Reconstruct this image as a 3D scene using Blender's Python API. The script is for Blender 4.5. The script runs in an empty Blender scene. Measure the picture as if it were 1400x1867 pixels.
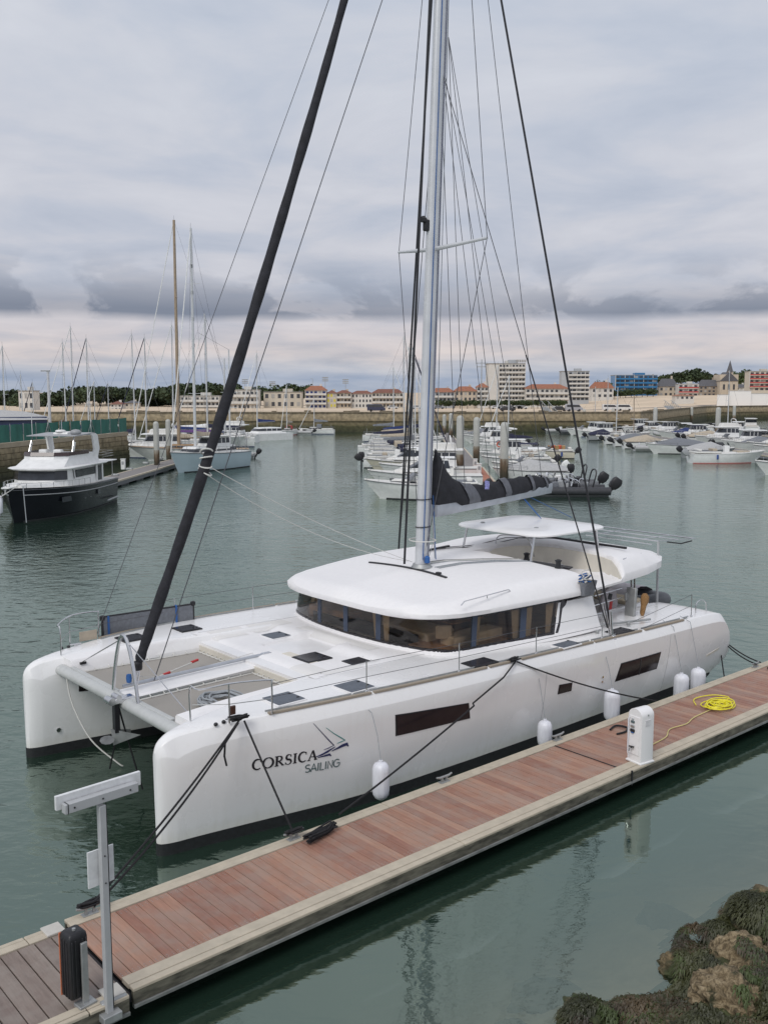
import bpy, bmesh, math, random
from mathutils import Vector, Matrix, noise as mnoise
R = math.radians
random.seed(7)
scene = bpy.context.scene
COL = scene.collection

# ---------------------------------------------------------------- camera
FPX, YH, CH = 1750.0, 715.0, 8.0
PITCH = math.atan((933.5 - YH) / FPX)
cam_d = bpy.data.cameras.new("camera")
cam = bpy.data.objects.new("camera", cam_d)
COL.objects.link(cam)
cam.location = (0, 0, CH)
cam.rotation_euler = (R(90) - PITCH, 0, 0)
cam_d.sensor_fit = 'HORIZONTAL'
cam_d.sensor_width = 36
cam_d.lens = 36 * FPX / 1400
cam_d.clip_start = 0.1
cam_d.clip_end = 5000
scene.camera = cam

# ---------------------------------------------------------------- world and sun
SUN_EL, SUN_AZ = R(46), R(208)
world = bpy.data.worlds.new("World")
scene.world = world
world.use_nodes = True
nt = world.node_tree
nt.nodes.clear()
def N(tree, t, **kw):
    n = tree.nodes.new(t)
    for k, v in kw.items():
        if k == 'ins':
            for a, b in v.items():
                n.inputs[a].default_value = b
        else:
            setattr(n, k, v)
    return n
def ramp(tree, stops, src=None, interp='LINEAR'):
    n = tree.nodes.new('ShaderNodeValToRGB')
    cr = n.color_ramp
    cr.interpolation = interp
    while len(cr.elements) > 1:
        cr.elements.remove(cr.elements[-1])
    for i, (p, c) in enumerate(stops):
        if not hasattr(c, '__len__'): c = (c, c, c)
        e = cr.elements[0] if i == 0 else cr.elements.new(p)
        e.position = p
        e.color = (c[0], c[1], c[2], 1)
    if src is not None: tree.links.new(src, n.inputs[0])
    return n
def math_n(tree, op, a, b=None, clamp=False):
    n = tree.nodes.new('ShaderNodeMath'); n.operation = op; n.use_clamp = clamp
    for i, x in enumerate((a, b)):
        if x is None: continue
        if isinstance(x, (int, float)): n.inputs[i].default_value = x
        else: tree.links.new(x, n.inputs[i])
    return n.outputs[0]
def mixc(tree, fac, a, b, blend='MIX'):
    n = tree.nodes.new('ShaderNodeMix'); n.data_type = 'RGBA'; n.blend_type = blend
    for k, x in (('Factor', fac),): 
        if isinstance(x, (int, float)): n.inputs[0].default_value = x
        else: tree.links.new(x, n.inputs[0])
    for i, x in ((6, a), (7, b)):
        if isinstance(x, tuple): n.inputs[i].default_value = (x[0], x[1], x[2], 1)
        else: tree.links.new(x, n.inputs[i])
    return n.outputs[2]
def lin(r, g, b):
    f = lambda c: (c / 255 / 12.92) if c <= 10.3 else ((c / 255 + .055) / 1.055) ** 2.4
    return (f(r), f(g), f(b))

sky = N(nt, 'ShaderNodeTexSky', sky_type='NISHITA', sun_disc=False, sun_elevation=SUN_EL, sun_rotation=SUN_AZ)
tc = N(nt, 'ShaderNodeTexCoord')
sep = N(nt, 'ShaderNodeSeparateXYZ'); nt.links.new(tc.outputs['Generated'], sep.inputs[0])
zz = sep.outputs['Z']
# cloud sheet: the direction projected on a high flat layer, so that clouds flatten towards the horizon
zden = math_n(nt, 'ADD', math_n(nt, 'MAXIMUM', zz, 0.0), 0.10)
px = math_n(nt, 'DIVIDE', sep.outputs['X'], zden); py = math_n(nt, 'DIVIDE', sep.outputs['Y'], zden)
cmb = N(nt, 'ShaderNodeCombineXYZ'); nt.links.new(px, cmb.inputs[0]); nt.links.new(py, cmb.inputs[1])
n1 = N(nt, 'ShaderNodeTexNoise', ins={'Scale': 1.15, 'Detail': 7.0, 'Roughness': .55, 'Distortion': .35}); nt.links.new(cmb.outputs[0], n1.inputs['Vector'])
mp = N(nt, 'ShaderNodeMapping'); mp.inputs['Scale'].default_value = (1, 1, 2.0); mp.inputs['Location'].default_value = (3.1, .7, 0); nt.links.new(tc.outputs['Generated'], mp.inputs[0])
n2 = N(nt, 'ShaderNodeTexNoise', ins={'Scale': 7.5, 'Detail': 9.0, 'Roughness': .54, 'Distortion': .35}); nt.links.new(mp.outputs[0], n2.inputs['Vector'])
n3 = N(nt, 'ShaderNodeTexNoise', ins={'Scale': 2.2, 'Detail': 3.0, 'Roughness': .5}); nt.links.new(mp.outputs[0], n3.inputs['Vector'])
# elevation gradient, edges of the bands ruffled by noise
zr = math_n(nt, 'ADD', zz, math_n(nt, 'MULTIPLY', math_n(nt, 'SUBTRACT', n2.outputs['Fac'], .5), .030))
grad = ramp(nt, [(0.0, lin(172, 180, 194)), (.016, lin(166, 176, 194)), (.026, lin(192, 194, 202)), (.040, lin(212, 203, 202)), (.062, lin(205, 200, 204)), (.10, lin(201, 202, 210)), (.3, lin(203, 207, 216)), (.55, lin(212, 215, 223)), (1.0, lin(226, 228, 234))], zr)
cl = ramp(nt, [(.30, (.76, .82, .90)), (.44, (.90, .935, .985)), (.54, (1.02, 1.02, 1.03)), (.66, (1.12, 1.11, 1.10)), (.8, (1.18, 1.17, 1.15))], n1.outputs['Fac'])
base = mixc(nt, 1.0, grad.outputs[0], cl.outputs[0], 'MULTIPLY')
# dark cumulus band a few degrees above the horizon: flat base, broken top
xo = math_n(nt, 'MULTIPLY', sep.outputs['X'], 1.0)
bot = math_n(nt, 'MULTIPLY', math_n(nt, 'SUBTRACT', math_n(nt, 'ADD', zz, math_n(nt, 'MULTIPLY', math_n(nt, 'SUBTRACT', n2.outputs['Fac'], .5), .012)), .070), 110.0, True)
top = math_n(nt, 'MULTIPLY', math_n(nt, 'SUBTRACT', .165, math_n(nt, 'ADD', zz, math_n(nt, 'MULTIPLY', n3.outputs['Fac'], .05))), 16.0, True)
msk = ramp(nt, [(.415, 0.0), (.47, .75), (.56, 1.0)], n2.outputs['Fac'])
low = math_n(nt, 'MULTIPLY', math_n(nt, 'SUBTRACT', .116, zz), 38.0, True)   # the underside of the band is the most solid
cov = math_n(nt, 'ADD', math_n(nt, 'MULTIPLY', msk.outputs[0], .72), math_n(nt, 'MULTIPLY', low, .55), True)
# the band runs low at both sides and thins towards the middle of the view
side = ramp(nt, [(.0, .9), (.40, 1.0), (.50, .80), (.55, .60), (.62, .95), (1.0, .9)], math_n(nt, 'ADD', math_n(nt, 'MULTIPLY', sep.outputs['X'], .5), .5))
dk = math_n(nt, 'MULTIPLY', math_n(nt, 'MULTIPLY', bot, top), math_n(nt, 'MULTIPLY', cov, side.outputs[0]))
dk = math_n(nt, 'MULTIPLY', dk, .96, True)
cc = mixc(nt, dk, base, lin(122, 130, 148))
bg1 = N(nt, 'ShaderNodeBackground', ins={'Strength': 0.10}); nt.links.new(sky.outputs[0], bg1.inputs[0])
bg2 = N(nt, 'ShaderNodeBackground', ins={'Strength': 1.0}); nt.links.new(cc, bg2.inputs[0])
ms = N(nt, 'ShaderNodeMixShader', ins={0: .96})
nt.links.new(bg1.outputs[0], ms.inputs[1]); nt.links.new(bg2.outputs[0], ms.inputs[2])
wo = N(nt, 'ShaderNodeOutputWorld'); nt.links.new(ms.outputs[0], wo.inputs[0])

sun_d = bpy.data.lights.new("sun", 'SUN')
sun_d.energy = 1.5; sun_d.angle = R(25); sun_d.color = (1, .97, .93)
sun = bpy.data.objects.new("sun", sun_d); COL.objects.link(sun)
sd = Vector((math.sin(SUN_AZ) * math.cos(SUN_EL), math.cos(SUN_AZ) * math.cos(SUN_EL), math.sin(SUN_EL)))
sun.rotation_euler = sd.to_track_quat('Z', 'Y').to_euler()
scene.view_settings.view_transform = 'Standard'
scene.view_settings.look = 'None'
scene.view_settings.exposure = 0.0
scene.view_settings.gamma = 1.0
scene.view_settings.use_curve_mapping = False
scene.render.engine = 'CYCLES'
scene.cycles.max_bounces = 6
scene.cycles.transparent_max_bounces = 12

# ---------------------------------------------------------------- materials
MATS = {}
def mat(name, col, rough=.5, metal=0.0, var=.12, scale=6.0, bump=0.0, col2=None, detail=4.0, spec=.5, coat=0.0, bscale=None, stretch=None, world=False):
    if name in MATS: return MATS[name]
    m = bpy.data.materials.new(name); m.use_nodes = True
    t = m.node_tree; b = t.nodes['Principled BSDF']
    b.inputs['Roughness'].default_value = rough
    b.inputs['Metallic'].default_value = metal
    b.inputs['Specular IOR Level'].default_value = spec
    b.inputs['Coat Weight'].default_value = coat
    c = N(t, 'ShaderNodeTexCoord')
    if world:
        g = N(t, 'ShaderNodeNewGeometry'); vec = g.outputs['Position']
    else: vec = c.outputs['Object']
    if stretch:
        mm = N(t, 'ShaderNodeMapping'); mm.inputs['Scale'].default_value = stretch; t.links.new(vec, mm.inputs[0]); vec = mm.outputs[0]
    nz = N(t, 'ShaderNodeTexNoise', ins={'Scale': scale, 'Detail': detail, 'Roughness': .6}); t.links.new(vec, nz.inputs['Vector'])
    a = tuple(max(0, x * (1 - var)) for x in col); bb = col2 or tuple(min(1, x * (1 + var)) for x in col)
    r = ramp(t, [(.33, a), (.67, bb)], nz.outputs['Fac'])
    t.links.new(r.outputs[0], b.inputs['Base Color'])
    if bump:
        n_b = nz
        if bscale:
            n_b = N(t, 'ShaderNodeTexNoise', ins={'Scale': bscale, 'Detail': 5.0, 'Roughness': .6}); t.links.new(vec, n_b.inputs['Vector'])
        bp = N(t, 'ShaderNodeBump', ins={'Strength': bump, 'Distance': .02}); t.links.new(n_b.outputs['Fac'], bp.inputs['Height']); t.links.new(bp.outputs[0], b.inputs['Normal'])
    MATS[name] = m
    return m
M = {}
M['gel'] = mat('gelcoat_white', (.80, .79, .79), .28, var=.02, scale=1.6, coat=.15)
def hull_gel():
    m = bpy.data.materials.new('hull_gelcoat'); m.use_nodes = True; t = m.node_tree; b = t.nodes['Principled BSDF']; b.inputs['Roughness'].default_value = .22; b.inputs['Coat Weight'].default_value = .35; b.inputs['Coat Roughness'].default_value = .06
    c = N(t, 'ShaderNodeTexCoord'); s_ = N(t, 'ShaderNodeSeparateXYZ'); t.links.new(c.outputs['Object'], s_.inputs[0])
    mp = N(t, 'ShaderNodeMapping'); mp.inputs['Scale'].default_value = (5, 5, .35); t.links.new(c.outputs['Object'], mp.inputs[0])
    n = N(t, 'ShaderNodeTexNoise', ins={'Scale': 1.6, 'Detail': 6.0, 'Roughness': .65}); t.links.new(mp.outputs[0], n.inputs['Vector'])
    n2 = N(t, 'ShaderNodeTexNoise', ins={'Scale': .8, 'Detail': 5.0}); t.links.new(c.outputs['Object'], n2.inputs['Vector'])
    st = ramp(t, [(.52, 0.0), (.70, .11)], n.outputs['Fac'])
    gr = math_n(t, 'MULTIPLY', math_n(t, 'SUBTRACT', math_n(t, 'ADD', .30, math_n(t, 'MULTIPLY', n.outputs['Fac'], .30)), s_.outputs[2]), 3.0, True)   # waterline scum
    col = mixc(t, n2.outputs['Fac'], (.79, .785, .785), (.82, .81, .805))
    col = mixc(t, st.outputs[0], col, (.60, .57, .50)); col = mixc(t, math_n(t, 'MULTIPLY', gr, .45), col, (.46, .44, .34))
    t.links.new(col, b.inputs['Base Color']); t.links.new(math_n(t, 'ADD', .20, math_n(t, 'MULTIPLY', n2.outputs['Fac'], .14)), b.inputs['Roughness']); return m
M['hull'] = hull_gel()
M['geldeck'] = mat('gelcoat_deck', (.80, .785, .785), .55, var=.02, scale=9)
M['cream'] = mat('gelcoat_cream', (.66, .62, .54), .5, var=.04)
M['sailboat_white'] = mat('painted_white', (.74, .74, .73), .4, var=.07, scale=2.5)
M['antifoul'] = mat('black_antifouling', (.013, .014, .016), .55, var=.3, scale=14, bump=.2)
M['black'] = mat('black_plastic', (.014, .014, .017), .45, var=.2)
M['blackrope'] = mat('black_rope', (.012, .012, .014), .85, var=.3, scale=80)
M['canvas_black'] = mat('black_canvas', (.016, .016, .021), .85, var=.35, scale=5, bump=.8, bscale=7)
M['canvas_grey'] = mat('grey_canvas', (.17, .18, .20), .85, var=.15, scale=12)
M['canvas_blue'] = mat('blue_canvas', (.018, .035, .13), .85, var=.2, scale=5, bump=.3)
M['canvas_navy'] = mat('navy_canvas', (.02, .022, .05), .85, var=.2, scale=5, bump=.3)
M['canvas_beige'] = mat('beige_canvas', (.42, .36, .28), .85, var=.12, scale=5, bump=.3)
M['steel'] = mat('stainless_steel', (.62, .62, .63), .2, 1.0, var=.08)
M['alu'] = mat('anodised_aluminium', (.46, .48, .52), .42, .55, var=.10, scale=3)
M['alu_mast'] = mat('mast_aluminium', (.60, .61, .63), .4, .25, var=.06, scale=2)
M['alu_dull'] = mat('weathered_aluminium', (.36, .37, .37), .5, .5, var=.15, scale=5)
M['grey_paint'] = mat('grey_paint', (.40, .41, .42), .45, var=.05)
M['beam'] = mat('crossbeam_grey', (.50, .51, .50), .4, .2, var=.05)
M['net'] = mat('trampoline_mesh', (.31, .29, .265), .9, var=.06, scale=40)
M['rope_white'] = mat('white_rope', (.62, .61, .58), .85, var=.12, scale=60)
M['rope_grey'] = mat('grey_rope', (.30, .32, .34), .85, var=.25, scale=60)
M['rope_blue'] = mat('blue_rope', (.03, .11, .32), .8, var=.2, scale=60)
M['rope_yellow'] = mat('yellow_hose', (.78, .70, .02), .42, var=.08, scale=30)
M['rope_red'] = mat('red_rope', (.45, .05, .05), .8)
M['wire'] = mat('rigging_wire', (.10, .10, .11), .45, .3, var=.1)
M['teak'] = mat('weathered_teak', (.30, .255, .20), .8, var=.12, scale=30, stretch=(1, 8, 8))
M['wood_var'] = mat('varnished_wood', (.36, .22, .10), .4, var=.15, scale=8)
M['glass_dk'] = mat('smoked_acrylic', (.020, .018, .022), .07, var=.25, scale=2)
M['port_glass'] = mat('dark_hull_window', (.022, .016, .018), .14, var=.2, scale=2, spec=.25)
M['hatch'] = mat('hatch_acrylic', (.030, .030, .036), .16, var=.3, scale=3)
M['hatch_grey'] = mat('hatch_cover_grey', (.10, .115, .14), .6, var=.12, scale=9)
M['fender'] = mat('white_fender_vinyl', (.70, .71, .77), .42, var=.10, scale=5, col2=(.76, .77, .82), stretch=(3, 3, .5))
M['fender_blue'] = mat('blue_fender_vinyl', (.03, .07, .25), .4)
M['rubber'] = mat('grey_hypalon', (.10, .105, .115), .6, var=.15)
M['rubber_dk'] = mat('dark_hypalon', (.035, .036, .042), .55, var=.2)
M['rubber_lt'] = mat('light_hypalon', (.40, .40, .40), .6, var=.1)
M['teal_ink'] = mat('teal_vinyl', (.02, .20, .20), .4)
M['navy_ink'] = mat('navy_vinyl', (.016, .022, .09), .4)
M['black_ink'] = mat('black_vinyl', (.012, .012, .018), .4)
M['grey_ink'] = mat('grey_vinyl', (.08, .12, .125), .4)
M['red'] = mat('red_plastic', (.50, .03, .03), .45)
M['orange'] = mat('orange_plastic', (.62, .11, .05), .5)
M['sheep'] = mat('tan_fleece', (.26, .145, .06), .95, var=.3, scale=30, bump=.6)
M['concrete'] = mat('pontoon_concrete', (.46, .405, .32), .85, var=.09, scale=5, bump=.12, bscale=60)
M['interior_wood'] = mat('cabin_veneer', (.30, .17, .085), .5, var=.2, scale=4, stretch=(1, 1, 6))
M['interior_lt'] = mat('cabin_upholstery', (.56, .48, .36), .8, var=.08)
M['blind_blue'] = mat('window_mullion_navy', (.035, .05, .085), .5, var=.1)

# ---------------------------------------------------------------- mesh building
class MB:
    def __init__(s): s.v = []; s.f = []
    def add(s, vs, fs):
        o = len(s.v); s.v += [tuple(v) for v in vs]; s.f += [tuple(i + o for i in f) for f in fs]; return s
    def box(s, c, d, rz=0.0, ry=0.0, rx=0.0, taper=1.0):
        x, y, z = d[0] / 2, d[1] / 2, d[2] / 2
        m = Matrix.Translation(c) @ Matrix.Rotation(rz, 4, 'Z') @ Matrix.Rotation(ry, 4, 'Y') @ Matrix.Rotation(rx, 4, 'X')
        vs = [m @ Vector((a * (taper if k > 0 else 1), b * (taper if k > 0 else 1), k)) for k in (-z, z) for a, b in ((-x, -y), (x, -y), (x, y), (-x, y))]
        return s.add(vs, [(3, 2, 1, 0), (4, 5, 6, 7), (0, 1, 5, 4), (1, 2, 6, 5), (2, 3, 7, 6), (3, 0, 4, 7)])
    def tube(s, pts, r, n=6, closed=False, cap=True, flat=1.0):
        pts = [Vector(p) for p in pts]; k = len(pts)
        rs = r if hasattr(r, '__len__') else [r] * k
        prev = None; vs = []
        for i in range(k):
            if closed: d = pts[(i + 1) % k] - pts[i - 1]
            elif i == 0: d = pts[1] - pts[0]
            elif i == k - 1: d = pts[-1] - pts[-2]
            else: d = (pts[i + 1] - pts[i]).normalized() + (pts[i] - pts[i - 1]).normalized()
            if d.length < 1e-9: d = Vector((0, 0, 1))
            d.normalize()
            if prev is None:
                u = Vector((0, 0, 1)) if abs(d.z) < .95 else Vector((1, 0, 0))
            else: u = prev
            u = (u - d * u.dot(d))
            if u.length < 1e-6: u = d.orthogonal()
            u.normalize(); prev = u; w = d.cross(u)
            for j in range(n):
                a = 2 * math.pi * (j + .5) / n
                vs.append(pts[i] + u * (math.cos(a) * rs[i] * flat) + w * (math.sin(a) * rs[i]))
        fs = []
        for i in range(k if closed else k - 1):
            for j in range(n):
                a, b = i * n + j, i * n + (j + 1) % n; c2 = (i + 1) % k
                fs.append((a, b, c2 * n + (j + 1) % n, c2 * n + j))
        if cap and not closed: fs += [tuple(range(n - 1, -1, -1)), tuple((k - 1) * n + j for j in range(n))]
        return s.add(vs, fs)
    def loft(s, rings, closed=True, cap=(True, True)):
        n = len(rings[0]); vs = [p for r_ in rings for p in r_]; fs = []
        for i in range(len(rings) - 1):
            for j in range(n if closed else n - 1):
                a, b = i * n + j, i * n + (j + 1) % n
                fs.append((a, b, b + n, a + n))
        if cap[0]: fs.append(tuple(range(n - 1, -1, -1)))
        if cap[1]: fs.append(tuple((len(rings) - 1) * n + j for j in range(n)))
        return s.add(vs, fs)
    def lathe(s, prof, n=16, c=(0, 0, 0)):
        return s.loft([[(c[0] + r_ * math.cos(2 * math.pi * j / n), c[1] + r_ * math.sin(2 * math.pi * j / n), c[2] + z) for j in range(n)] for r_, z in prof])
    def prism(s, poly, z0, z1):
        return s.loft([[(x, y, z0) for x, y in poly], [(x, y, z1) for x, y in poly]])
    def prismy(s, poly, y0, y1):        # poly in xz
        return s.loft([[(x, y0, z) for x, z in poly], [(x, y1, z) for x, z in poly]])
    def build(s, name, m, parent=None, smooth=35, bevel=0.0, loc=None, fix=True):
        me = bpy.data.meshes.new(name); me.from_pydata(s.v, [], s.f)
        if fix:
            bm = bmesh.new(); bm.from_mesh(me); bmesh.ops.recalc_face_normals(bm, faces=bm.faces); bm.to_mesh(me); bm.free()
        me.materials.append(m)
        if smooth:
            me.polygons.foreach_set('use_smooth', [True] * len(me.polygons)); me.set_sharp_from_angle(angle=R(smooth))
        me.update()
        o = bpy.data.objects.new(name, me); COL.objects.link(o)
        if parent is not None: o.parent = parent
        if loc: o.location = loc
        if bevel:
            bv = o.modifiers.new('bevel', 'BEVEL'); bv.width = bevel; bv.segments = 2; bv.limit_method = 'ANGLE'; bv.angle_limit = R(40)
        return o
def tag(o, label, cat, group=None):
    o['label'] = label; o['category'] = cat
    if group: o['group'] = group
    return o
def thing(name, label, cat, loc=(0, 0, 0), rz=0.0, group=None):
    o = bpy.data.objects.new(name, None); COL.objects.link(o)
    o.location = loc; o.rotation_euler = (0, 0, rz); o.empty_display_size = .3
    return tag(o, label, cat, group)
def struct(o): o['kind'] = 'structure'; return o
def stuff(o): o['kind'] = 'stuff'; return o
def copy_part(src, parent, mtx=None):
    c = src.copy(); COL.objects.link(c); c.parent = parent
    if mtx is not None: c.matrix_local = mtx
    return c
def tube(name, pts, r, m, parent=None, n=6, closed=False):
    return MB().tube(pts, r, n, closed).build(name, m, parent)
def sag(a, b, s, n=10):
    a, b = Vector(a), Vector(b)
    return [a.lerp(b, i / n) - Vector((0, 0, s * 4 * (i / n) * (1 - i / n))) for i in range(n + 1)]
def smoothpts(pts, k=6, closed=False):
    P = [Vector(p) for p in pts]; n = len(P); out = []
    for i in range(n if closed else n - 1):
        p0 = P[i - 1] if (i > 0 or closed) else P[0]; p1 = P[i]; p2 = P[(i + 1) % n]; p3 = P[(i + 2) % n] if (i + 2 < n or closed) else P[-1]
        for j in range(k):
            t = j / k
            out.append(.5 * ((2 * p1) + (p2 - p0) * t + (2 * p0 - 5 * p1 + 4 * p2 - p3) * t * t + (3 * p1 - p0 - 3 * p2 + p3) * t ** 3))
    if not closed: out.append(P[-1])
    return out
def interp(tab, x):
    if x <= tab[0][0]: return tab[0][1]
    for (a, fa), (b, fb) in zip(tab, tab[1:]):
        if x <= b:
            t = (x - a) / (b - a); return fa + (fb - fa) * t
    return tab[-1][1]
def sinterp(tab, x):   # smooth (Catmull) interpolation of a table
    n = len(tab)
    if x <= tab[0][0]: return tab[0][1]
    for i in range(n - 1):
        a, fa = tab[i]; b, fb = tab[i + 1]
        if x <= b:
            ma = (fb - tab[i - 1][1]) / (b - tab[i - 1][0]) if i > 0 else (fb - fa) / (b - a)
            mb = (tab[i + 2][1] - fa) / (tab[i + 2][0] - a) if i + 2 < n else (fb - fa) / (b - a)
            h = b - a; t = (x - a) / h
            return (2 * t ** 3 - 3 * t * t + 1) * fa + (t ** 3 - 2 * t * t + t) * h * ma + (-2 * t ** 3 + 3 * t * t) * fb + (t ** 3 - t * t) * h * mb
    return tab[-1][1]
def at(px_, py_, z=0.0):                 # where the sight line through a measured point meets the level z
    c, s = math.cos(PITCH), math.sin(PITCH)
    u, v = (px_ - 700) / FPX, -(py_ - 933.5) / FPX
    d = Vector((u, c + v * s, -s + v * c)); t = (z - CH) / d.z
    return Vector((0, 0, CH)) + d * t
def aty(px_, py_, Y):
    c, s = math.cos(PITCH), math.sin(PITCH)
    u, v = (px_ - 700) / FPX, -(py_ - 933.5) / FPX
    d = Vector((u, c + v * s, -s + v * c)); return Vector((0, 0, CH)) + d * (Y / d.y)
# ================================================================ the catamaran (boat frame: x aft, y to the far hull, z up)
BO = Vector((-3.9404, 15.8275, 0)); BANG = R(41)
CAT = thing("catamaran", "big white sailing catamaran with lettering on the bow, moored along the red plank pontoon", "catamaran", BO, BANG)
CM = Matrix.Translation(BO) @ Matrix.Rotation(BANG, 4, 'Z')
def W(x, y, z): return CM @ Vector((x, y, z))
CY = 3.0
T_ZT = [(0, 1.84), (.04, 1.93), (.12, 2.02), (.3, 2.11), (.6, 2.16), (1, 2.19), (2, 2.235), (4, 2.245), (7, 2.19), (10, 2.13), (13, 2.05), (15, 2.0), (16.4, 1.95), (16.9, 1.86), (17.15, 1.66), (17.35, 1.35), (17.46, 1.05), (17.5, .85)]
T_W = [(0, .05), (.03, .12), (.12, .20), (.3, .275), (.6, .36), (1, .46), (2, .68), (3, .86), (4, .98), (5, 1.06), (7, 1.13), (10, 1.16), (13, 1.15), (15, 1.10), (16.4, 1.07), (17, 1.02), (17.35, .96), (17.5, .84)]
T_WL = [(0, .02), (.03, .07), (.12, .12), (.3, .165), (.6, .20), (1, .26), (2, .43), (3, .61), (4, .75), (5, .83), (7, .88), (10, .90), (13, .87), (16, .82), (17.2, .74), (17.5, .66)]
T_ZB = [(0, -.5), (14.5, -.5), (15.5, -.1), (16.3, .08), (17, .3), (17.3, .45), (17.46, .6), (17.5, .7)]
T_CH = [(0, .12), (.3, .38), (.45, .33), (.7, .29), (2, .27), (7, .24), (17.5, .22)]
def hull_half(x, z):       # half breadth of the side between the chamfer and the waterline
    zt, zb = interp(T_ZT, x), interp(T_ZB, x); zc = zt - interp(T_CH, x)
    w, wl = interp(T_W, x), interp(T_WL, x)
    t = max(0, min(1, (z - .15) / (zc - .15)))
    return wl + (w - wl) * (1 - (1 - t) ** 1.7)
def hull_ring(x, yc):
    zt, zb = sinterp(T_ZT, x), interp(T_ZB, x); ch = interp(T_CH, x); zc = zt - ch
    w = sinterp(T_W, x); dk = max(w * .42, w - .17)
    h = [(0, zt + .02), (dk * .6, zt + .015), (dk, zt), (dk + (w - dk) * .22, zt - .03 * min(1, ch * 3)), (dk + (w - dk) * .97, zt - ch * .93), (w, zc)]
    for t in (.85, .7, .55, .4, .25, .12): 
        z = .17 + (zc - .17) * t
        h.append((hull_half(x, z), max(z, zb + .02)))
    wl = hull_half(x, .17)
    h += [(wl, max(.17, zb + .01)), (wl * .99, max(0, zb + .005)), (wl * .6, (zb + max(0, zb)) / 2 - .05), (0, zb)]
    r = [(x, yc - a, z) for a, z in h] + [(x, yc + a, z) for a, z in h[-2:0:-1]]
    return r
XS = [0, .015, .04, .08, .14, .22, .29, .31, .4, .55, .75, 1, 1.4, 1.8, 2.3, 3, 3.6, 4.3, 5, 6, 7, 8, 9, 10, 11, 12, 13, 14, 15, 15.7, 16.2, 16.6, 16.9, 17.1, 17.25, 17.38, 17.46, 17.5]
for yc in (0.0, 6.0):
    rings = [hull_ring(x, yc) for x in XS]
    o = MB().loft(rings).build("hull", M['hull'], CAT, smooth=20)
    # antifouling band, a few millimetres proud of the topsides
    mb = MB(); rr = []
    for x in XS[:-6]:
        wl = hull_half(x, .2) + .006
        zb = max(-.45, interp(T_ZB, x) - .01); t_ = max(.215, zb + .03)
        rr.append([(x - (.012 if x < .02 else 0), yc - wl, t_), (x, yc - wl, zb), (x, yc + wl, zb), (x - (.012 if x < .02 else 0), yc + wl, t_)])
    mb.loft(rr, closed=True).build("antifouling_band", M['antifoul'], o, smooth=30)
    if yc == 0: near_hull = o
    else: far_hull = o

def hy(x, z, off=.012): return -(hull_half(x, z) + off)     # near hull outer side
def side_patch(name, quad, m, parent, nx=10, nz=4, off=.012, yc=0.0, sign=1):
    # quad: four (x, z) corners bl, br, tr, tl laid on the curved hull side
    vs = []; mb = MB()
    for i in range(nx + 1):
        for j in range(nz + 1):
            u, v = i / nx, j / nz
            x = (1 - u) * ((1 - v) * quad[0][0] + v * quad[3][0]) + u * ((1 - v) * quad[1][0] + v * quad[2][0])
            z = (1 - u) * ((1 - v) * quad[0][1] + v * quad[3][1]) + u * ((1 - v) * quad[1][1] + v * quad[2][1])
            vs.append((x, yc + sign * hy(x, z, off), z))
    k = len(vs)
    fs = [(i * (nz + 1) + j, (i + 1) * (nz + 1) + j, (i + 1) * (nz + 1) + j + 1, i * (nz + 1) + j + 1) for i in range(nx) for j in range(nz)]
    vs2 = [(x, y + sign * .03, z) for x, y, z in vs]
    fs2 = [tuple(a + k for a in f[::-1]) for f in fs]
    mb.add(vs + vs2, fs + fs2)
    edge = [i * (nz + 1) for i in range(nx + 1)] + [nx * (nz + 1) + j for j in range(1, nz + 1)] + [i * (nz + 1) + nz for i in range(nx - 1, -1, -1)] + [j for j in range(nz - 1, 0, -1)]
    n = len(edge)
    mb.f += [(edge[i], edge[(i + 1) % n], edge[(i + 1) % n] + k, edge[i] + k) for i in range(n)]
    return mb.build(name, m, parent, smooth=30)
def hull_window(q, mull=None):
    f = side_patch("hull_window", q, M['black'], near_hull, off=.006)
    cx = sum(p[0] for p in q) / 4; cz = sum(p[1] for p in q) / 4
    s_ = [(cx + (x - cx) * .985 - math.copysign(.02, x - cx), cz + (z - cz) * .90) for x, z in q]
    side_patch("pane", s_, M['port_glass'], f, off=.016)
    if mull:
        side_patch("mullion", [(mull - .02, s_[0][1] + .02), (mull + .02, s_[1][1] - .02), (mull + .02, s_[2][1] - .02), (mull - .02, s_[3][1] + .02)], M['black'], f, nx=1, off=.021)
hull_window([(4.66, 1.30), (6.68, 1.22), (6.60, 1.58), (4.62, 1.75)])
hull_window([(9.52, 1.14), (10.02, 1.12), (10.02, 1.33), (9.54, 1.37)])
hull_window([(11.75, .98), (13.58, .95), (13.66, 1.40), (11.90, 1.43)], 12.75)
for x, z in ((11.2, 1.22), (11.2, 1.1)):
    MB().tube([(x, hy(x, z, 0), z), (x, hy(x, z, .02), z)], .03, 10).build("drain_outlet", M['steel'], near_hull)
# far hull inner side: a small dark port and a drain
side_patch("inner_port", [(1.05, 1.38), (1.45, 1.36), (1.45, 1.55), (1.05, 1.57)], M['port_glass'], far_hull, yc=6.0, nx=3)
MB().tube([(.62, 6 - hull_half(.62, .55) + .0, .55), (.62, 6 - hull_half(.62, .55) - .03, .55)], .05, 12).build("drain_outlet", M['steel'], far_hull)
# panel seams on the near side
for x in (9.05, 14.05):
    side_patch("hull_seam", [(x, .2), (x + .012, .2), (x + .012, 1.8), (x, 1.8)], M['grey_paint'], near_hull, nx=1, nz=10, off=.003)
# boarding handhold near the stern
side_patch("hull_recess", [(16.1, .78), (16.75, .86), (16.75, .93), (16.1, .84)], M['cream'], near_hull, nx=3, nz=1, off=.006)
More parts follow.
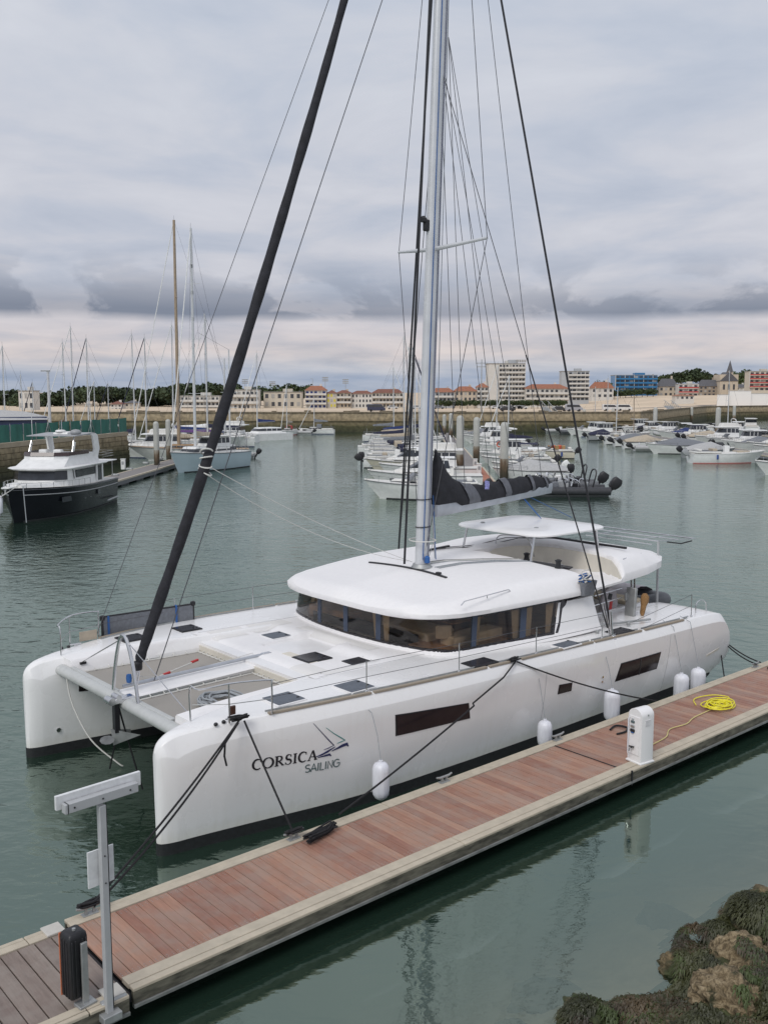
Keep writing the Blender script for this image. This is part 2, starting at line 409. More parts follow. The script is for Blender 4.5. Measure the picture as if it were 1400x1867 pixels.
# teak toe rail: strips separated by white gaps
def rail_y(x): 
    w = sinterp(T_W, x); dk = max(w * .42, w - .17); return -(dk + (w - dk) * .12)
for a, b in ((2.0, 4.15), (4.22, 7.25), (7.33, 8.0), (8.35, 10.9), (10.98, 12.9), (13.05, 14.9)):
    for sgn, yc in ((1, 0), (-1, 6)):
        n = max(3, int((b - a) / .35)); rg = []
        for i in range(n + 1):
            x = a + (b - a) * i / n; y = yc + sgn * rail_y(x); z = sinterp(T_ZT, x)
            rg.append([(x, y - .036, z - .01), (x, y + .036, z - .002), (x, y + .032, z + .03), (x, y - .032, z + .026)])
        MB().loft(rg).build("toe_rail", M['teak'], CAT, smooth=25)
        a3 = [[(r_[k][0], (r_[k][1] - (rg[i][0][1] + rg[i][1][1]) / 2) * .25 + (rg[i][0][1] + rg[i][1][1]) / 2 + .11 * sgn, r_[k][2] + (.01 if k > 1 else 0)) for k in range(4)] for i, r_ in enumerate(rg)]
        MB().loft(a3).build("genoa_track", M['alu_dull'], CAT, smooth=25)

# ---- bridge deck between the hulls (height field), with the sunken lounge in front of the saloon
def sst(a, b, x):
    t = max(0, min(1, (x - a) / (b - a))); return t * t * (3 - 2 * t)
def deck_z(x, y):
    zt = sinterp(T_ZT, x); d = abs(y - CY); z = zt + .01
    if x < 7.5:
        # walkway ramps down to the front beam level between the hulls
        inner = 1 - sst(2.05, 2.2, d)
        z -= .10 * inner * (1 - sst(5.6, 6.0, x))
        rec = (1 - sst(.58, .70, abs(y - 3.2))) * sst(4.75, 4.9, x) * (1 - sst(6.05, 6.35, x))
        z -= .16 * rec
        front = (1 - sst(3.9, 4.35, x)) * inner
        z -= .13 * front
    if x > 12.6: z -= .85 * (1 - sst(2.2, 2.35, d)) * sst(12.6, 12.7, x)
    return z
mb = MB(); nx, ny = 150, 64; x0, x1, y0, y1 = 3.86, 16.0, .55, 5.45
vs = [(x0 + (x1 - x0) * i / nx, y0 + (y1 - y0) * j / ny, deck_z(x0 + (x1 - x0) * i / nx, y0 + (y1 - y0) * j / ny) + .004) for i in range(nx + 1) for j in range(ny + 1)]
fs = [(i * (ny + 1) + j, (i + 1) * (ny + 1) + j, (i + 1) * (ny + 1) + j + 1, i * (ny + 1) + j + 1) for i in range(nx) for j in range(ny)]
mb.add(vs, fs); mb.build("bridge_deck", M['geldeck'], CAT, smooth=40, fix=False)
# body under the deck, so that the bridge has its real thickness
MB().loft([[(x, .7, .95 if x > 4.1 else 1.35), (x, 5.3, .95 if x > 4.1 else 1.35), (x, 5.3, deck_z(x, 5.3) - .14), (x, .7, deck_z(x, .7) - .14)] for x in (3.86, 4.2, 8, 12.5)]).build("bridge_body", M['gel'], CAT)
MB().box((3.84, 3, 1.74), (.03, 4.2, .62)).build("bridge_front", M['cream'], CAT)
MB().box((14.3, 3, 1.05), (3.4, 4.4, .12)).build("cockpit_floor", M['teak'], CAT)
# bulwark sides of the hulls along the nets
for sgn, yc in ((1, 0), (-1, 6)):
    rg = []
    for x in (.8, 1.2, 1.8, 2.5, 3.2, 3.86):
        y = yc + sgn * (.66 + (x - .8) * .035) ; z = sinterp(T_ZT, x)
        yi = yc + sgn * min(sinterp(T_W, x) - .22, .5)
        rg.append([(x, yi, z - .3), (x, y + sgn * .1, z - .32), (x, y + sgn * .04, z - .04), (x, y, z + .002), (x, yi, z + .006)])
    MB().loft(rg).build("inner_bulwark", M['geldeck'], CAT, smooth=40)

# longeron (centre beam) and crossbeam
rg = []
for x in (.85, 1.4, 2.5, 3.5, 4.3, 4.7):
    z = 1.98 + .02 * x; rg.append([(x, 2.80, z - .22), (x, 3.20, z - .22), (x, 3.31, z - .04), (x, 3.26, z), (x, 2.74, z), (x, 2.69, z - .04)])
MB().loft(rg).build("centre_beam", M['gel'], CAT, smooth=30)
tube("bow_sprit_tube", [(.95, 3.13, 2.10), (4.35, 3.13, 2.14)], .035, M['alu'], CAT, 8)
MB().box((4.42, 3.13, 2.13), (.22, .12, .08)).build("sprit_bracket", M['steel'], CAT, bevel=.01)
cb = MB()
pts = [(.72, .35, 1.93), (.72, 1.5, 1.94), (.72, 3, 1.95), (.72, 4.5, 1.94), (.72, 5.65, 1.93)]
cbm = MB().tube(pts, .145, 16, flat=.82).build("crossbeam", M['beam'], CAT, smooth=50)
MB().box((.80, 4.15, 2.05), (.10, 2.2, .04)).build("beam_step", M['beam'], cbm, bevel=.01)
MB().box((.80, 1.75, 2.05), (.10, 1.9, .04)).build("beam_step", M['beam'], cbm, bevel=.01)
# trampolines with laced edges
for ya, yb, yc_, yd in ((.80, 2.62, 2.72, .98), (3.28, 5.22, 5.02, 3.36)):
    mb = MB(); n = 18; vs = []
    for i in range(n + 1):
        x = 1.0 + (3.78 - 1.0) * i / n
        for j in range(n + 1):
            t = j / n; a = ya + (yd - ya) * i / n if ya < 1 else ya + (yd - ya) * i / n
            b = yb + (yc_ - yb) * i / n
            y = a + (b - a) * t
            vs.append((x, y, 1.90 - .10 * math.sin(math.pi * t) * math.sin(math.pi * i / n)))
    fs = [(i * (n + 1) + j, (i + 1) * (n + 1) + j, (i + 1) * (n + 1) + j + 1, i * (n + 1) + j + 1) for i in range(n) for j in range(n)]
    mb.add(vs, fs); tr = mb.build("trampoline", M['net'], CAT, smooth=60)
    # edge tape, lacing
    per = [vs[j] for j in range(n + 1)] + [vs[i * (n + 1) + n] for i in range(1, n + 1)] + [vs[n * (n + 1) + j] for j in range(n - 1, -1, -1)] + [vs[i * (n + 1)] for i in range(n - 1, 0, -1)]
    MB().tube([(a, b, c + .012) for a, b, c in per], .018, 5, closed=True).build("edge_tape", M['rope_white'], tr)
    cx, cy_ = 2.4, (ya + yb) / 2
    for k in range(0, len(per), 2):
        a, b, c = per[k]; dx, dy = a - cx, b - cy_
        if abs(dx) * .66 > abs(dy): d = (math.copysign(.11, dx), 0)
        else: d = (0, math.copysign(.10, dy))
        MB().tube([(a - d[0] * .3, b - d[1] * .3, c + .02), (a + d[0], b + d[1], c + .07)], .012, 4).build("lacing", M['rope_white'], tr)

M['nonskid'] = mat('nonskid_gelcoat', (.70, .685, .67), .8, var=.04, scale=60)
# hatches
def hatch(x, y, m, s=(.56, .52), open_=False, rz=0.0):
    z = deck_z(x, y) if .6 < y < 5.4 else sinterp(T_ZT, x) + .015
    f = MB().box((x, y, z + .012), (s[0] + .06, s[1] + .06, .035), rz=rz).build("hatch", M['black'] if m != 'hatch_grey' else M['gel'], CAT, bevel=.008)
    MB().box((x, y, z + .034), (s[0], s[1], .014), rz=rz).build("hatch_lid", M[m], f, bevel=.006)
    for d in (-.14, .14): MB().box((x + s[0] * .38, y + d, z + .047), (.05, .035, .014), rz=rz).build("hatch_latch", M['black'], f)
hatch(2.62, -.12, 'hatch_grey', (.60, .55)); hatch(4.10, -.40, 'hatch_grey', (.58, .56)); hatch(7.35, -.70, 'hatch', (.66, .40)); hatch(10.1, -.86, 'hatch_grey', (.62, .34))
hatch(12.3, -.78, 'hatch', (.62, .36)); hatch(4.98, 2.15, 'hatch', (.60, .58)); hatch(5.62, 1.25, 'hatch', (.55, .50)); hatch(5.5, 4.30, 'hatch_grey', (.52, .50))
hatch(3.98, 5.9, 'hatch', (.50, .48)); hatch(2.55, 5.95, 'hatch', (.55, .5))

# non-skid panels: thin raised sheets with their own edges
for x0_, x1_, ya_, yb_ in ((4.1, 4.65, .9, 1.9), (6.15, 6.5, 1.6, 4.4), (4.2, 5.1, 4.85, 5.35), (5.3, 6.4, 4.85, 5.35), (4.2, 5.2, .62, .85)):
    n_ = 8; vs_ = [(x0_ + (x1_ - x0_) * i / n_, ya_ + (yb_ - ya_) * j / n_, deck_z(x0_ + (x1_ - x0_) * i / n_, ya_ + (yb_ - ya_) * j / n_) + .008) for i in range(n_ + 1) for j in range(n_ + 1)]
    MB().add(vs_, [(i * (n_ + 1) + j, (i + 1) * (n_ + 1) + j, (i + 1) * (n_ + 1) + j + 1, i * (n_ + 1) + j + 1) for i in range(n_) for j in range(n_)]).build("nonskid_panel", M['nonskid'], CAT, smooth=40, fix=False)
for y_, x0_, x1_ in ((.60, 4.0, 12.4), (5.40, 4.0, 12.4)):
    MB().tube([(x0_ + (x1_ - x0_) * k / 12, y_, deck_z(x0_ + (x1_ - x0_) * k / 12, max(.6, min(5.4, y_))) + .004) for k in range(13)], .007, 4).build("deck_seam", M['grey_paint'], CAT)
# ---- coachroof: window outline (half, mirrored about the centreline)
def halfplan(front, side):   # returns outline points from near aft end round the front to the far aft end
    pts = [(x, y) for x, y in side[::-1]] + front
    far = [(x, 2 * CY - y) for x, y in pts[::-1]]
    return pts + far[1:] if abs(pts[-1][1] - CY) < 1e-6 else pts + far
WB = halfplan([(6.78, 1.25), (6.66, 2.1), (6.62, 3.0)], [(7.02, .45), (7.22, .20), (7.55, .06), (8.3, -.03), (9.3, -.20), (10.25, -.36), (11.3, -.42), (12.0, -.40)])
WT = halfplan([(6.80, 1.25), (6.66, 2.1), (6.61, 3.0)], [(7.05, .60), (7.30, .33), (7.65, .17), (8.5, .06), (9.6, .02), (10.75, -.08), (11.6, -.10), (12.0, -.10)])
def dens(pl, k=4): return [(p.x, p.y) for p in smoothpts([(a, b, 0) for a, b in pl], k)]
WB, WT = dens(WB), dens(WT)
nW = len(WB); ZB_, ZT_ = 2.22, 3.02
def wp(i, v, off=0.0):      # point on the window wall
    i = max(0, min(nW - 1, i)); i0 = int(i); i1 = min(nW - 1, i0 + 1); t = i - i0
    b = Vector(WB[i0]).lerp(Vector(WB[i1]), t); tt = Vector(WT[i0]).lerp(Vector(WT[i1]), t)
    p = b.lerp(tt, v); j0 = max(0, i0 - 1); j1 = min(nW - 1, i0 + 2)
    d = (Vector(WB[j1]) - Vector(WB[j0])).normalized(); nrm = Vector((-d.y, d.x))  # outward (front/near side)
    p = p + nrm * off if (nrm.x * (p.x - 9.5) + nrm.y * (p.y - CY)) > 0 else p - nrm * off
    return Vector((p.x, p.y, ZB_ + (ZT_ - ZB_) * v))
def wall_strip(i0, i1, v0, v1, off, thick, n=None):
    n = n or max(2, int((i1 - i0) * 1.2)); rg = []
    for k in range(n + 1):
        i = i0 + (i1 - i0) * k / n
        rg.append([wp(i, v0, off), wp(i, v1, off), wp(i, v1, off - thick), wp(i, v0, off - thick)])
    return MB().loft(rg)
def idx_near(x):             # index of the near side point whose base lies at x (before the front)
    best = min(range(nW // 2), key=lambda i: abs(WB[i][0] - x)); return best
def idx_y(y):
    best = min(range(nW), key=lambda i: abs(WB[i][1] - y) + (100 if WB[i][0] > 7.6 else 0)); return best
coach = MB().loft([[wp(i, -.08, .035), wp(i, .10, .012), wp(i, .10, -.05), wp(i, -.08, -.05)] for i in range(nW)]).build("coachroof_base", M['geldeck'], CAT, smooth=40)
ia = idx_near(10.35); iz = nW - 1 - ia
wall_strip(ia, iz, .05, .13, .016, .05).build("window_sill_band", M['glass_dk'], CAT)
wall_strip(0, nW - 1, .93, 1.03, .010, .06).build("window_head_band", M['glass_dk'], CAT)
# white aft quarter panels behind the side windows
for a, b in ((0, ia), (iz, nW - 1)):
    rg = []
    for k in range(15):
        i = a + (b - a) * k / 14
        rg.append([wp(i, .08, .012), wp(i, .90, .012), wp(i, .90, -.05), wp(i, .08, -.05)])
    MB().loft(rg).build("quarter_panel", M['gel'], CAT, smooth=40)
# panes and mullions
gl = bpy.data.materials.new("tinted_saloon_glass"); gl.use_nodes = True; t = gl.node_tree; t.nodes.clear()
g1 = N(t, 'ShaderNodeBsdfTransparent', ins={0: (.84, .76, .67, 1)}); g2 = N(t, 'ShaderNodeBsdfGlossy', ins={'Roughness': .03, 'Color': (1, 1, 1, 1)})
fr = N(t, 'ShaderNodeFresnel', ins={'IOR': 1.5}); mx = N(t, 'ShaderNodeMixShader'); ou = N(t, 'ShaderNodeOutputMaterial')
t.links.new(fr.outputs[0], mx.inputs[0]); t.links.new(g1.outputs[0], mx.inputs[1]); t.links.new(g2.outputs[0], mx.inputs[2]); t.links.new(mx.outputs[0], ou.inputs[0])
M['tint'] = gl
iC1 = idx_near(9.2); iC0 = idx_near(7.95)
cuts = [ia, iC1, iC0, idx_y(1.93), idx_y(3.05), idx_y(4.2), nW - 1 - iC0 + 1, nW - 1 - iC1, iz]
for a, b in zip(cuts, cuts[1:]):
    mb = MB(); n = max(2, int(abs(b - a) * 1.5)); rg = []
    for k in range(n + 1):
        i = a + (b - a) * k / n; rg.append([wp(i, .11, .004), wp(i, .95, .004)])
    o = mb.loft(rg, closed=False, cap=(False, False)).build("saloon_window", M['tint'], CAT, smooth=40)
    pg = o.data.polygons[len(o.data.polygons) // 2]
    if pg.normal.x * (pg.center.x - 9.5) + pg.normal.y * (pg.center.y - CY) < 0: o.data.flip_normals()
for c_ in cuts[1:-1]:
    wall_strip(c_ - .35, c_ + .35, .10, .97, .010, .05, 2).build("window_mullion", M['blind_blue'], CAT)
for c_ in (ia, iz):
    rg = [[wp(c_ + s1, .06, .014), wp(c_ + s1 + (-.9 if c_ == ia else .9), .97, .014), wp(c_ + s1 + (-.9 if c_ == ia else .9), .97, -.04), wp(c_ + s1, .06, -.04)] for s1 in (-.45, .45)]
    MB().loft(rg).build("window_mullion", M['glass_dk'], CAT)
# saloon interior seen through the tint
MB().loft([[(7.0, 1.0, 2.27), (7.5, .25, 2.27), (11.9, -.25, 2.27), (11.9, 6.25, 2.27), (7.5, 5.75, 2.27), (7.0, 5.0, 2.27)], [(7.0, 1.0, 2.30), (7.5, .25, 2.30), (11.9, -.25, 2.30), (11.9, 6.25, 2.30), (7.5, 5.75, 2.30), (7.0, 5.0, 2.30)]]).build("saloon_floor", M['interior_wood'], CAT)
MB().box((11.6, 3, 2.55), (.08, 5.8, .85)).build("saloon_bulkhead", M['interior_wood'], CAT)
MB().box((9.9, 5.3, 2.4), (2.2, .5, .55)).build("galley_cabinet", M['interior_wood'], CAT, bevel=.02)
MB().box((7.9, 1.9, 2.32), (.9, 1.7, .32)).build("saloon_sofa", M['interior_lt'], CAT, bevel=.04)
MB().box((8.4, .55, 2.36), (1.6, .5, .30)).build("saloon_sofa", M['interior_lt'], CAT, bevel=.04)
MB().box((9.0, 1.7, 2.52), (1.1, .9, .05)).build("saloon_table", M['interior_wood'], CAT, bevel=.01)
MB().box((7.55, .62, 2.60), (.10, .38, .34), rz=.8, ry=-.2).build("cushion", M['canvas_beige'], CAT, bevel=.04)
MB().box((7.15, 3.0, 2.36), (.35, 3.6, .22)).build("dashboard", M['black'], CAT, bevel=.03)
MB().box((9.3, 3.6, 2.66), (.08, 3.2, .72)).build("saloon_partition", M['interior_wood'], CAT)
MB().box((10.5, 2.3, 2.75), (.05, .9, .55)).build("cabinet_door", M['wood_var'], CAT)
MB().box((7.25, 4.2, 2.42), (.5, 1.6, .4)).build("saloon_sofa", M['interior_wood'], CAT, bevel=.04)
def curtain(i, w=.5):
    rg = []
    for v in (.12, .5, .95):
        ww = w * (.55 + .45 * v)
        rg.append([wp(i + ww * (k / 10 - .0) * 2.0, v, -.07 - .025 * (k % 2)) for k in range(11)])
    MB().loft(rg, closed=False, cap=(False, False)).build("curtain", M['interior_lt'], CAT, smooth=0)
for c_ in (cuts[1] - 1.2, cuts[1] + .3, cuts[2] - 1.0, cuts[3] - 1.2, cuts[3] + .2, cuts[6] - 1.2, cuts[0] + .3, cuts[5] + .3): curtain(c_)

# ---- roof as one moulded shell with the helm recess
T_RY = [(6.38, 1.9), (6.43, 1.2), (6.55, .75), (6.75, .42), (7.05, .16), (7.5, -.03), (8.2, -.13), (9.5, -.22), (11.0, -.30), (11.7, -.30), (12.3, -.16), (13.5, -.02), (15, .22), (16.2, .60), (16.8, .98), (17.1, 1.4), (17.22, 2.0)]
def roof_z(x, y):
    d = y - CY
    yl = interp(T_RY, x); hw = CY - yl
    e = 1 - abs(d) / hw                                    # 0 at the rim
    dist = min(e * hw, (x - 6.38) * 1.0 + .001, (17.22 - x) + .001)
    if dist < 0: dist = 0
    edge = 3.20 if x < 12 else 3.20 + .10 * sst(12, 12.8, x)
    top = 3.36 + .27 * sst(6.4, 10.2, x) * (1 - .25 * (d / 3.0) ** 2) - .06 * (d / 3) ** 2
    if x > 11.8: top += .10 * sst(12.0, 13.4, x) - .34 * sst(14.2, 17.2, x)
    rim = 1 - (1 - min(1, dist / .55)) ** 2.4
    z = edge - .05 + (top - edge + .05) * rim
    # helm recess, open to the near side
    if x > 11.3:
        qx = (x - 11.9) / 1.95; qy = (y - 1.45) / 2.35
        r_ = math.sqrt((max(qx, 0)) ** 2.4 + abs(qy) ** 2.4) if qx > 0 else abs(qy) + (-qx) * 8
        k = 1 - sst(.90, 1.0, r_)
        k *= sst(11.72, 11.95, x)
        z = z * (1 - k) + 3.12 * k
    return z
mb = MB(); rings = []
xs = [6.38 + (1 - math.cos(math.pi * i / 24)) / 2 * 1.2 for i in range(12)]
x = xs[-1]
while x < 16.4: x += .085; xs.append(x)
xs += [16.6, 16.8, 16.95, 17.08, 17.17, 17.22]
for x in xs:
    yl = interp(T_RY, x); n = 76; row = []
    yn = [0, .004, .010, .018, .03, .045] + [.06 + (.88) * k / (n - 12) for k in range(n - 11)] + [.955, .97, .982, .99, .996, 1]
    row = [(x, yl + (6 - 2 * yl) * v, roof_z(x, yl + (6 - 2 * yl) * v)) for v in yn]
    under = 3.03
    row = [(x, yl + .10, under)] + [(x, yl + .01, under + .03)] + row + [(x, 6 - yl - .01, under + .03), (x, 6 - yl - .10, under)]
    rings.append(row)
mb.loft(rings, closed=True, cap=(True, True))
roof = mb.build("roof", M['geldeck'], CAT, smooth=50)
# inner coaming of the helm recess in cream gelcoat: a thin lining
lin_r = []
for k in range(28):
    a = -math.pi * .62 + (math.pi * 1.12) * k / 27
    qx = max(0.0, math.cos(a)); x = 11.9 + 1.95 * .945 * (abs(math.cos(a)) ** (2 / 2.4)) * (1 if math.cos(a) > 0 else 0); y = 1.45 + 2.35 * .945 * math.copysign(abs(math.sin(a)) ** (2 / 2.4), math.sin(a))
    if x < 12.0: x = 12.0
    if y < -.12: continue
    lin_r.append([(x, y, 3.10), (x, y, roof_z(x + .12, y + .1 * math.sin(a)) - .05 if x > 12.3 else 3.5), (x - .03 * math.cos(a), y - .03 * math.sin(a), 3.5 if x < 12.3 else roof_z(x + .12, y) - .06), (x - .03 * math.cos(a), y - .03 * math.sin(a), 3.10)])
MB().loft(lin_r).build("helm_coaming", M['cream'], CAT, smooth=60)
# bimini
mb = MB(); rg = []
def rrect(cx, cy, hx, hy_, r, z, n=6):
    out = []
    for sx, sy, a0 in ((1, 1, 0), (-1, 1, 90), (-1, -1, 180), (1, -1, 270)):
        for k in range(n + 1):
            a = R(a0 + 90 * k / n); out.append((cx + sx * (hx - r) + r * math.cos(a), cy + sy * (hy_ - r) + r * math.sin(a), z))
    return out
for z, s_ in ((4.24, .05), (4.255, .0), (4.29, .0), (4.32, .04), (4.345, .5), (4.355, 1.2)):
    rg.append(rrect(13.2, 2.92, 1.50 - s_, 1.66 - s_ * .98, max(.04, .55 - s_ * .4), z))
bim = MB().loft(rg).build("bimini_hardtop", M['gel'], CAT, smooth=50)
for p, q in (((12.0, 1.75, 4.26), (11.85, 1.75, 3.5)), ((14.3, 1.5, 4.26), (14.55, 1.55, 3.5)), ((12.1, 4.3, 4.26), (12.0, 4.4, 3.45)), ((14.35, 4.3, 4.26), (14.6, 4.5, 3.45))):
    tube("bimini_post", [p, q], .032, M['steel'], bim, 8)
for x, y in ((12.3, 3.9), (12.6, 2.2)): MB().lathe([(.0, .0), (.07, .0), (.05, .02), (0, .025)], 10, (x, y, 4.352)).build("bimini_fitting", M['alu_dull'], bim)
# deck gear on the roof
def winch(x, y, z, name="winch"):
    w = MB().lathe([(0, 0), (.095, 0), (.10, .03), (.075, .05), (.062, .12), (.075, .17), (.088, .18), (.088, .205), (.05, .21), (.045, .225), (0, .23)], 16, (x, y, z)).build(name, M['black'], CAT, smooth=40)
    return w
winch(12.4, 2.35, roof_z(12.4, 2.35) + .33); MB().box((12.4, 2.35, 3.28), (.34, .34, .36), taper=.85).build("winch_plinth", M['gel'], CAT, bevel=.03)
winch(11.72, .72, roof_z(11.65, .72) + .0); 
MB().box((11.9, 1.6, 3.48), (.30, 1.5, .10), rz=.08).build("clutch_bank", M['black'], CAT, bevel=.02)
MB().box((12.5, 1.6, 3.42), (.20, 1.3, .05), rz=.08, ry=-.1).build("instrument_pod", M['glass_dk'], CAT, bevel=.02)
tube("grab_arch", smoothpts([(12.9, 3.9, 3.3), (12.9, 3.9, 3.85), (13.1, 3.6, 3.95), (13.2, 3.0, 3.9), (13.25, 2.8, 3.4)], 5), .02, M['steel'], CAT, 6)
for pts in ([(7.45, -.02, 3.34), (7.55, -.03, 3.42), (9.1, .06, 3.46), (9.2, .08, 3.38)], [(13.9, .35, 3.50), (14.0, .35, 3.58), (15.4, .75, 3.52), (15.5, .77, 3.45)]):
    h = tube("roof_handrail", pts, .014, M['steel'], CAT, 6)
    MB().tube([tuple((Vector(pts[1]) + Vector(pts[2])) / 2), tuple((Vector(pts[1]) + Vector(pts[2])) / 2 - Vector((0, 0, .07)))], .012, 5).build("handrail_foot", M['steel'], h)
# jib track across the roof in front of the mast
def rz_(x, y, o=.02): return (x, y, roof_z(x, y) + o)
tr = MB().loft([[(x - .03, y, roof_z(x, y) - .01), (x + .03, y, roof_z(x, y) - .01), (x + .03, y, roof_z(x, y) + .035), (x - .03, y, roof_z(x, y) + .035)] for x, y in [(8.75 + .10 * math.sin(math.pi * k / 10), 1.75 + 2.9 * k / 10) for k in range(11)]]).build("jib_track", M['black'], CAT)
MB().box((8.82, 2.1, roof_z(8.82, 2.1) + .05), (.09, .12, .05)).build("jib_car", M['black'], tr)
for y in (3.25, 3.32, 3.4, 3.47, 2.62, 2.7, 2.78):
    tube("control_line", [rz_(9.25, y - .1), rz_(10.0, y - .35 * (1 if y > 3 else .6)), rz_(10.9, y - .9 * (1 if y > 3 else .6)), rz_(11.75, y - 1.35 * (1 if y > 3 else .75))], .011, M[('rope_white', 'rope_grey', 'rope_grey', 'blackrope')[int(y * 100) % 4]], CAT, 4)
MB().box((11.2, 4.6, roof_z(11.2, 4.6) + .05), (1.1, .07, .05), rz=.15).build("traveller_end", M['black'], CAT)
tube("control_line", [rz_(11.2, 4.6, .06), (12.6, 4.4, 3.62), (13.4, 4.0, 3.80), (15.5, 3.6, 3.62)], .012, M['blackrope'], CAT, 4)
tube("control_line", [rz_(11.2, 4.5, .05), (12.6, 4.2, 3.60), (13.6, 3.7, 3.80), (15.5, 3.3, 3.64)], .012, M['blackrope'], CAT, 4)
MB().box((14.9, 2.6, roof_z(14.9, 2.6) + .03), (.07, 3.4, .06)).build("mainsheet_track", M['black'], CAT)
for k in range(5):
    tube("rope_tail", smoothpts([(12.2 + random.uniform(-.2, .2), 3.2 + random.uniform(-.5, .5), 3.30 + .12 * random.random()) for _ in range(6)], 4), .014, M[('rope_yellow', 'blackrope', 'rope_white', 'rope_grey', 'rope_blue')[k]] if k else mat('lime_rope', (.25, .32, .05), .8), CAT, 5)
# rope bag with coils on the near roof corner
bag = MB().loft([rrect(11.55, -.33, .20, .07, .05, 3.05, 3), rrect(11.55, -.36, .26, .10, .06, 3.40, 3)], cap=(True, False)).build("rope_bag", M['canvas_grey'], CAT, smooth=30)
for k in range(8):
    a = random.uniform(0, 6); 
    tube("rope_coil", smoothpts([(11.55 + .17 * math.cos(a + j * 2.1), -.30 + .05 * math.sin(a + j * 2.1) + .12 * (j % 2), 3.36 + .10 * j * random.random()) for j in range(5)], 4), .016, M['rope_blue'] if k % 3 == 0 else M['rope_white'], bag, 5)

# ---- stanchions and lifelines
ST = [(4.12, 2.85), (6.53, 2.71), (8.95, 2.65), (11.38, 2.58), (15.44, 2.52)]
for sgn, yc in ((1, 0), (-1, 6)):
    tops = []
    for x, z in ST:
        y = yc + sgn * (rail_y(x) + .09); zb = sinterp(T_ZT, x)
        s_ = tube("stanchion", [(x, y, zb), (x, y, zb + .62)], .0125, M['steel'], CAT, 8)
        MB().lathe([(.035, 0), (.035, .03), (.015, .05), (0, .05)], 8, (x, y, zb)).build("stanchion_foot", M['steel'], s_)
        tops.append((x, y, zb + .61))
    pp = [(2.03, yc + sgn * -.60, 2.24), (2.03, yc + sgn * -.60, 2.80), (1.98, yc + sgn * -.58, 2.88), (1.3, yc + sgn * -.42, 2.92), (.85, yc + sgn * -.10, 2.82), (.8, yc + sgn * .15, 2.80), (.8, yc + sgn * .15, 2.20)]
    pu = tube("pulpit", smoothpts(pp, 4), .016, M['steel'], CAT, 8)
    tube("pulpit_leg", [(1.25, yc - sgn * .42, 2.2), (1.25, yc - sgn * .42, 2.92)], .016, M['steel'], pu, 8)
    tube("pulpit_rail", [(2.03, yc - sgn * .60, 2.53), (1.25, yc - sgn * .42, 2.55), (.82, yc + sgn * .1, 2.5)], .008, M['alu_dull'], pu, 6)
    for dz in (0, -.3):
        a = [(2.03, yc - sgn * .60, 2.80 + dz * .8)] + [(x, y, z + dz) for x, y, z in tops[:4]]
        tube("lifeline", a, .006, M['wire'], CAT, 4)
        tube("lifeline", [(12.6, yc + sgn * (rail_y(12.6) + .09), 2.3 + dz)] + [tuple(Vector(tops[4]) + Vector((0, 0, dz)))], .006, M['wire'], CAT, 4)
    h = tube("stern_handrail", smoothpts([(16.0, yc - sgn * .65, 1.95), (16.02, yc - sgn * .65, 2.22), (16.25, yc - sgn * .65, 2.30), (16.5, yc - sgn * .65, 2.2), (16.55, yc - sgn * .65, 1.93)], 4), .016, M['steel'], CAT, 8)
    # jib car rails, cleats
    for x in (1.35, 8.1, 15.1):
        y = yc + sgn * (rail_y(x) + .06); z = sinterp(T_ZT, x) + .05
        MB().box((x, y, z), (.26, .035, .03)).build("deck_cleat", M['steel'], CAT, bevel=.008)
        MB().box((x, y, z - .02), (.09, .05, .03)).build("cleat_foot", M['steel'], CAT)
    for x in (.92, 1.08): MB().lathe([(.035, 0), (.04, .03), (.02, .05), (0, .05)], 10, (x + .1, yc - sgn * .34, sinterp(T_ZT, x) + .01)).build("deck_padeye", M['black'], CAT)
MB().box((1.38, -.30, 2.38), (.14, .05, .17)).build("bow_nav_light", mat('dark_brown_lens', (.07, .03, .02), .3), CAT, bevel=.02)
for x in (11.7, 13.0): MB().lathe([(.05, 0), (.05, .06), (.02, .09), (0, .09)], 10, (x, -.55, 2.1)).build("deck_fitting", M['alu_dull'], CAT)

# ---- martingale arch, anchor, forestay fittings on the crossbeam
arch = tube("bow_arch", smoothpts([(.74, 3.12, 2.05), (.75, 2.98, 2.7), (.76, 2.80, 3.15), (.76, 2.62, 3.28), (.76, 2.45, 3.15), (.75, 2.22, 2.7), (.74, 2.04, 2.05)], 5), .036, M['steel'], CAT, 10)
tube("arch_stay", [(.76, 2.5, 3.20), (1.05, .72, 2.16)], .010, M['steel'], CAT, 5)
tube("arch_stay", [(.76, 2.7, 3.20), (1.05, 5.3, 2.12)], .012, M['steel'], CAT, 5)
MB().box((1.05, 5.28, 2.10), (.14, .07, .05)).build("chain_plate", M['black'], CAT); MB().box((1.05, .72, 2.12), (.14, .07, .05)).build("chain_plate", M['black'], CAT)
ar = MB().box((.62, 2.52, 2.04), (.5, .22, .12)).build("anchor_roller", M['steel'], CAT, bevel=.03)
MB().tube([(.38, 2.40, 2.07), (.38, 2.64, 2.07)], .075, 12).build("roller_wheel", M['steel'], ar)
MB().tube([(.52, 2.40, 2.12), (.52, 2.64, 2.12)], .06, 12).build("roller_wheel", M['steel'], ar)
anc = MB().box((.50, 2.52, 1.72), (.10, .12, .62)).build("anchor_shank", M['black'], CAT)
MB().add([(.38, 2.52, 1.50), (.9, 2.30, 1.32), (.9, 2.74, 1.32), (.42, 2.52, 1.16), (.8, 2.52, 1.22)], [(0, 1, 3), (0, 3, 2), (1, 4, 3), (2, 3, 4), (0, 2, 4, 1)]).build("anchor_fluke", M['alu_dull'], anc)
MB().loft([[(.30 + .12 * math.cos(a), 2.52 + .22 * math.sin(a) * s_, 1.30 + .04 * math.cos(a)) for a in [2 * math.pi * k / 10 for k in range(10)]] for s_ in (1, .6)]).build("anchor_hoop", M['alu_dull'], anc)
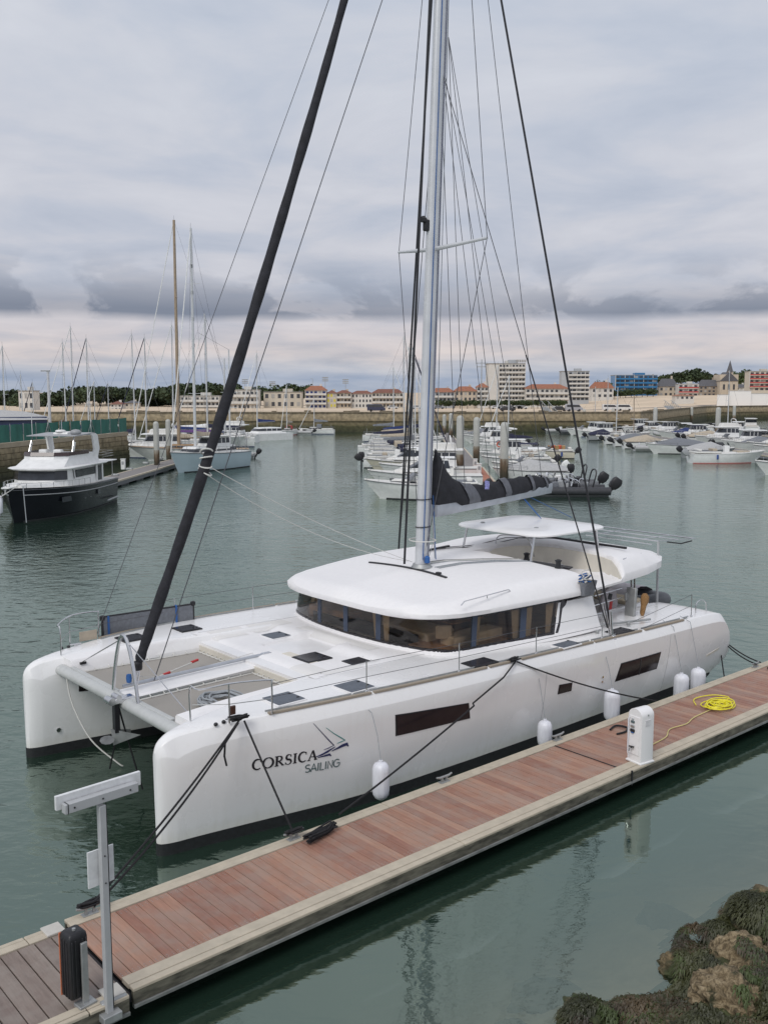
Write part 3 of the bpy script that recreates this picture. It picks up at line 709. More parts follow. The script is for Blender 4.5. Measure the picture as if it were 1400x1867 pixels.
tube("bridle_line", sag((.6, 2.62, 1.9), (.9, 2.3, .2), .03), .018, M['blackrope'], CAT, 5)
tube("bridle_line", sag((.62, 2.7, 1.4), (.5, 2.9, .55), .0), .018, M['blackrope'], CAT, 5)
tube("loose_white_line", smoothpts([(.62, 5.15, 1.86), (.66, 4.98, 1.3), (.85, 4.55, .6), (1.25, 4.15, .1), (1.35, 4.1, .02)], 5), .016, M['rope_white'], CAT, 6)
# furled headsail
fs = [(1.28, 3, 2.62), (1.45, 3.0, 3.05), (2.9, 3, 6.50), (4.6, 3.0, 10.9), (6.66, 3, 16.6), (8.6, 3.0, 22.6)]
fz = smoothpts(fs, 12); nf = len(fz)
fr_ = [(.042 + .042 * min(1, i / 5) + .034 * math.sin(math.pi * min(1, i / nf * 1.2)) + .007 * math.sin(i * 1.7) + .005 * math.sin(i * .9 + 1)) for i in range(nf)]
gen = MB().tube(fz, fr_, 12).build("furled_genoa", M['canvas_black'], CAT, smooth=60)
MB().lathe([(.0, 0), (.09, 0), (.10, .05), (.10, .14), (.06, .18), (0, .18)], 14, (1.22, 3, 2.42)).build("furler_drum", M['black'], gen)
tube("furler_link", [(1.16, 2.93, 2.1), (1.24, 2.96, 2.4)], .016, M['steel'], gen); tube("furler_link", [(1.16, 3.07, 2.1), (1.24, 3.04, 2.4)], .016, M['steel'], gen)
tube("furling_line", smoothpts([(1.2, 3.1, 2.45), (1.5, 3.25, 2.15), (2.6, 3.3, 2.08), (4.2, 3.32, 2.16)], 4), .010, M['rope_white'], CAT, 4)
tube("furler_tack", [(1.24, 3, 2.45), (1.12, 3, 2.12)], .02, M['steel'], gen)
for k, dz in enumerate((0, .12, .3, .42)):
    c = Vector((2.88 + .12 * (dz), 3, 6.35 + dz)); u = Vector((.93, 0, -.36)); v = Vector((0, 1, 0))
    tube("sheet_wrap", [c + u * (.135 * math.cos(a)) + v * (.135 * math.sin(a)) + Vector((0, 0, .06 * math.sin(a + k))) for a in [2 * math.pi * j / 14 for j in range(14)]], .018, M['rope_white'], gen, 5, closed=True)
tube("jib_sheet", sag((2.95, 2.9, 6.45), (8.9, 3.15, 3.72), .12, 14), .008, M['rope_white'], CAT, 5)
tube("jib_sheet", sag((2.95, 3.1, 6.30), (8.9, 3.3, 3.72), .30, 14), .008, M['rope_white'], CAT, 5)
MB().lathe([(0, 0), (.05, .02), (.06, .10), (.05, .18), (0, .2)], 10, (1.05, 3.05, 2.16)).build("blue_block", M['rope_blue'], CAT)
MB().tube([(1.5, 3.35, 2.0), (3.2, 4.05, 2.02)], .016, 6).build("boat_hook", M['rope_white'], CAT)
MB().tube([(2.1, 3.60, 2.0), (2.3, 3.68, 2.0)], .03, 8).build("hook_grip", M['red'], CAT)
MB().tube([(3.0, 3.97, 2.03), (3.2, 4.05, 2.03)], .03, 8).build("hook_grip", M['red'], CAT)
# coiled grey hose lying on the near trampoline
pts = []
for k in range(150):
    a = k * .36; r_ = .42 + .12 * math.sin(k * .23) + .10 * math.sin(k * .071); pts.append((2.30 + r_ * .85 * math.cos(a) + .06 * math.sin(k * .3), 1.55 + r_ * math.sin(a), 1.86 + .0006 * k + .03 * math.sin(k * .9) ** 2))
tube("coiled_hose", pts, .020, M['rope_grey'], CAT, 6)

# far side: rolled gangway screen lashed to the rail, far pulpit panel
sc_ = MB().box((3.42, 6.75, 2.42), (2.42, .05, .46), ry=.02).build("passerelle_panel", M['canvas_grey'], CAT)
for z in (2.18, 2.66): tube("panel_frame", [(2.2, 6.75, z + .02), (4.64, 6.75, z - .02)], .03, M['black'], sc_)
for x in (2.2, 4.64): tube("panel_frame", [(x, 6.75, 2.16), (x, 6.75, 2.68)], .035, M['black'], sc_)
for x in (2.2, 4.64):
    for z in (2.18, 2.66): MB().lathe([(0, -.07), (.06, -.05), (.07, 0), (.06, .05), (0, .07)], 8, (x, 6.75, z)).build("corner_cap", M['black'], sc_)
for x in (2.34, 4.15): MB().box((x, 6.74, 2.43), (.045, .075, .52)).build("panel_strap", M['rope_blue'], sc_)
MB().box((1.75, 6.55, 2.35), (.42, .03, .22)).build("rail_board", M['canvas_beige'], CAT)
# anchor-windlass recess panel in front of the lounge
MB().box((4.78, 2.35, deck_z(4.78, 2.35) + .006), (.22, 1.05, .018)).build("locker_lid", M['cream'], CAT, bevel=.004)

# ---- mast, spreaders, boom, sail bag
mrg = []
def mxx(z): return 9.10 + .040 * (z - 3.7)
for z, s_ in ((3.55, 1), (8, 1), (14, 1), (20, .95), (24.2, .85)):
    mrg.append([(mxx(z) + .20 * s_ * math.cos(a) * (1 if math.cos(a) < 0 else 1.05), 3 + .135 * s_ * math.sin(a), z) for a in [2 * math.pi * k / 20 for k in range(20)]])
mast = MB().loft(mrg).build("mast", M['alu_mast'], CAT, smooth=40)
MB().tube([(mxx(4) + .22, 3, 4), (mxx(24) + .2, 3, 24)], .03, 4).build("mast_track", M['grey_paint'], mast)
tube("mast_line", [(mxx(3.8) - .09, 2.86, 3.8), (mxx(24) - .09, 2.87, 24)], .012, M['rope_blue'], mast, 5)
tube("mast_line", [(mxx(3.8) + .08, 2.853, 3.8), (mxx(24) + .07, 2.87, 24)], .010, M['navy_ink'], mast, 5)
tube("mast_line", [(mxx(3.8) - .02, 2.858, 3.8), (mxx(9) - .04, 2.858, 9)], .010, M['rope_white'], mast, 5)
MB().lathe([(.28, 0), (.24, .05), (.22, .10), (0, .11)], 16, (9.10, 3, 3.58)).build("mast_foot", M['alu_dull'], mast)
MB().box((9.20, 3.0, 12.05), (.16, .12, .28)).build("deck_light", M['black'], mast, bevel=.03)
MB().lathe([(0, 0), (.08, .02), (.09, .1), (.04, .16), (0, .16)], 10, (9.10, 3, 12.1)).build("radar_lamp", M['black'], mast)
for z in (4.62, 5.32): MB().tube([(mxx(z) + .22 * math.cos(a), 3 + .15 * math.sin(a), z) for a in [2 * math.pi * k / 16 for k in range(16)]], .015, 5, closed=True).build("mast_strap", M['black'], mast)
tube("mast_hoop", [(9.12 + .32 * math.cos(a), 3 + .36 * math.sin(a), 4.28) for a in [2 * math.pi * k / 18 for k in range(18)]], .015, M['rope_white'], mast, 6, closed=True)
for s_, y in ((-1, 1.35), (1, 4.45)):
    tube("spreader", [(9.42, CY + s_ * .1, 11.50), (9.60, y, 11.60)], [.055, .035], M['alu_mast'], mast, 10)
    tube("diamond_wire", [(9.9, CY + s_ * .1, 23.6), (9.60, y, 11.60), (9.15, CY + s_ * .12, 4.1)], .009, M['wire'], mast, 4)
    tube("cap_shroud", [(9.9, CY + s_ * .1, 23.4), (11.75, CY + s_ * 3.92, 2.25)], .028, M['black'], CAT, 6)
    tube("lower_shroud", [(9.62, CY + s_ * .12, 15.6), (10.65, CY + s_ * 2.0, 8.9)], .010, M['wire'], CAT, 4)
    tube("lower_shroud", [(10.65, CY + s_ * 2.0, 8.9), (11.68, CY + s_ * 3.86, 2.30)], .018, M['black'], CAT, 6)
    tube("shroud_turnbuckle", [(11.73, CY + s_ * 3.9, 2.7), (11.76, CY + s_ * 3.95, 1.98)], .035, M['steel'], CAT, 8)
    tube("shroud_turnbuckle", [(11.62, CY + s_ * 3.75, 2.9), (11.74, CY + s_ * 3.93, 2.0)], .02, M['steel'], CAT, 8)
    MB().box((11.76, CY + s_ * 4.02, 1.98), (.12, .08, .3), rx=s_ * .25).build("chain_plate", M['steel'], CAT, bevel=.02)
tube("topping_lift", [(10.1, 3.02, 23.8), (15.6, 4.52, 5.25)], .009, M['wire'], CAT, 4)
for x_, z_ in ((10.8, 4.95), (12.6, 5.0), (14.0, 5.05)):
    for s_ in (-.16, .16):
        t_ = (x_ - 9.5) / 6.2; tube("lazy_jack", [(9.75, 3 + s_, 16.5), (x_, 3 + 1.5 * t_ + s_, z_ + .5)], .008, M['wire'], CAT, 4)
tube("halyard", [(10.1, 3.03, 23.6), (9.62, 3.05, 5.2)], .009, M['rope_grey'], CAT, 4)
tube("screecher_halyard", [(9.6, 3.0, 23.0), (8.55, 3.05, 3.72)], .030, M['black'], CAT, 6)
tube("solent_stay", [(9.5, 3.0, 21.0), (1.6, 3.05, 2.10)], .011, M['wire'], CAT, 4)
# far hull bow line up to the mast head (wire running outside the far bow)
tube("flag_halyard", [(9.6, 3.1, 24.0), (2.0, 6.65, 2.3)], .010, M['wire'], CAT, 4)
bd = Vector((15.9 - 9.5, 4.5 - 3, .06)); bn = Vector((-bd.y, bd.x, 0)).normalized()
def bp_(t, s_, z): p = Vector((9.5, 3, 5.0)) + bd * t; return (p.x + bn.x * s_, p.y + bn.y * s_, p.z + z)
boom = MB().loft([[bp_(t, a, b) for a, b in ((-.10, -.16), (.10, -.16), (.14, .0), (.13, .14), (-.13, .14), (-.14, 0))] for t in (0, .5, 1.0)]).build("boom", M['alu'], CAT, smooth=30)
rg = []
for k in range(25):
    t = .012 + .97 * k / 24; h = interp([(0, 1.66), (.04, 1.42), (.09, 1.0), (.15, .70), (.25, .52), (.38, .46), (.6, .50), (.85, .46), (1, .30)], t) + .02 * math.sin(k * 1.9)
    w = interp([(0, .12), (.1, .2), (.4, .21), (1, .12)], t) + .012 * math.sin(k * 2.6)
    b0 = .02 + (.12 if t < .14 else 0)
    rg.append([bp_(t, a * w, b0 + b * (h - b0)) for a, b in ((-.85, 0), (-1.05, .22), (-.9, .5), (-.55, .8), (-.12, .98), (.12, 1), (.55, .8), (.9, .5), (1.05, .22), (.85, 0))])
bagm = MB().loft(rg).build("sail_bag", M['canvas_black'], CAT, smooth=40)
M['silver'] = mat('silver_reflective_cloth', (.11, .113, .13), .45, .15, var=.2, scale=8)
for t0, t1 in ((.20, .29), (.52, .575), (.78, .81), (.93, .95)):
    rr = []
    for k in range(5):
        t = t0 + (t1 - t0) * k / 4
        h = interp([(0, 1.66), (.04, 1.42), (.09, 1.0), (.15, .70), (.25, .52), (.38, .46), (.6, .50), (.85, .46), (1, .30)], t) + .03
        w = interp([(0, .12), (.1, .2), (.4, .21), (1, .12)], t) + .022
        rr.append([bp_(t + (.04 if t0 < .3 else .012) * (.5 - b), a * w, .02 + b * (h - .0)) for a, b in ((-.9, .02), (-1.07, .22), (-.92, .5), (-.58, .8), (-.14, .99), (.14, .99), (.58, .8), (.92, .5), (1.07, .22))])
    MB().loft(rr, closed=False, cap=(False, False)).build("reflective_strip", M['silver'], bagm, smooth=40)
MB().add([bp_(t, -.245, z) for t, z in ((.335, .36), (.37, .34), (.37, .56), (.335, .60))] + [bp_(t, -.235, z) for t, z in ((.335, .36), (.37, .34), (.37, .56), (.335, .60))], [(0, 1, 2, 3), (0, 4, 5, 1), (1, 5, 6, 2), (2, 6, 7, 3), (3, 7, 4, 0)]).build("sail_bag_patch", mat('white_blue_patch', (.30, .30, .62), .6, var=.6, scale=18), bagm)
for k in range(4):
    tube("mainsheet", [bp_(.74 + .008 * k, .02 * k, -.15), (14.0 + .12 * k, 3.2 + .12 * k, 4.38)], .009, M['rope_blue'], CAT, 4)
tube("mainsheet", [bp_(.80, 0, -.15), (15.4, 3.2, 4.3)], .010, M['rope_blue'], CAT, 4)
for k, (a, b) in enumerate(((3.2, 5.4), (3.5, 4.9), (3.9, 4.8))):
    tube("reef_line", [(9.42 + .04 * k, 2.93 + .05 * k, b), (9.5 + .06 * k, 2.9 + .08 * k, 3.75)], .011, M[('rope_blue', 'rope_white', 'rope_grey')[k]], CAT, 4)
for dy in (-.3, .3): tube("mast_tackle", [(9.22, 3 + dy, 4.27), (9.2, 3 + dy * .4, 3.75)], .008, M['rope_grey'], CAT, 4)
MB().lathe([(0, 0), (.07, .02), (.07, .16), (.03, .2), (0, .2)], 8, (9.1, 2.80, 3.70)).build("blue_line_hank", M['rope_blue'], CAT)

# ---- cockpit, davits, dinghy
for y in (.72, 5.28): MB().box((13.7, y, 1.85), (2.2, .12, .55)).build("cockpit_coaming", M['gel'], CAT, bevel=.03)
MB().box((15.6, 3, 1.62), (.9, 4.3, .85)).build("aft_bench", M['gel'], CAT, bevel=.06)
MB().box((15.5, 3, 2.09), (.7, 4.0, .12)).build("bench_cushion", M['interior_lt'], CAT, bevel=.04)
MB().box((14.0, 4.6, 1.7), (1.6, .7, .1)).build("cockpit_table", M['wood_var'], CAT, bevel=.01)
tube("cockpit_post", [(12.35, .05, 2.1), (12.3, .1, 3.05)], .03, M['steel'], CAT, 8)
tube("cockpit_post", [(14.6, .45, 1.95), (14.6, .5, 3.15)], .03, M['steel'], CAT, 8)
tube("cockpit_post", [(14.75, .45, 1.95), (14.75, .5, 3.15)], .03, M['steel'], CAT, 8)
for z in (2.35, 2.6, 2.85): tube("cockpit_rail", [(12.35, .05, z), (13.9, .3, z - .05)], .015, M['steel'], CAT, 6)
tube("deck_pole", [(12.2, -.2, 2.16), (13.6, -.55, 2.13), (13.9, -.6, 2.12)], .03, M['alu_dull'], CAT, 8)
fr_p = [(16.6, .98, 3.72), (17.85, .55, 3.72), (17.95, 5.2, 3.72), (16.7, 5.1, 3.72)]
sf = tube("solar_frame", fr_p, .018, M['steel'], CAT, 6, closed=True)
tube("frame_bar", [(16.62, 1.5, 3.72), (17.87, 1.4, 3.72)], .014, M['steel'], sf); tube("frame_bar", [(16.65, 3.0, 3.72), (17.9, 3.0, 3.72)], .014, M['steel'], sf)
tube("frame_bar", [(17.3, .74, 3.72), (17.3, 5.15, 3.72)], .014, M['steel'], sf)
for y in (1.0, 5.0): tube("davit_post", [(16.62, y, 3.70), (16.66, y, 1.85)], .035, M['grey_paint'], sf, 8)
MB().tube([(17.75, .6, 3.66), (17.5, .8, 3.58), (17.0, .95, 3.66)], .02, 6).build("frame_brace", M['black'], sf)
tube("frame_bar", [(16.6, 1.2, 3.60), (16.65, 3.6, 3.60)], .012, M['steel'], sf)
# tan fleece roll, deck box and lifebuoy near the near quarter
MB().loft([[(14.45 + .085 * s_ * math.cos(a) + dx, -.02 + .085 * s_ * math.sin(a), z) for a in [2 * math.pi * k / 12 for k in range(12)]] for z, s_, dx in ((1.98, .3, -.05), (2.12, .8, -.05), (2.3, .9, 0), (2.42, 1.3, .04), (2.55, 1.3, .05), (2.63, .6, .04))]).build("fleece_roll", M['sheep'], CAT, smooth=60)
MB().box((14.15, .18, 2.35), (.10, .3, .9), ry=.1).build("outboard_bracket", M['alu_dull'], CAT, bevel=.02)
MB().box((14.3, .3, 2.55), (.5, .06, .22)).build("rail_seat", M['alu_dull'], CAT, bevel=.02)

# lettering on the near bow: strokes laid on the hull side, tilted with the sheer
def hp(u, v, off=.007):     # u metres aft from the first letter, v metres up
    x = 1.62 + u; z = 1.28 + v - .045 * u; return (x, hy(x, z, off), z)
def strokes(name, segs, m, off=.007):
    mb = MB()
    for poly, w in segs:
        k = len(poly); L_, R_ = [], []
        for i in range(k):
            a = Vector(poly[max(0, i - 1)]); b = Vector(poly[min(k - 1, i + 1)]); d = (b - a)
            if d.length < 1e-6: d = Vector((1, 0))
            d.normalize(); n = Vector((-d.y, d.x)); ww = w[i] if hasattr(w, '__len__') else w
            p = Vector(poly[i]); L_.append(p + n * ww / 2); R_.append(p - n * ww / 2)
        vs = [hp(*p, off) for p in L_] + [hp(*p, off) for p in R_] + [hp(*p, off - .02) for p in L_] + [hp(*p, off - .02) for p in R_]
        fs = [(i, i + 1, k + i + 1, k + i) for i in range(k - 1)] + [(i, 2 * k + i, 2 * k + i + 1, i + 1) for i in range(k - 1)] + [(k + i, k + i + 1, 3 * k + i + 1, 3 * k + i) for i in range(k - 1)] + [(0, k, 3 * k, 2 * k), (k - 1, 3 * k - 1, 4 * k - 1, 2 * k - 1)]
        mb.add(vs, fs)
    return mb.build(name, m, near_hull, smooth=0)
def arc(cx, cy, rx, ry, a0, a1, n=12): return [(cx + rx * math.cos(R(a0 + (a1 - a0) * k / n)), cy + ry * math.sin(R(a0 + (a1 - a0) * k / n))) for k in range(n + 1)]
TH, TN = .038, .014
def GL(ch, x, h):
    s = []
    def st(x_): return [([(x_, 0), (x_, h)], TH), ([(x_ - .035, .006), (x_ + .035, .006)], TN), ([(x_ - .035, h - .006), (x_ + .035, h - .006)], TN)]
    if ch == 'C':
        a = arc(x + .09, h / 2, .085, h / 2, 50, 310, 16); s = [(a, [TN + (TH - TN) * abs(math.sin(math.pi * k / 16)) for k in range(17)]), ([(x + .147, h * .72), (x + .147, h * .98)], TN)]; wd = .165
    elif ch == 'O':
        a = arc(x + .105, h / 2, .095, h / 2, 0, 360, 24); s = [(a, [TN + (TH - TN) * abs(math.cos(2 * math.pi * k / 24)) for k in range(25)])]; wd = .215
    elif ch == 'I': s = st(x + .035); wd = .085
    elif ch == 'R':
        s = st(x + .035) + [([(x + .04, h - .006)] + arc(x + .08, h * .74, .052, h * .24, 90, -90, 8) + [(x + .04, h * .5)], [TN] * 3 + [TH * .8] * 5 + [TN] * 3), ([(x + .075, h * .48), (x + .155, .008)], TH * .8), ([(x + .13, .006), (x + .18, .006)], TN)]; wd = .18
    elif ch == 'S':
        a = arc(x + .065, h * .74, .048, h * .25, 40, 265, 9) + arc(x + .06, h * .26, .055, h * .25, 85, -140, 9); s = [(a, [TN, TN, .018, .024, .03, .034, TH, TH, TH, TH, TH, TH, TH, .03, .024, .02, .018, TN, TN, TN]), ([(x + .108, h * .75), (x + .108, h * .97)], TN), ([(x + .006, h * .03), (x + .006, h * .25)], TN)]; wd = .135
    elif ch == 'A':
        s = [([(x + .02, 0), (x + .095, h)], TN + .004), ([(x + .095, h), (x + .165, 0)], TH), ([(x + .05, h * .36), (x + .14, h * .36)], TN), ([(x - .01, .006), (x + .05, .006)], TN), ([(x + .13, .006), (x + .195, .006)], TN)]; wd = .20
    return s, wd
u = 0.0; segs = []
for ch in "CORSICA":
    h = .195; s_, wd = GL(ch, u, h); segs += s_; u += wd + .022
strokes("lettering_corsica", segs, M['black_ink'])
def sans(ch, x, h):
    g = {'S': [arc(x + .05, h * .74, .045, h * .24, 35, 260, 8) + arc(x + .05, h * .26, .048, h * .24, 85, -145, 8)], 'A': [[(x, 0), (x + .06, h), (x + .12, 0)], [(x + .02, h * .34), (x + .10, h * .34)]], 'I': [[(x + .02, 0), (x + .02, h)]], 'L': [[(x + .01, h), (x + .01, 0), (x + .085, 0)]], 'N': [[(x + .01, 0), (x + .01, h), (x + .105, 0), (x + .105, h)]], 'G': [arc(x + .075, h / 2, .07, h / 2, 50, 330, 12) + [(x + .14, h * .5), (x + .08, h * .5)]]}
    return [([(a + b_ * .0, b_) for a, b_ in p], .020) for p in g[ch]], {'S': .105, 'A': .125, 'I': .045, 'L': .095, 'N': .12, 'G': .15}[ch]
u = 1.04; segs = []
for ch in "SAILING":
    s_, wd = sans(ch, u, .155); segs += [([(a, b - .23) for a, b in p], w) for p, w in s_]; u += wd * .92 + .016
strokes("lettering_sailing", segs, M['grey_ink'])
# emblem: two bent sail strokes over a small blue-green hull
strokes("emblem_sail", [([(1.17, .72), (1.33, .53), (1.50, .34), (1.61, .225), (1.50, .19), (1.40, .17)], [.008, .014, .02, .024, .014, .006])], M['navy_ink'])
strokes("emblem_sail", [([(1.43, .60), (1.60, .46), (1.76, .35), (1.85, .285), (1.76, .265), (1.68, .248)], [.008, .014, .02, .026, .014, .006])], M['teal_ink'])
strokes("emblem_hull", [([(1.23, .055), (1.36, .08), (1.48, .12), (1.64, .19)], [.006, .03, .04, .008])], M['navy_ink'], .008)
strokes("emblem_hull", [([(1.57, .114), (1.68, .145), (1.80, .185), (1.90, .20), (1.93, .15)], [.006, .03, .055, .06, .02])], M['navy_ink'], .009)
strokes("emblem_hull", [([(1.28, .035), (1.42, .045), (1.53, .055), (1.56, .02)], [.008, .028, .04, .02])], M['navy_ink'], .010)

# ---- dinghy hanging in the davits
din = thing("dinghy", "grey inflatable dinghy hanging across the stern of the big catamaran", "dinghy", W(17.55, 3.15, 1.62), BANG + math.pi)
o = MB().tube(smoothpts([(-.55, -1.7, 0), (-.55, 0, .0), (-.5, 1.2, .05), (0, 1.75, .15), (.5, 1.2, .05), (.55, 0, 0), (.55, -1.7, 0)], 6), .23, 12).build("tube", M['rubber'], din, smooth=60)
MB().loft([[(-.45, y, -.1), (.45, y, -.1), (.3, y, -.28), (-.3, y, -.28)] for y in (-1.5, 0, 1.3)]).build("hull", M['rubber_lt'], din)
MB().box((0, -1.45, .1), (1.0, .06, .4)).build("transom", M['grey_paint'], din)
ob = MB().loft([rrect(0, -1.75, .16, .20, .07, .25, 3), rrect(0, -1.75, .19, .24, .08, .5, 3), rrect(0, -1.73, .15, .18, .07, .72, 3)]).build("outboard_cowl", M['black'], din, smooth=50)
MB().box((0, -1.72, -.05), (.1, .16, .6)).build("outboard_leg", M['black'], ob)
# cover sheet over the fore part (grey, plain)
MB().loft([[(x, y, z) for x, z in ((-.72, .05), (-.6, .30), (-.3, .42), (0, .46), (.3, .42), (.6, .30), (.72, .05))] for y in (.0, .5, 1.0)], closed=False, cap=(False, False)).build("bow_cover", mat('pale_grey_cover', (.42, .39, .41), .7), din, smooth=60)
bb = thing("lifebuoy_case", "light grey rounded lifebuoy case with a red and black print on the cockpit rail", "case", W(13.95, 1.0, 1.95), BANG)
MB().loft([[(x, -.3 * c_, z) for x, z in ((-.34, 0), (.34, 0), (.36, .4), (.25, .72), (0, .82), (-.25, .72), (-.36, .4))] for c_ in (1.0, .6)]).build("shell", mat('pale_grey_cover', (.42, .39, .41), .7), bb, bevel=.03)
MB().box((.02, -.307, .30), (.12, .01, .24), ry=.15).build("print", M['red'], bb)
MB().box((-.02, -.307, .56), (.16, .01, .16), ry=.3).build("print", M['black'], bb)
# ================================================================ water, sea bed, pontoon and what stands on it
def water_material():
    m = bpy.data.materials.new("harbour_water"); m.use_nodes = True; t = m.node_tree; t.nodes.clear()
    g = N(t, 'ShaderNodeNewGeometry'); P = g.outputs['Position']
    # ripples: long swell patches decide where the surface is ruffled
    def nz(scale, st, det=3.0, rough=.55, dist=0.0, rz=0.0):
        mp = N(t, 'ShaderNodeMapping'); mp.inputs['Scale'].default_value = st; mp.inputs['Rotation'].default_value = (0, 0, rz); t.links.new(P, mp.inputs[0])
        n = N(t, 'ShaderNodeTexNoise', ins={'Scale': scale, 'Detail': det, 'Roughness': rough, 'Distortion': dist}); t.links.new(mp.outputs[0], n.inputs['Vector']); return n.outputs['Fac']
    patch = ramp(t, [(.30, .25), (.52, .62), (.70, 1.0)], nz(.045, (1, 2.2, 1), 3))
    w1 = nz(1.5, (1, 1.5, 1), 2, .5, .4, .5); w2 = nz(5.0, (1, 1.9, 1), 3, .55, .3, .35); w3 = nz(.42, (1, 1.3, 1), 2)
    h = math_n(t, 'ADD', math_n(t, 'ADD', math_n(t, 'MULTIPLY', w1, .050), math_n(t, 'MULTIPLY', math_n(t, 'MULTIPLY', w2, patch.outputs[0]), .020)), math_n(t, 'MULTIPLY', w3, .05))
    # lee of the pontoon: near the shore the water lies almost still
    sep_ = N(t, 'ShaderNodeSeparateXYZ'); t.links.new(P, sep_.inputs[0])
    ca, sa = math.cos(BANG), math.sin(BANG)
    yb = math_n(t, 'ADD', math_n(t, 'MULTIPLY', math_n(t, 'SUBTRACT', sep_.outputs[0], BO.x), -sa), math_n(t, 'MULTIPLY', math_n(t, 'SUBTRACT', sep_.outputs[1], BO.y), ca))   # boat frame y
    calm = math_n(t, 'ADD', math_n(t, 'MULTIPLY', math_n(t, 'ADD', yb, 3.5), .12), .22, False)
    calm = math_n(t, 'MINIMUM', math_n(t, 'MAXIMUM', calm, .16), 1.0)
    bp = N(t, 'ShaderNodeBump', ins={'Distance': 1.0}); t.links.new(h, bp.inputs['Height']); t.links.new(calm, bp.inputs['Strength'])
    fr = N(t, 'ShaderNodeFresnel', ins={'IOR': 1.5}); t.links.new(bp.outputs[0], fr.inputs['Normal'])
    gl = N(t, 'ShaderNodeBsdfGlossy', ins={'Roughness': .035}); t.links.new(bp.outputs[0], gl.inputs['Normal'])
    t.links.new(mixc(t, fr.outputs[0], (.80, .97, .84), (.99, 1.0, 1.0)), gl.inputs['Color'])
    frm = math_n(t, 'ADD', math_n(t, 'MULTIPLY', fr.outputs[0], .84), .16, True)
    body = mixc(t, nz(.5, (1, 1, 1), 3), (.010, .024, .016), (.016, .032, .023))
    df = N(t, 'ShaderNodeBsdfDiffuse'); t.links.new(body, df.inputs[0])
    tr = N(t, 'ShaderNodeBsdfTransparent', ins={0: (.80, .82, .72, 1)})
    # clear shallow water over the bank in the near right corner
    sh = math_n(t, 'SUBTRACT', math_n(t, 'MULTIPLY', math_n(t, 'ADD', yb, 5.4), -.42), 0.0, True)
    mb_ = N(t, 'ShaderNodeMixShader'); t.links.new(math_n(t, 'MULTIPLY', sh, .92, True), mb_.inputs[0]); t.links.new(df.outputs[0], mb_.inputs[1]); t.links.new(tr.outputs[0], mb_.inputs[2])
    mx = N(t, 'ShaderNodeMixShader'); t.links.new(frm, mx.inputs[0]); t.links.new(mb_.outputs[0], mx.inputs[1]); t.links.new(gl.outputs[0], mx.inputs[2])
    o = N(t, 'ShaderNodeOutputMaterial'); t.links.new(mx.outputs[0], o.inputs[0]); return m
wm = water_material()
struct(MB().add([(-900, -60, 0), (900, -60, 0), (900, 1600, 0), (-900, 1600, 0)], [(0, 1, 2, 3)]).build("water", wm, smooth=0))

# ---- pontoon
M['grey_rail'] = mat('dull_galvanised_rail', (.22, .225, .22), .55, .3, var=.25, scale=4)
M['plank_new'] = None
def plank_mat(name, a, b, dirt):
    m = bpy.data.materials.new(name); m.use_nodes = True; t = m.node_tree; bs = t.nodes['Principled BSDF']
    oi = N(t, 'ShaderNodeObjectInfo'); c = N(t, 'ShaderNodeTexCoord')
    mp = N(t, 'ShaderNodeMapping'); mp.inputs['Scale'].default_value = (14, 1.2, 6); t.links.new(c.outputs['Object'], mp.inputs[0])
    off = N(t, 'ShaderNodeVectorMath', operation='ADD'); t.links.new(mp.outputs[0], off.inputs[0])
    cm = N(t, 'ShaderNodeCombineXYZ'); t.links.new(math_n(t, 'MULTIPLY', oi.outputs['Random'], 57.0), cm.inputs[0]); t.links.new(math_n(t, 'MULTIPLY', oi.outputs['Random'], 31.0), cm.inputs[1]); t.links.new(cm.outputs[0], off.inputs[1])
    n = N(t, 'ShaderNodeTexNoise', ins={'Scale': 1.6, 'Detail': 6.0, 'Roughness': .65, 'Distortion': .6}); t.links.new(off.outputs[0], n.inputs['Vector'])
    base = mixc(t, oi.outputs['Random'], a, b)
    g = ramp(t, [(.25, .78), (.5, 1.0), (.75, 1.20)], n.outputs['Fac'])
    col = mixc(t, 1.0, base, g.outputs[0], 'MULTIPLY')
    gg = N(t, 'ShaderNodeNewGeometry'); n2 = N(t, 'ShaderNodeTexNoise', ins={'Scale': 2.2, 'Detail': 5.0, 'Roughness': .6}); t.links.new(gg.outputs['Position'], n2.inputs['Vector'])
    d = ramp(t, [(.42, 0.0), (.62, dirt)], n2.outputs['Fac'])
    col = mixc(t, d.outputs[0], col, (.30, .27, .24))
    n3 = N(t, 'ShaderNodeTexVoronoi', ins={'Scale': 7.0}); t.links.new(gg.outputs['Position'], n3.inputs['Vector'])
    sp = ramp(t, [(.0, .55), (.045, .5), (.06, 0.0)], n3.outputs['Distance'])
    n4 = N(t, 'ShaderNodeTexNoise', ins={'Scale': .8}); t.links.new(gg.outputs['Position'], n4.inputs['Vector'])
    spm = math_n(t, 'MULTIPLY', sp.outputs[0], ramp(t, [(.5, 0.0), (.62, 1.0)], n4.outputs['Fac']).outputs[0])
    col = mixc(t, spm, col, (.55, .52, .48))
    t.links.new(col, bs.inputs['Base Color']); bs.inputs['Roughness'].default_value = .62; bs.inputs['Specular IOR Level'].default_value = .35
    bp = N(t, 'ShaderNodeBump', ins={'Strength': .25, 'Distance': .004}); t.links.new(n.outputs['Fac'], bp.inputs['Height']); t.links.new(bp.outputs[0], bs.inputs['Normal'])
    return m
PN = plank_mat('new_hardwood', (.27, .135, .098), (.38, .22, .155), .34)
PO = plank_mat('weathered_hardwood', (.175, .135, .118), (.225, .18, .155), .4)
m = mat('stained_concrete', (.105, .098, .075), .9, var=.6, scale=5, bump=.4, bscale=30, detail=8, stretch=(.6, 1, 2.5))
M['stained'] = m
def local(loc=(0, 0, 0)): return loc
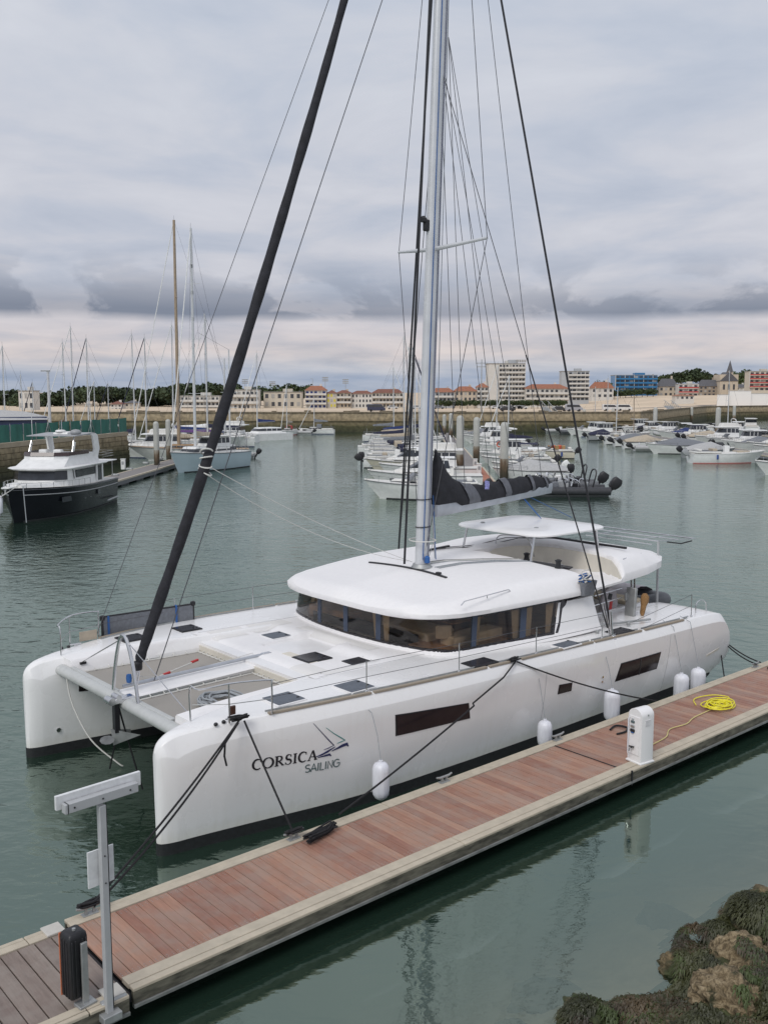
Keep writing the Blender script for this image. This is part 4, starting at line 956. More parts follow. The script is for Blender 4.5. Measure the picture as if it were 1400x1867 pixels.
def pontoon(name, xa, xb, ya, yb, plank_m, pw, gap, edge_a, edge_b, ztop=.50):
    root = bpy.data.objects.new(name, None); COL.objects.link(root); root.location = BO; root.rotation_euler = (0, 0, BANG); root['kind'] = 'structure'
    # kerb strips: inner flat board, groove, outer lip
    for side, (y0, y1, d) in ((0, (yb, yb + edge_b, 1)), (1, (ya, ya - edge_a, -1))):
        ym = y0 + (y1 - y0) * .62
        k = 0; x = xa
        while x < xb - .01:
            x2 = min(xb, x + 6.0)
            MB().box(((x + x2) / 2, (y0 + ym) / 2, ztop - .03), (x2 - x - .012, abs(ym - y0) - .006, .07)).build("kerb_board", M['concrete'], root, bevel=.006)
            MB().box(((x + x2) / 2, (ym + y1) / 2, ztop - .022), (x2 - x - .012, abs(y1 - ym) - .008, .05)).build("kerb_lip", M['concrete'], root, bevel=.012)
            x = x2
        MB().box(((xa + xb) / 2, y1 - d * .035, ztop - .13), (xb - xa - .02, .06, .16)).build("fascia", M['stained'], root, bevel=.006)
        MB().box(((xa + xb) / 2, y1 - d * .02, ztop - .235), (xb - xa - .02, .075, .05)).build("side_rail", M['grey_rail'], root, bevel=.006)
    # deck boards across, each its own object sharing one mesh
    n = int((xb - xa) / (pw + gap)); src = None
    for i in range(n):
        x = xa + (i + .5) * (xb - xa) / n
        if src is None:
            src = MB().box((0, 0, 0), (pw, yb - ya - .012, .032)).build("plank", plank_m, root, bevel=.003)
            o = src
        else:
            o = src.copy(); COL.objects.link(o); o.parent = root
        o.location = (x + random.uniform(-.0015, .0015), (ya + yb) / 2 + random.uniform(-.004, .004), ztop - .028 + random.uniform(-.0025, .0025))
    # frame and floats below
    MB().box(((xa + xb) / 2, (ya + yb) / 2, ztop - .16), (xb - xa - .05, yb - ya - .02, .12)).build("under_frame", M['black'], root)
    x = xa + 1.2
    while x < xb:
        MB().box((x, (ya + yb) / 2, .03), (2.2, yb - ya - .3, .40)).build("float", M['rubber_dk'], root, bevel=.05); x += 4.2
    return root
pon = pontoon("pontoon", -2.40, 22.0, -3.60, -2.03, PN, .159, .006, .33, .26)
for x in [-2.4 + (24.4 / 147) * (i + .5) for i in range(0, 55)]: pass
scr = MB()     # screw heads along both edges of the first metres
for i in range(120):
    x = -2.4 + (24.4 / 147) * (i + .5)
    for y in (-3.55, -3.50, -2.10, -2.15):
        for dx in (-.04, .04): scr.box((x + dx, y + random.uniform(-.006, .006), .4895), (.011, .011, .003))
stuff(scr.build("deck_screws", M['alu_dull'], pon, smooth=0))
pon2 = pontoon("pontoon", -9.0, -2.47, -3.78, -2.06, PO, .215, .012, .22, .24, .49)
M['lt_conc'] = mat('pale_end_block', (.50, .48, .44), .8, var=.08)
for y, w in ((-1.93, .27), (-3.80, .26)): MB().box((-2.62, y, .503), (.26, w, .03)).build("end_cap", M['lt_conc'], pon2, bevel=.006)
MB().box((-2.66, -3.93, .40), (.34, .10, .22)).build("hinge_block", M['alu_dull'], pon2, bevel=.02)
MB().box((-2.437, -2.9, .40), (.05, 2.0, .06)).build("joint_rubber", M['black'], pon2)
MB().box((8.30, -2.8, .497), (.018, 1.6, .012)).build("section_joint", M['black'], pon)
MB().box((8.28, -3.50, .50), (.16, .07, .012), rz=.1).build("joint_plate", M['red'], pon) if False else None
MB().box((8.35, -3.93, .36), (.035, .03, .30)).build("joint_strap", M['black'], pon)

def pcleat(x, y, cat_label, s=1.0):
    t = thing("mooring_cleat", cat_label, "cleat", W(x, y, .505), BANG)
    mb = MB().tube([(-.20 * s, 0, .13), (-.12 * s, 0, .105), (.12 * s, 0, .105), (.20 * s, 0, .13)], [.018, .024, .024, .018], 8).build("horn", M['alu_dull'], t)
    for dx in (-.06, .06): MB().box((dx * s, 0, .05), (.035, .04, .10)).build("stem", M['alu_dull'], t)
    MB().box((0, 0, .006), (.24, .11, .014)).build("base_plate", M['alu_dull'], t, bevel=.004); return t
pcleat(1.55, -1.90, "metal cleat on the pontoon edge holding the coiled black rope below the bow"); pcleat(-2.05, -1.88, "metal cleat wound with black rope on the left end of the red plank pontoon")
pcleat(5.15, -1.86, "bare metal cleat on the pontoon edge right of the first white fender"); pcleat(8.6, -1.86, "bare metal cleat on the pontoon edge beside the second white fender"); pcleat(17.1, -1.88, "metal cleat at the far end of the pontoon under the stern lines")
pcleat(-4.05, -1.92, "pale metal cleat on the weathered grey end of the pontoon", 2.0)

def rope_thing(name, label, pts, r, m, cat="rope", n=6, group=None):
    o = tube(name, [W(*p) for p in pts], r, m, None, n); return tag(o, label, cat, group)
# mooring lines
def line(a, b, s=.05, n=14): return [tuple(p) for p in sag(a, b, s, n)]
rope_thing("mooring_line", "upper of the two black bow lines running down to the pontoon's left end", line((1.33, -.62, 2.30), (-2.05, -1.88, .62), .10), .019, M['blackrope'])
rope_thing("mooring_line", "lower of the two black bow lines running down to the pontoon's left end", line((1.28, -.66, 2.27), (-2.00, -1.90, .60), .17), .019, M['blackrope'])
rope_thing("mooring_line", "black line dropping straight from the bow cleat to the cleat with the coiled rope", line((1.40, -.66, 2.28), (1.55, -1.90, .60), .01), .019, M['blackrope'])
rope_thing("mooring_line", "black spring line running from the midship cleat forward past the dark hull window", [(8.1, -1.06, 2.18), (7.5, -1.25, 1.98), (6.6, -1.22, 1.60)] + line((6.55, -1.30, 1.58), (2.55, -1.86, .62), .04), .019, M['blackrope'])
rope_thing("mooring_line", "black spring line running from the midship cleat aft to behind the white power pedestal", line((8.12, -1.08, 2.17), (12.2, -1.95, .62), .10), .019, M['blackrope'])
for k, (a, b, l) in enumerate((((17.44, -.55, 1.05), (17.0, -1.95, .62), "steeper black stern line reaching the pontoon cleat"), ((17.46, -.5, 1.10), (17.25, -1.95, .62), "tauter black stern line leading to the pontoon cleat"), ((17.44, -.6, .9), (15.9, -1.72, .1), "slack black stern line hanging down into the water"))):
    rope_thing("mooring_line", l, line(a, b, .10), .018, M['blackrope'])
def hank(name, label, c, L, seed, n=9, rz=0.0, r=.017):
    random.seed(seed); pts = []
    for k in range(n * 2 + 1):
        s_ = 1 if k % 2 else -1
        x = s_ * L * random.uniform(.78, 1.0); y = random.uniform(-.06, .06) + .02 * (k % 3)
        pts += [(x * .3 * -1 + 0, y, .02 + .006 * k), (x, y + .015, .02 + .007 * k), (x, y - .02, .03 + .007 * k)]
    c_, s2 = math.cos(rz), math.sin(rz)
    q = [(c[0] + a * c_ - b * s2, c[1] + a * s2 + b * c_, c[2] + z) for a, b, z in pts]
    return rope_thing(name, label, smoothpts(q, 3), r, M['blackrope'])
hank("coiled_rope", "black rope coiled in a hank on the red planks below the bow lettering", (1.95, -2.16, .50), .34, 3, rz=.18)
hank("coiled_rope", "black rope bundle heaped on the planks at the far right end of the pontoon", (17.6, -2.25, .50), .42, 5, rz=.1)
hank("rope_turns", "black rope turned round the cleat at the left end of the red pontoon", (-2.05, -1.88, .60), .17, 8, 5, rz=-.05)
hank("rope_turns", "black rope turned round the cleat beside the coiled hank below the bow", (1.55, -1.90, .60), .15, 9, 4)
hank("rope_turns", "black knot of rope on the midship cleat of the catamaran", (8.1, -1.03, 2.17), .13, 10, 4)
hank("rope_turns", "black knot of rope on the bow cleat of the catamaran above the lettering", (1.35, -.60, 2.27), .15, 11, 5)
rope_thing("rope_loop", "short loop of black rope lying on the planks behind the white power pedestal", smoothpts([(9.95, -2.25, .52), (10.25, -2.2, .53), (10.35, -2.42, .52), (10.1, -2.55, .52), (9.85, -2.5, .51)], 6), .022, M['blackrope'])
rope_thing("loose_rope", "knotted tail of black rope dangling from the bow lines near the stem", [(.95, -.75, 2.0), (.9, -.80, 1.80), (.94, -.80, 1.62)], .018, M['blackrope'])

# fenders with their lines
def fender_obj(x, zc, L_, label, r=.165, tilt=0.0, wide=1.0):
    t = thing("fender", label, "fender", W(x, -1.17 - r, zc), BANG, "white fenders between the catamaran and the pontoon")
    mb = MB(); h = L_ / 2
    pf = [(0, -h), (r * .35, -h + .005), (r * .7, -h + .045), (r * .93, -h + .11), (r, -h + .19), (r, h - .17), (r * .94, h - .09), (r * .74, h - .03), (r * .4, h), (.045, h + .004), (.04, h + .035), (0, h + .035)]
    mb.lathe([(a * wide, b) for a, b in pf], 20).build("body", M['fender'], t, smooth=60)
    tube("lanyard", [(0, 0, h + .03), (.0, r * .6, h + .5), (0, r + .10, 1.95 - zc), (0, r + .42, 2.06 - zc)], .008, M['rope_grey'], t, 5)
    return t
fender_obj(3.98, .68, .74, "upright white fender nearest the bow lettering, hanging alone left of the pontoon cleat")
fender_obj(8.80, .44, .62, "white fender below the rear end of the spring line, second from the bow")
fender_obj(11.25, .56, .78, "tall white fender just left of the white power pedestal", .19)
fender_obj(14.25, .36, .78, "left one of the two white fenders hanging side by side near the stern", .195)
fender_obj(15.05, .36, .78, "right one of the two white fenders hanging side by side near the stern", .195)

# power pedestal
ped = thing("power_pedestal", "white rounded shore power pedestal standing on the pontoon edge", "pedestal", W(8.93, -3.72, .50), BANG + R(-8))
ped.scale = (1.2, 1.2, 1.0)
prof = [(-.15, 0), (.15, 0), (.15, .99)] + [(.15 * math.cos(a), .99 + .15 * math.sin(a)) for a in [math.pi * k / 12 for k in range(1, 12)]] + [(-.15, .99)]
rg = [[(x * s_, y, z * (1 if z < .5 else 1)) for x, z in prof] for y, s_ in ((-.15, .96), (-.135, 1), (.135, 1), (.15, .96))]
# front faces the boat frame +x side with the sockets on the bow-ward face
MB().loft([[(p[1], p[0] if 0 else p[0], p[2]) for p in r_] for r_ in rg]).build("housing", M['gel'], ped, smooth=30)
MB().box((0, 0, .02), (.34, .34, .04)).build("foot", M['gel'], ped, bevel=.01)
sp = MB().box((-.156, -.0, .58), (.014, .22, .80)).build("side_panel", M['geldeck'], ped, bevel=.004)
for z, m_, s_ in ((.86, 'grey_ink', .07), (.77, 'steel', .08), (.68, 'black', .09), (.64, 'rope_blue', .05), (.92, 'grey_paint', .04)):
    MB().box((-.175, .03, z), (.03, s_, s_ * .6)).build("socket", M[m_], ped, bevel=.006)
tp = MB().tube([(-.16, .02, .32), (-.24, .02, .32), (-.25, .02, .27)], .016, 8).build("water_tap", M['steel'], ped)
MB().box((-.20, .02, .35), (.03, .09, .02), rz=.3).build("tap_handle", M['black'], ped)
tube("cable_conduit", [(-.17, .10, .95), (-.19, .11, .9), (-.19, .11, .2), (-.17, .1, .12)], .010, M['fender'], ped, 6)
MB().box((0, -.155, 1.02), (.02, .012, .03)).build("lock", M['alu_dull'], ped)
MB().box((.0, -.153, .86), (.13, .008, .12)).build("print", mat('faded_label', (.66, .65, .66), .5), ped)
for z in (.86, .84): pass

# yellow hose coil
random.seed(21); pts = []
for k in range(230):
    a = k * .33; r_ = .25 + .10 * math.sin(k * .117) + .07 * math.sin(k * .37 + 1); pts.append((13.25 + r_ * 1.15 * math.cos(a) + .05 * math.sin(k * .05), -2.98 + r_ * .86 * math.sin(a), .505 + .012 + .045 * abs(math.sin(k * .21)) + .0002 * k))
hose = rope_thing("yellow_hose", "bright yellow hose coiled on the red planks with its tail leading to the pedestal", pts, .0135, M['rope_yellow'], "hose")
tl = [W(*p) for p in smoothpts([pts[0], (12.2, -3.02, .515), (11.6, -3.15, .515), (11.0, -3.1, .515), (10.5, -3.32, .515), (9.8, -3.40, .515), (9.25, -3.55, .52), (9.1, -3.62, .54)], 6)]
o = MB().tube(tl, .011, 6).build("hose_tail", mat('pale_yellow_hose', (.62, .55, .22), .5), None); o.parent = hose
lp = [W(*p) for p in smoothpts([(12.9, -2.6, .53), (13.3, -2.32, .53), (13.9, -2.45, .53), (14.05, -2.8, .53), (13.6, -2.95, .57)], 6)]
o = MB().tube(lp, .0125, 6).build("hose_loop", M['rope_yellow'], None); o.parent = hose

# sign post with crossbar seen from behind
sg = thing("sign_post", "grey metal post with a slanted crossbar and a small white plate on the pontoon edge", "sign", W(-2.76, -4.01, .30), BANG + R(3))
sg.scale = (.95, .95, .96)
MB().box((0, 0, 1.45), (.088, .088, 2.90)).build("post", M['grey_paint'], sg, bevel=.006)
hd = MB().box((0, -.005, 3.0), (1.0, .10, .12)).build("crossbar", M['grey_paint'], sg, bevel=.006)
MB().box((.02, .085, 3.06), (1.16, .05, .18)).build("lamp_housing", mat('white_sign_sheet', (.66, .67, .68), .4), sg, bevel=.005)
MB().box((0, .075, 2.06), (.36, .02, .48)).build("plate", mat('white_sign_sheet', (.66, .67, .68), .4), sg, bevel=.003)
MB().box((0, .02, .07), (.26, .28, .10)).build("foot_clamp", M['alu_dull'], sg, bevel=.01)
for x in (-.38, .0, .38): MB().tube([(x, -.058, 3.0), (x, -.066, 3.0)], .012, 6).build("bolt", M['black'], sg)
for z in (1.88, 2.24): MB().tube([(0, -.044, z), (0, -.054, z)], .010, 6).build("bolt", M['black'], sg)
MB().box((-.46, -.005, 3.0), (.012, .104, .124)).build("end_cap", M['black'], sg)
tube("cable", [(.05, -.03, 2.95), (.055, -.03, 2.3), (.052, -.03, 1.2), (.055, -.03, .15)], .006, M['black'], sg, 5)
# black cabinet on a metal strap
cabn = thing("safety_cabinet", "tall black ribbed cabinet with an orange back plate beside the sign post", "cabinet", W(-3.02, -3.72, .50), BANG + R(6))
cabn.scale = (.76, .76, .87)
rg = [rrect(0, .08, .165 * s_, .16 * s_, .035, z, 3) for z, s_ in ((.10, .9), (.13, 1), (.98, 1), (1.04, .93), (1.07, .75))]
MB().loft(rg).build("shell", M['black'], cabn, smooth=50)
for x in (-.12, -.06, .06, .12):
    MB().box((x, -.085, .55), (.022, .03, .86)).build("rib", M['black'], cabn, bevel=.008)
for y in (0, .08, .16): MB().box((-.165, y, .55), (.02, .03, .86)).build("rib", M['black'], cabn, bevel=.006)
MB().box((-.022, .235, .56), (.31, .018, .95)).build("back_plate", mat('faded_orange', (.52, .16, .08), .6), cabn, bevel=.01)
MB().box((.06, -.13, .45), (.105, .05, .96)).build("strap_post", M['alu_dull'], cabn, bevel=.006)
MB().box((.06, -.11, .0), (.3, .22, .06)).build("foot_bracket", M['alu_dull'], cabn, bevel=.01)
MB().lathe([(0, 0), (.03, 0), (.03, .03), (0, .035)], 10, (0, .06, 1.07)).build("top_knob", M['alu_dull'], cabn)
# ================================================================ far shore: sea wall, beach, street, houses, trees
random.seed(11)
def wall_mat():
    m = bpy.data.materials.new("tidal_masonry"); m.use_nodes = True; t = m.node_tree; b = t.nodes['Principled BSDF']; b.inputs['Roughness'].default_value = .9
    g = N(t, 'ShaderNodeNewGeometry'); s = N(t, 'ShaderNodeSeparateXYZ'); t.links.new(g.outputs['Position'], s.inputs[0])
    n = N(t, 'ShaderNodeTexNoise', ins={'Scale': .35, 'Detail': 6.0}); mp = N(t, 'ShaderNodeMapping'); mp.inputs['Scale'].default_value = (1, 1, 3); t.links.new(g.outputs['Position'], mp.inputs[0]); t.links.new(mp.outputs[0], n.inputs['Vector'])
    z = math_n(t, 'ADD', s.outputs[2], math_n(t, 'MULTIPLY', math_n(t, 'SUBTRACT', n.outputs['Fac'], .5), 1.0))
    r = ramp(t, [(.0, (.036, .038, .020)), (.28, (.070, .066, .030)), (.38, (.15, .125, .070)), (.56, (.25, .20, .125)), (.78, (.34, .27, .175)), (.95, (.21, .17, .12))], math_n(t, 'DIVIDE', z, 4.2))
    n2 = N(t, 'ShaderNodeTexNoise', ins={'Scale': 1.6, 'Detail': 6.0}); t.links.new(g.outputs['Position'], n2.inputs['Vector'])
    c = mixc(t, 1.0, r.outputs[0], ramp(t, [(.3, .62), (.7, 1.3)], n2.outputs['Fac']).outputs[0], 'MULTIPLY')
    t.links.new(c, b.inputs['Base Color']); return m
WM = wall_mat()
M['sand'] = mat('beach_sand', (.60, .48, .35), .95, var=.12, scale=.08, world=True)
M['asphalt'] = mat('asphalt', (.10, .10, .10), .9, var=.15, scale=.2, world=True)
M['earth'] = mat('quay_top', (.33, .30, .25), .95, var=.15, scale=.4, world=True)
def terr_z(x, y):
    z = interp([(190, 3.9), (300, 2.3), (400, 1.3), (480, 1.6), (700, 2.5), (1500, 9)], y)
    z += 4.2 * sst(70, 150, x) * sst(300, 560, y)
    return z
WL = [(-260, 197), (-150, 196), (-60, 195), (0, 194), (52, 196), (57, 204), (70, 232), (92, 276), (130, 300), (200, 318), (360, 330)]
mb = MB(); rows = []
for i in range(len(WL) - 1):
    (xa, ya), (xb, yb) = WL[i], WL[i + 1]
xs = []; 
for i in range(len(WL) - 1):
    for k in range(6): t = k / 6; xs.append((WL[i][0] + (WL[i + 1][0] - WL[i][0]) * t, WL[i][1] + (WL[i + 1][1] - WL[i][1]) * t))
xs.append(WL[-1])
for x, y in xs:
    row = []
    for k in range(26):
        yy = y + .4 + (1300 - y) * (k / 25) ** 2.2; xx = x * (1 + (yy - y) / 1300 * 1.6)
        row.append((xx, yy, (3.55 if k == 0 else terr_z(xx, yy))))
    rows.append(row)
MB().loft(rows, closed=False, cap=(False, False)).build("beach", M['sand'], None, smooth=60)['kind'] = 'structure'
sw = bpy.data.objects.new("sea_wall", None); COL.objects.link(sw); sw['kind'] = 'structure'
src_b = {}
for i in range(len(WL) - 1):
    a, b = Vector((*WL[i], 0)), Vector((*WL[i + 1], 0)); d = (b - a); L_ = d.length; d.normalize(); n = Vector((d.y, -d.x, 0)); ang = math.atan2(d.y, d.x)
    q = [[tuple(p + n * o_ + Vector((0, 0, z))) for o_, z in ((.75, -1.5), (.28, 2.05), (.26, 2.4), (.05, 3.88), (-.6, 3.88), (-.6, -1.5))] for p in (a, b)]
    MB().loft(q).build("wall_body", WM, sw, smooth=0)
    MB().box(tuple((a + b) / 2 + n * .42 + Vector((0, 0, 2.3))), (L_, .30, .14), rz=ang).build("string_course", WM, sw)
    MB().box(tuple((a + b) / 2 + n * -.15 + Vector((0, 0, 4.0))), (L_, .75, .22), rz=ang).build("coping", WM, sw)
for k in range(26):     # uneven crest of the old wall (masonry lumps standing above the coping)
    x = random.uniform(-60, 60); y = interp([(p[0], p[1]) for p in WL], x)
    MB().box((x, y + .4, 4.15), (random.uniform(.5, 2.4), .5, random.uniform(.15, .5)), rz=random.uniform(-.1, .1)).build("crest_stone", WM, sw)
road = MB(); rr = []
for x, y in xs: 
    q = (y + 20); rr.append([(x * 1.02, q + 76, terr_z(x * 1.02, q + 76) + .02), (x * 1.02, q + 84, terr_z(x * 1.02, q + 84) + .02)])
road.loft(rr, closed=False, cap=(False, False)).build("road", M['asphalt'], None)['kind'] = 'structure'

# ---- houses
def wcol(name, c): return mat(name, c, .8, var=.05, scale=.3, world=True)
M['w_white'] = wcol('render_white', (.62, .60, .56)); M['w_cream'] = wcol('render_cream', (.55, .50, .42)); M['w_grey'] = wcol('render_grey', (.42, .44, .46)); M['w_beige'] = wcol('render_beige', (.52, .45, .36)); M['w_stone'] = wcol('rubble_stone', (.30, .25, .20))
M['w_red'] = wcol('painted_red', (.42, .07, .06)); M['w_yel'] = wcol('painted_yellow', (.60, .52, .06)); M['w_navy'] = wcol('painted_navy', (.03, .05, .18)); M['w_blue'] = mat('blue_glazed_parapet', (.035, .17, .36), .18, var=.15, scale=.4, world=True)
M['r_orange'] = mat('orange_roof_tiles', (.30, .125, .075), .85, var=.2, scale=2, world=True); M['r_brown'] = mat('brown_roof_tiles', (.20, .085, .06), .85, var=.2, scale=2, world=True); M['r_slate'] = mat('slate_roof', (.10, .10, .11), .7, var=.2, scale=2, world=True)
M['win'] = mat('window_glass_dark', (.06, .065, .075), .12, var=.2, scale=.7); M['win_lt'] = mat('window_shutter_pale', (.38, .37, .35), .7)
M['shade'] = mat('balcony_soffit', (.30, .29, .27), .8)
WSH = {}
def winshare(w, h, m):
    k = (round(w, 2), round(h, 2), m)
    if k not in WSH:
        o = MB().box((0, .04, 0), (w, .16, h)).build("window", M[m], None, smooth=0); me = o.data; bpy.data.objects.remove(o); WSH[k] = me
    return WSH[k]
def pane(root, x, z, w, h, m='win', y=0.0):
    o = bpy.data.objects.new("window", winshare(w, h, m)); COL.objects.link(o); o.parent = root; o.location = (x, y, z); return o
def house(label, x0, x1, ytop, ybase, Y, floors, bays, wall, roof=None, roof_h=0.0, balc=None, cat="building", name="house", depth=None, rot=0.0, win=.5, wcolr='win', blank=0.0, rail='w_white', group=None, gable=False):
    p0, p1 = aty(x0, ybase, Y), aty(x1, ybase, Y); w = p1.x - p0.x; zt = aty(x0, ytop, Y).z; zb = p0.z; h = zt - zb
    D = depth or max(6, w * .5)
    r = thing(name, label, cat, ((p0.x + p1.x) / 2, Y, zb), rot, group)
    hw = h - roof_h
    MB().box((0, D / 2, hw / 2 - 1.5), (w, D, hw + 3)).build("wall", M[wall], r, smooth=0)
    if roof:
        if gable: MB().loft([[(x, -.3, hw), (x, D / 2, hw + roof_h), (x, D + .3, hw)] for x in (-w / 2 - .3, w / 2 + .3)]).build("roof", M[roof], r, smooth=0)
        else: MB().loft([[(-w / 2 - .5, -.5, hw), (w / 2 + .5, -.5, hw), (w / 2 + .5, D + .5, hw), (-w / 2 - .5, D + .5, hw)], [(-w / 2 + D * .35, D * .45, hw + roof_h), (w / 2 - D * .35, D * .45, hw + roof_h), (w / 2 - D * .35, D * .55, hw + roof_h), (-w / 2 + D * .35, D * .55, hw + roof_h)]]).build("roof", M[roof], r, smooth=0)
        MB().box((w * .22, D * .5, hw + roof_h * .9), (.9, .8, roof_h * .9)).build("chimney", M[wall], r)
    else:
        MB().box((0, D / 2, hw + .12), (w + .4, D + .4, .3)).build("parapet", M['shade'], r)
        MB().box((w * .12, D / 2, hw + .8), (w * .25, D * .4, 1.4)).build("lift_house", M[wall], r)
    bw = w - blank; xo = -w / 2 + blank
    fh = hw / floors; ww = bw / bays * win; wh = fh * .52
    for f in range(floors):
        for b in range(bays):
            x = xo + (b + .5) * bw / bays; z = (f + .52) * fh
            pane(r, x, z, ww, wh, wcolr if (f * 7 + b * 3) % 5 else 'win_lt')
        if balc and (f > 0 or balc == 'all'):
            MB().box((xo + bw / 2, -.55, f * fh), (bw, 1.1, fh * .07)).build("balcony_floor", M['w_white' if rail != 'w_blue' else 'w_blue'], r, smooth=0)
            MB().box((xo + bw / 2, -1.06, f * fh + fh * .20), (bw, .06, fh * .30)).build("balcony_rail", M[rail], r, smooth=0)
            if balc == 'cell' or bays > 4:
                for b in range(0, bays + 1, 2): MB().box((xo + b * bw / bays, -.5, (f + .5) * fh), (.14, 1.0, fh)).build("balcony_divider", M['w_white'], r, smooth=0)
    return r
Hs = [
 ("low white clubhouse with a dish aerial behind the fenced quay, left end of the shore", 35, 62, 713, 748, 330, 2, 3, 'w_white', None, 0, None),
 ("small white house in front of the dark pines, left of the leaning mast", 202, 222, 731, 749, 380, 2, 3, 'w_white', 'r_brown', 1.2, None),
 ("small pale house with a red door panel beside the leaning mast", 228, 250, 730, 750, 390, 2, 3, 'w_cream', 'r_slate', 1.0, None),
 ("long low white terrace of flats behind the masts of the ketch", 330, 400, 722, 752, 400, 3, 10, 'w_white', None, 0, 'cell'),
 ("two storey white villa with open terraces right of the dark furled sail", 418, 472, 711, 748, 400, 3, 7, 'w_white', None, 0, 'cell'),
 ("flat roofed white beach building with a dark glazed middle part", 481, 550, 715, 744, 410, 2, 6, 'w_cream', None, 0, None),
 ("white corner house with orange roof and navy shutters", 557, 595, 703, 745, 400, 4, 5, 'w_white', 'r_orange', 1.9, 'cell'),
 ("narrow house with yellow shutters next to the navy shuttered corner house", 596, 613, 711, 744, 401, 3, 3, 'w_cream', 'r_brown', 1.2, None),
 ("cream row house with awning between the yellow shuttered house and the long hotel row", 614, 640, 711, 744, 402, 3, 4, 'w_beige', 'r_brown', 1.2, 'cell'),
 ("white two part guest house with brown roof in the middle of the row", 641, 678, 712, 744, 403, 3, 6, 'w_white', 'r_brown', 1.2, None),
 ("long white guest house with dark red roof left of the big mast", 679, 735, 709, 744, 404, 3, 9, 'w_cream', 'r_brown', 1.6, 'cell'),
 ("pale terrace house with red roof just right of the big mast", 786, 828, 707, 743, 405, 3, 6, 'w_grey', 'r_orange', 1.8, 'cell'),
 ("beige house with orange tiled roof beside the tall slab of flats", 829, 868, 704, 742, 405, 3, 5, 'w_beige', 'r_orange', 2.0, None),
 ("slim white house with red roof touching the tall slab of flats", 869, 890, 698, 740, 406, 4, 3, 'w_white', 'r_orange', 1.8, 'cell'),
 ("tall nine storey slab of flats with full length balconies", 890, 956, 663, 739, 430, 9, 8, 'w_white', None, 0, 'cell'),
 ("long white block with red roof between the slab and the grey tower", 958, 1036, 700, 738, 425, 3, 9, 'w_white', 'r_orange', 2.0, 'cell'),
 ("grey glazed tower block with pale side wall", 1023, 1073, 677, 731, 470, 7, 5, 'w_grey', None, 0, 'cell'),
 ("white villa with red roof among trees left of the blue building", 1078, 1118, 696, 726, 500, 2, 4, 'w_white', 'r_orange', 3.2, None),
 ("five storey building with shiny blue glass balconies", 1121, 1197, 684, 721, 560, 5, 9, 'w_blue', None, 0, 'all'),
 ("old stone villa with steep slate roof right of the blue building", 1201, 1235, 690, 724, 570, 2, 4, 'w_beige', 'r_slate', 4.6, None),
 ("white modern block with red balcony panels", 1236, 1272, 700, 724, 560, 3, 4, 'w_white', None, 0, 'cell'),
 ("large brown stone mansion behind the beach with grey roof", 1274, 1312, 692, 722, 590, 3, 5, 'w_stone', 'r_slate', 4.0, None),
 ("small white house with slate roof right of the spire", 1341, 1362, 700, 716, 600, 2, 3, 'w_white', 'r_slate', 2.2, None),
 ("cream apartment block with red balconies at the right edge of the photo", 1365, 1412, 677, 713, 560, 5, 5, 'w_cream', None, 0, 'cell'),
]
for h in Hs:
    kw = {}
    if 'slab of flats with full' in h[0]: kw = dict(blank=4.6, win=.62, depth=12)
    if 'blue glass' in h[0]: kw = dict(rail='w_blue', win=.7)
    if 'red balcon' in h[0]: kw = dict(rail='w_red', win=.6)
    if 'navy shutters' in h[0]: kw = dict(wcolr='w_navy', win=.6)
    if 'yellow shutters' in h[0] and 'narrow' in h[0]: kw = dict(wcolr='w_yel', win=.6)
    if 'grey glazed' in h[0]: kw = dict(blank=3.2, win=.7)
    r = house(h[0], h[1], h[2], h[3], h[4], h[5], h[6], h[7], h[8], h[9], h[10], h[11], name='apartment_building' if h[6] >= 4 else 'house', cat='building' if h[6] >= 4 else 'house', **kw)
    if 'nine storey' in h[0]:
        sg_ = MB()
        for k in range(6): MB().box((4.5 + k * .75, 1, 19.6), (.5, .2, 1.2)).build("roof_sign_letter", M['shade'], r)
        MB().box((3, 4, 19.4), (4, 4, 1.6)).build("roof_plant", M['w_grey'], r)
# church-like stone gable with spire
p = aty(1328, 722, 585)
ch = thing("stone_chapel", "brown stone gabled building with a pointed slate spire", "building", p, 0)
MB().box((0, 6, 5), (11, 12, 16)).build("nave", M['w_beige'], ch, smooth=0)
MB().loft([[(-5.8, y, 9), (0, y, 14.5), (5.8, y, 9)] for y in (-.3, 12.3)]).build("gable_roof", M['r_slate'], ch, smooth=0)
MB().box((1.2, 3, 9), (3.0, 3.0, 12)).build("tower", M['w_beige'], ch, smooth=0)
MB().lathe([(2.1, 15), (1.2, 18), (0.06, 22)], 8, (1.2, 3, -.5)).build("spire", M['r_slate'], ch, smooth=0)
for x in (-3, 0, 3): pane(ch, x, 5.5, 1.2, 3.2)
# white hoarding walls at the right
for k, (x0, x1, yt, yb, Y) in enumerate(((1307, 1329, 720, 739, 300), (1329, 1368, 713, 737, 301), (1368, 1402, 718, 736, 302))):
    a, b = aty(x0, yb, Y), aty(x1, yb, Y); zt = aty(x0, yt, Y).z
    t = thing("white_wall", ("low left part of the white screen wall above the sea wall", "tall middle part of the white screen wall above the sea wall", "right part of the white screen wall at the photo edge")[k], "wall", ((a.x + b.x) / 2, Y, a.z))
    MB().box((0, 0, (zt - a.z) / 2 - 1), (b.x - a.x, .4, zt - a.z + 2)).build("panel", mat('bright_white_render', (.80, .79, .77), .8, var=.03), t)
    MB().box((0, 0, zt - a.z + .08), (b.x - a.x, .5, .16)).build("cap", M['w_grey'], t)
hut = house("small white kiosk with red stripe at the foot of the red balcony block", 1231, 1265, 719, 729, 420, 1, 4, 'w_white', 'r_orange', .5, None, cat="kiosk", name="beach_kiosk", depth=5)

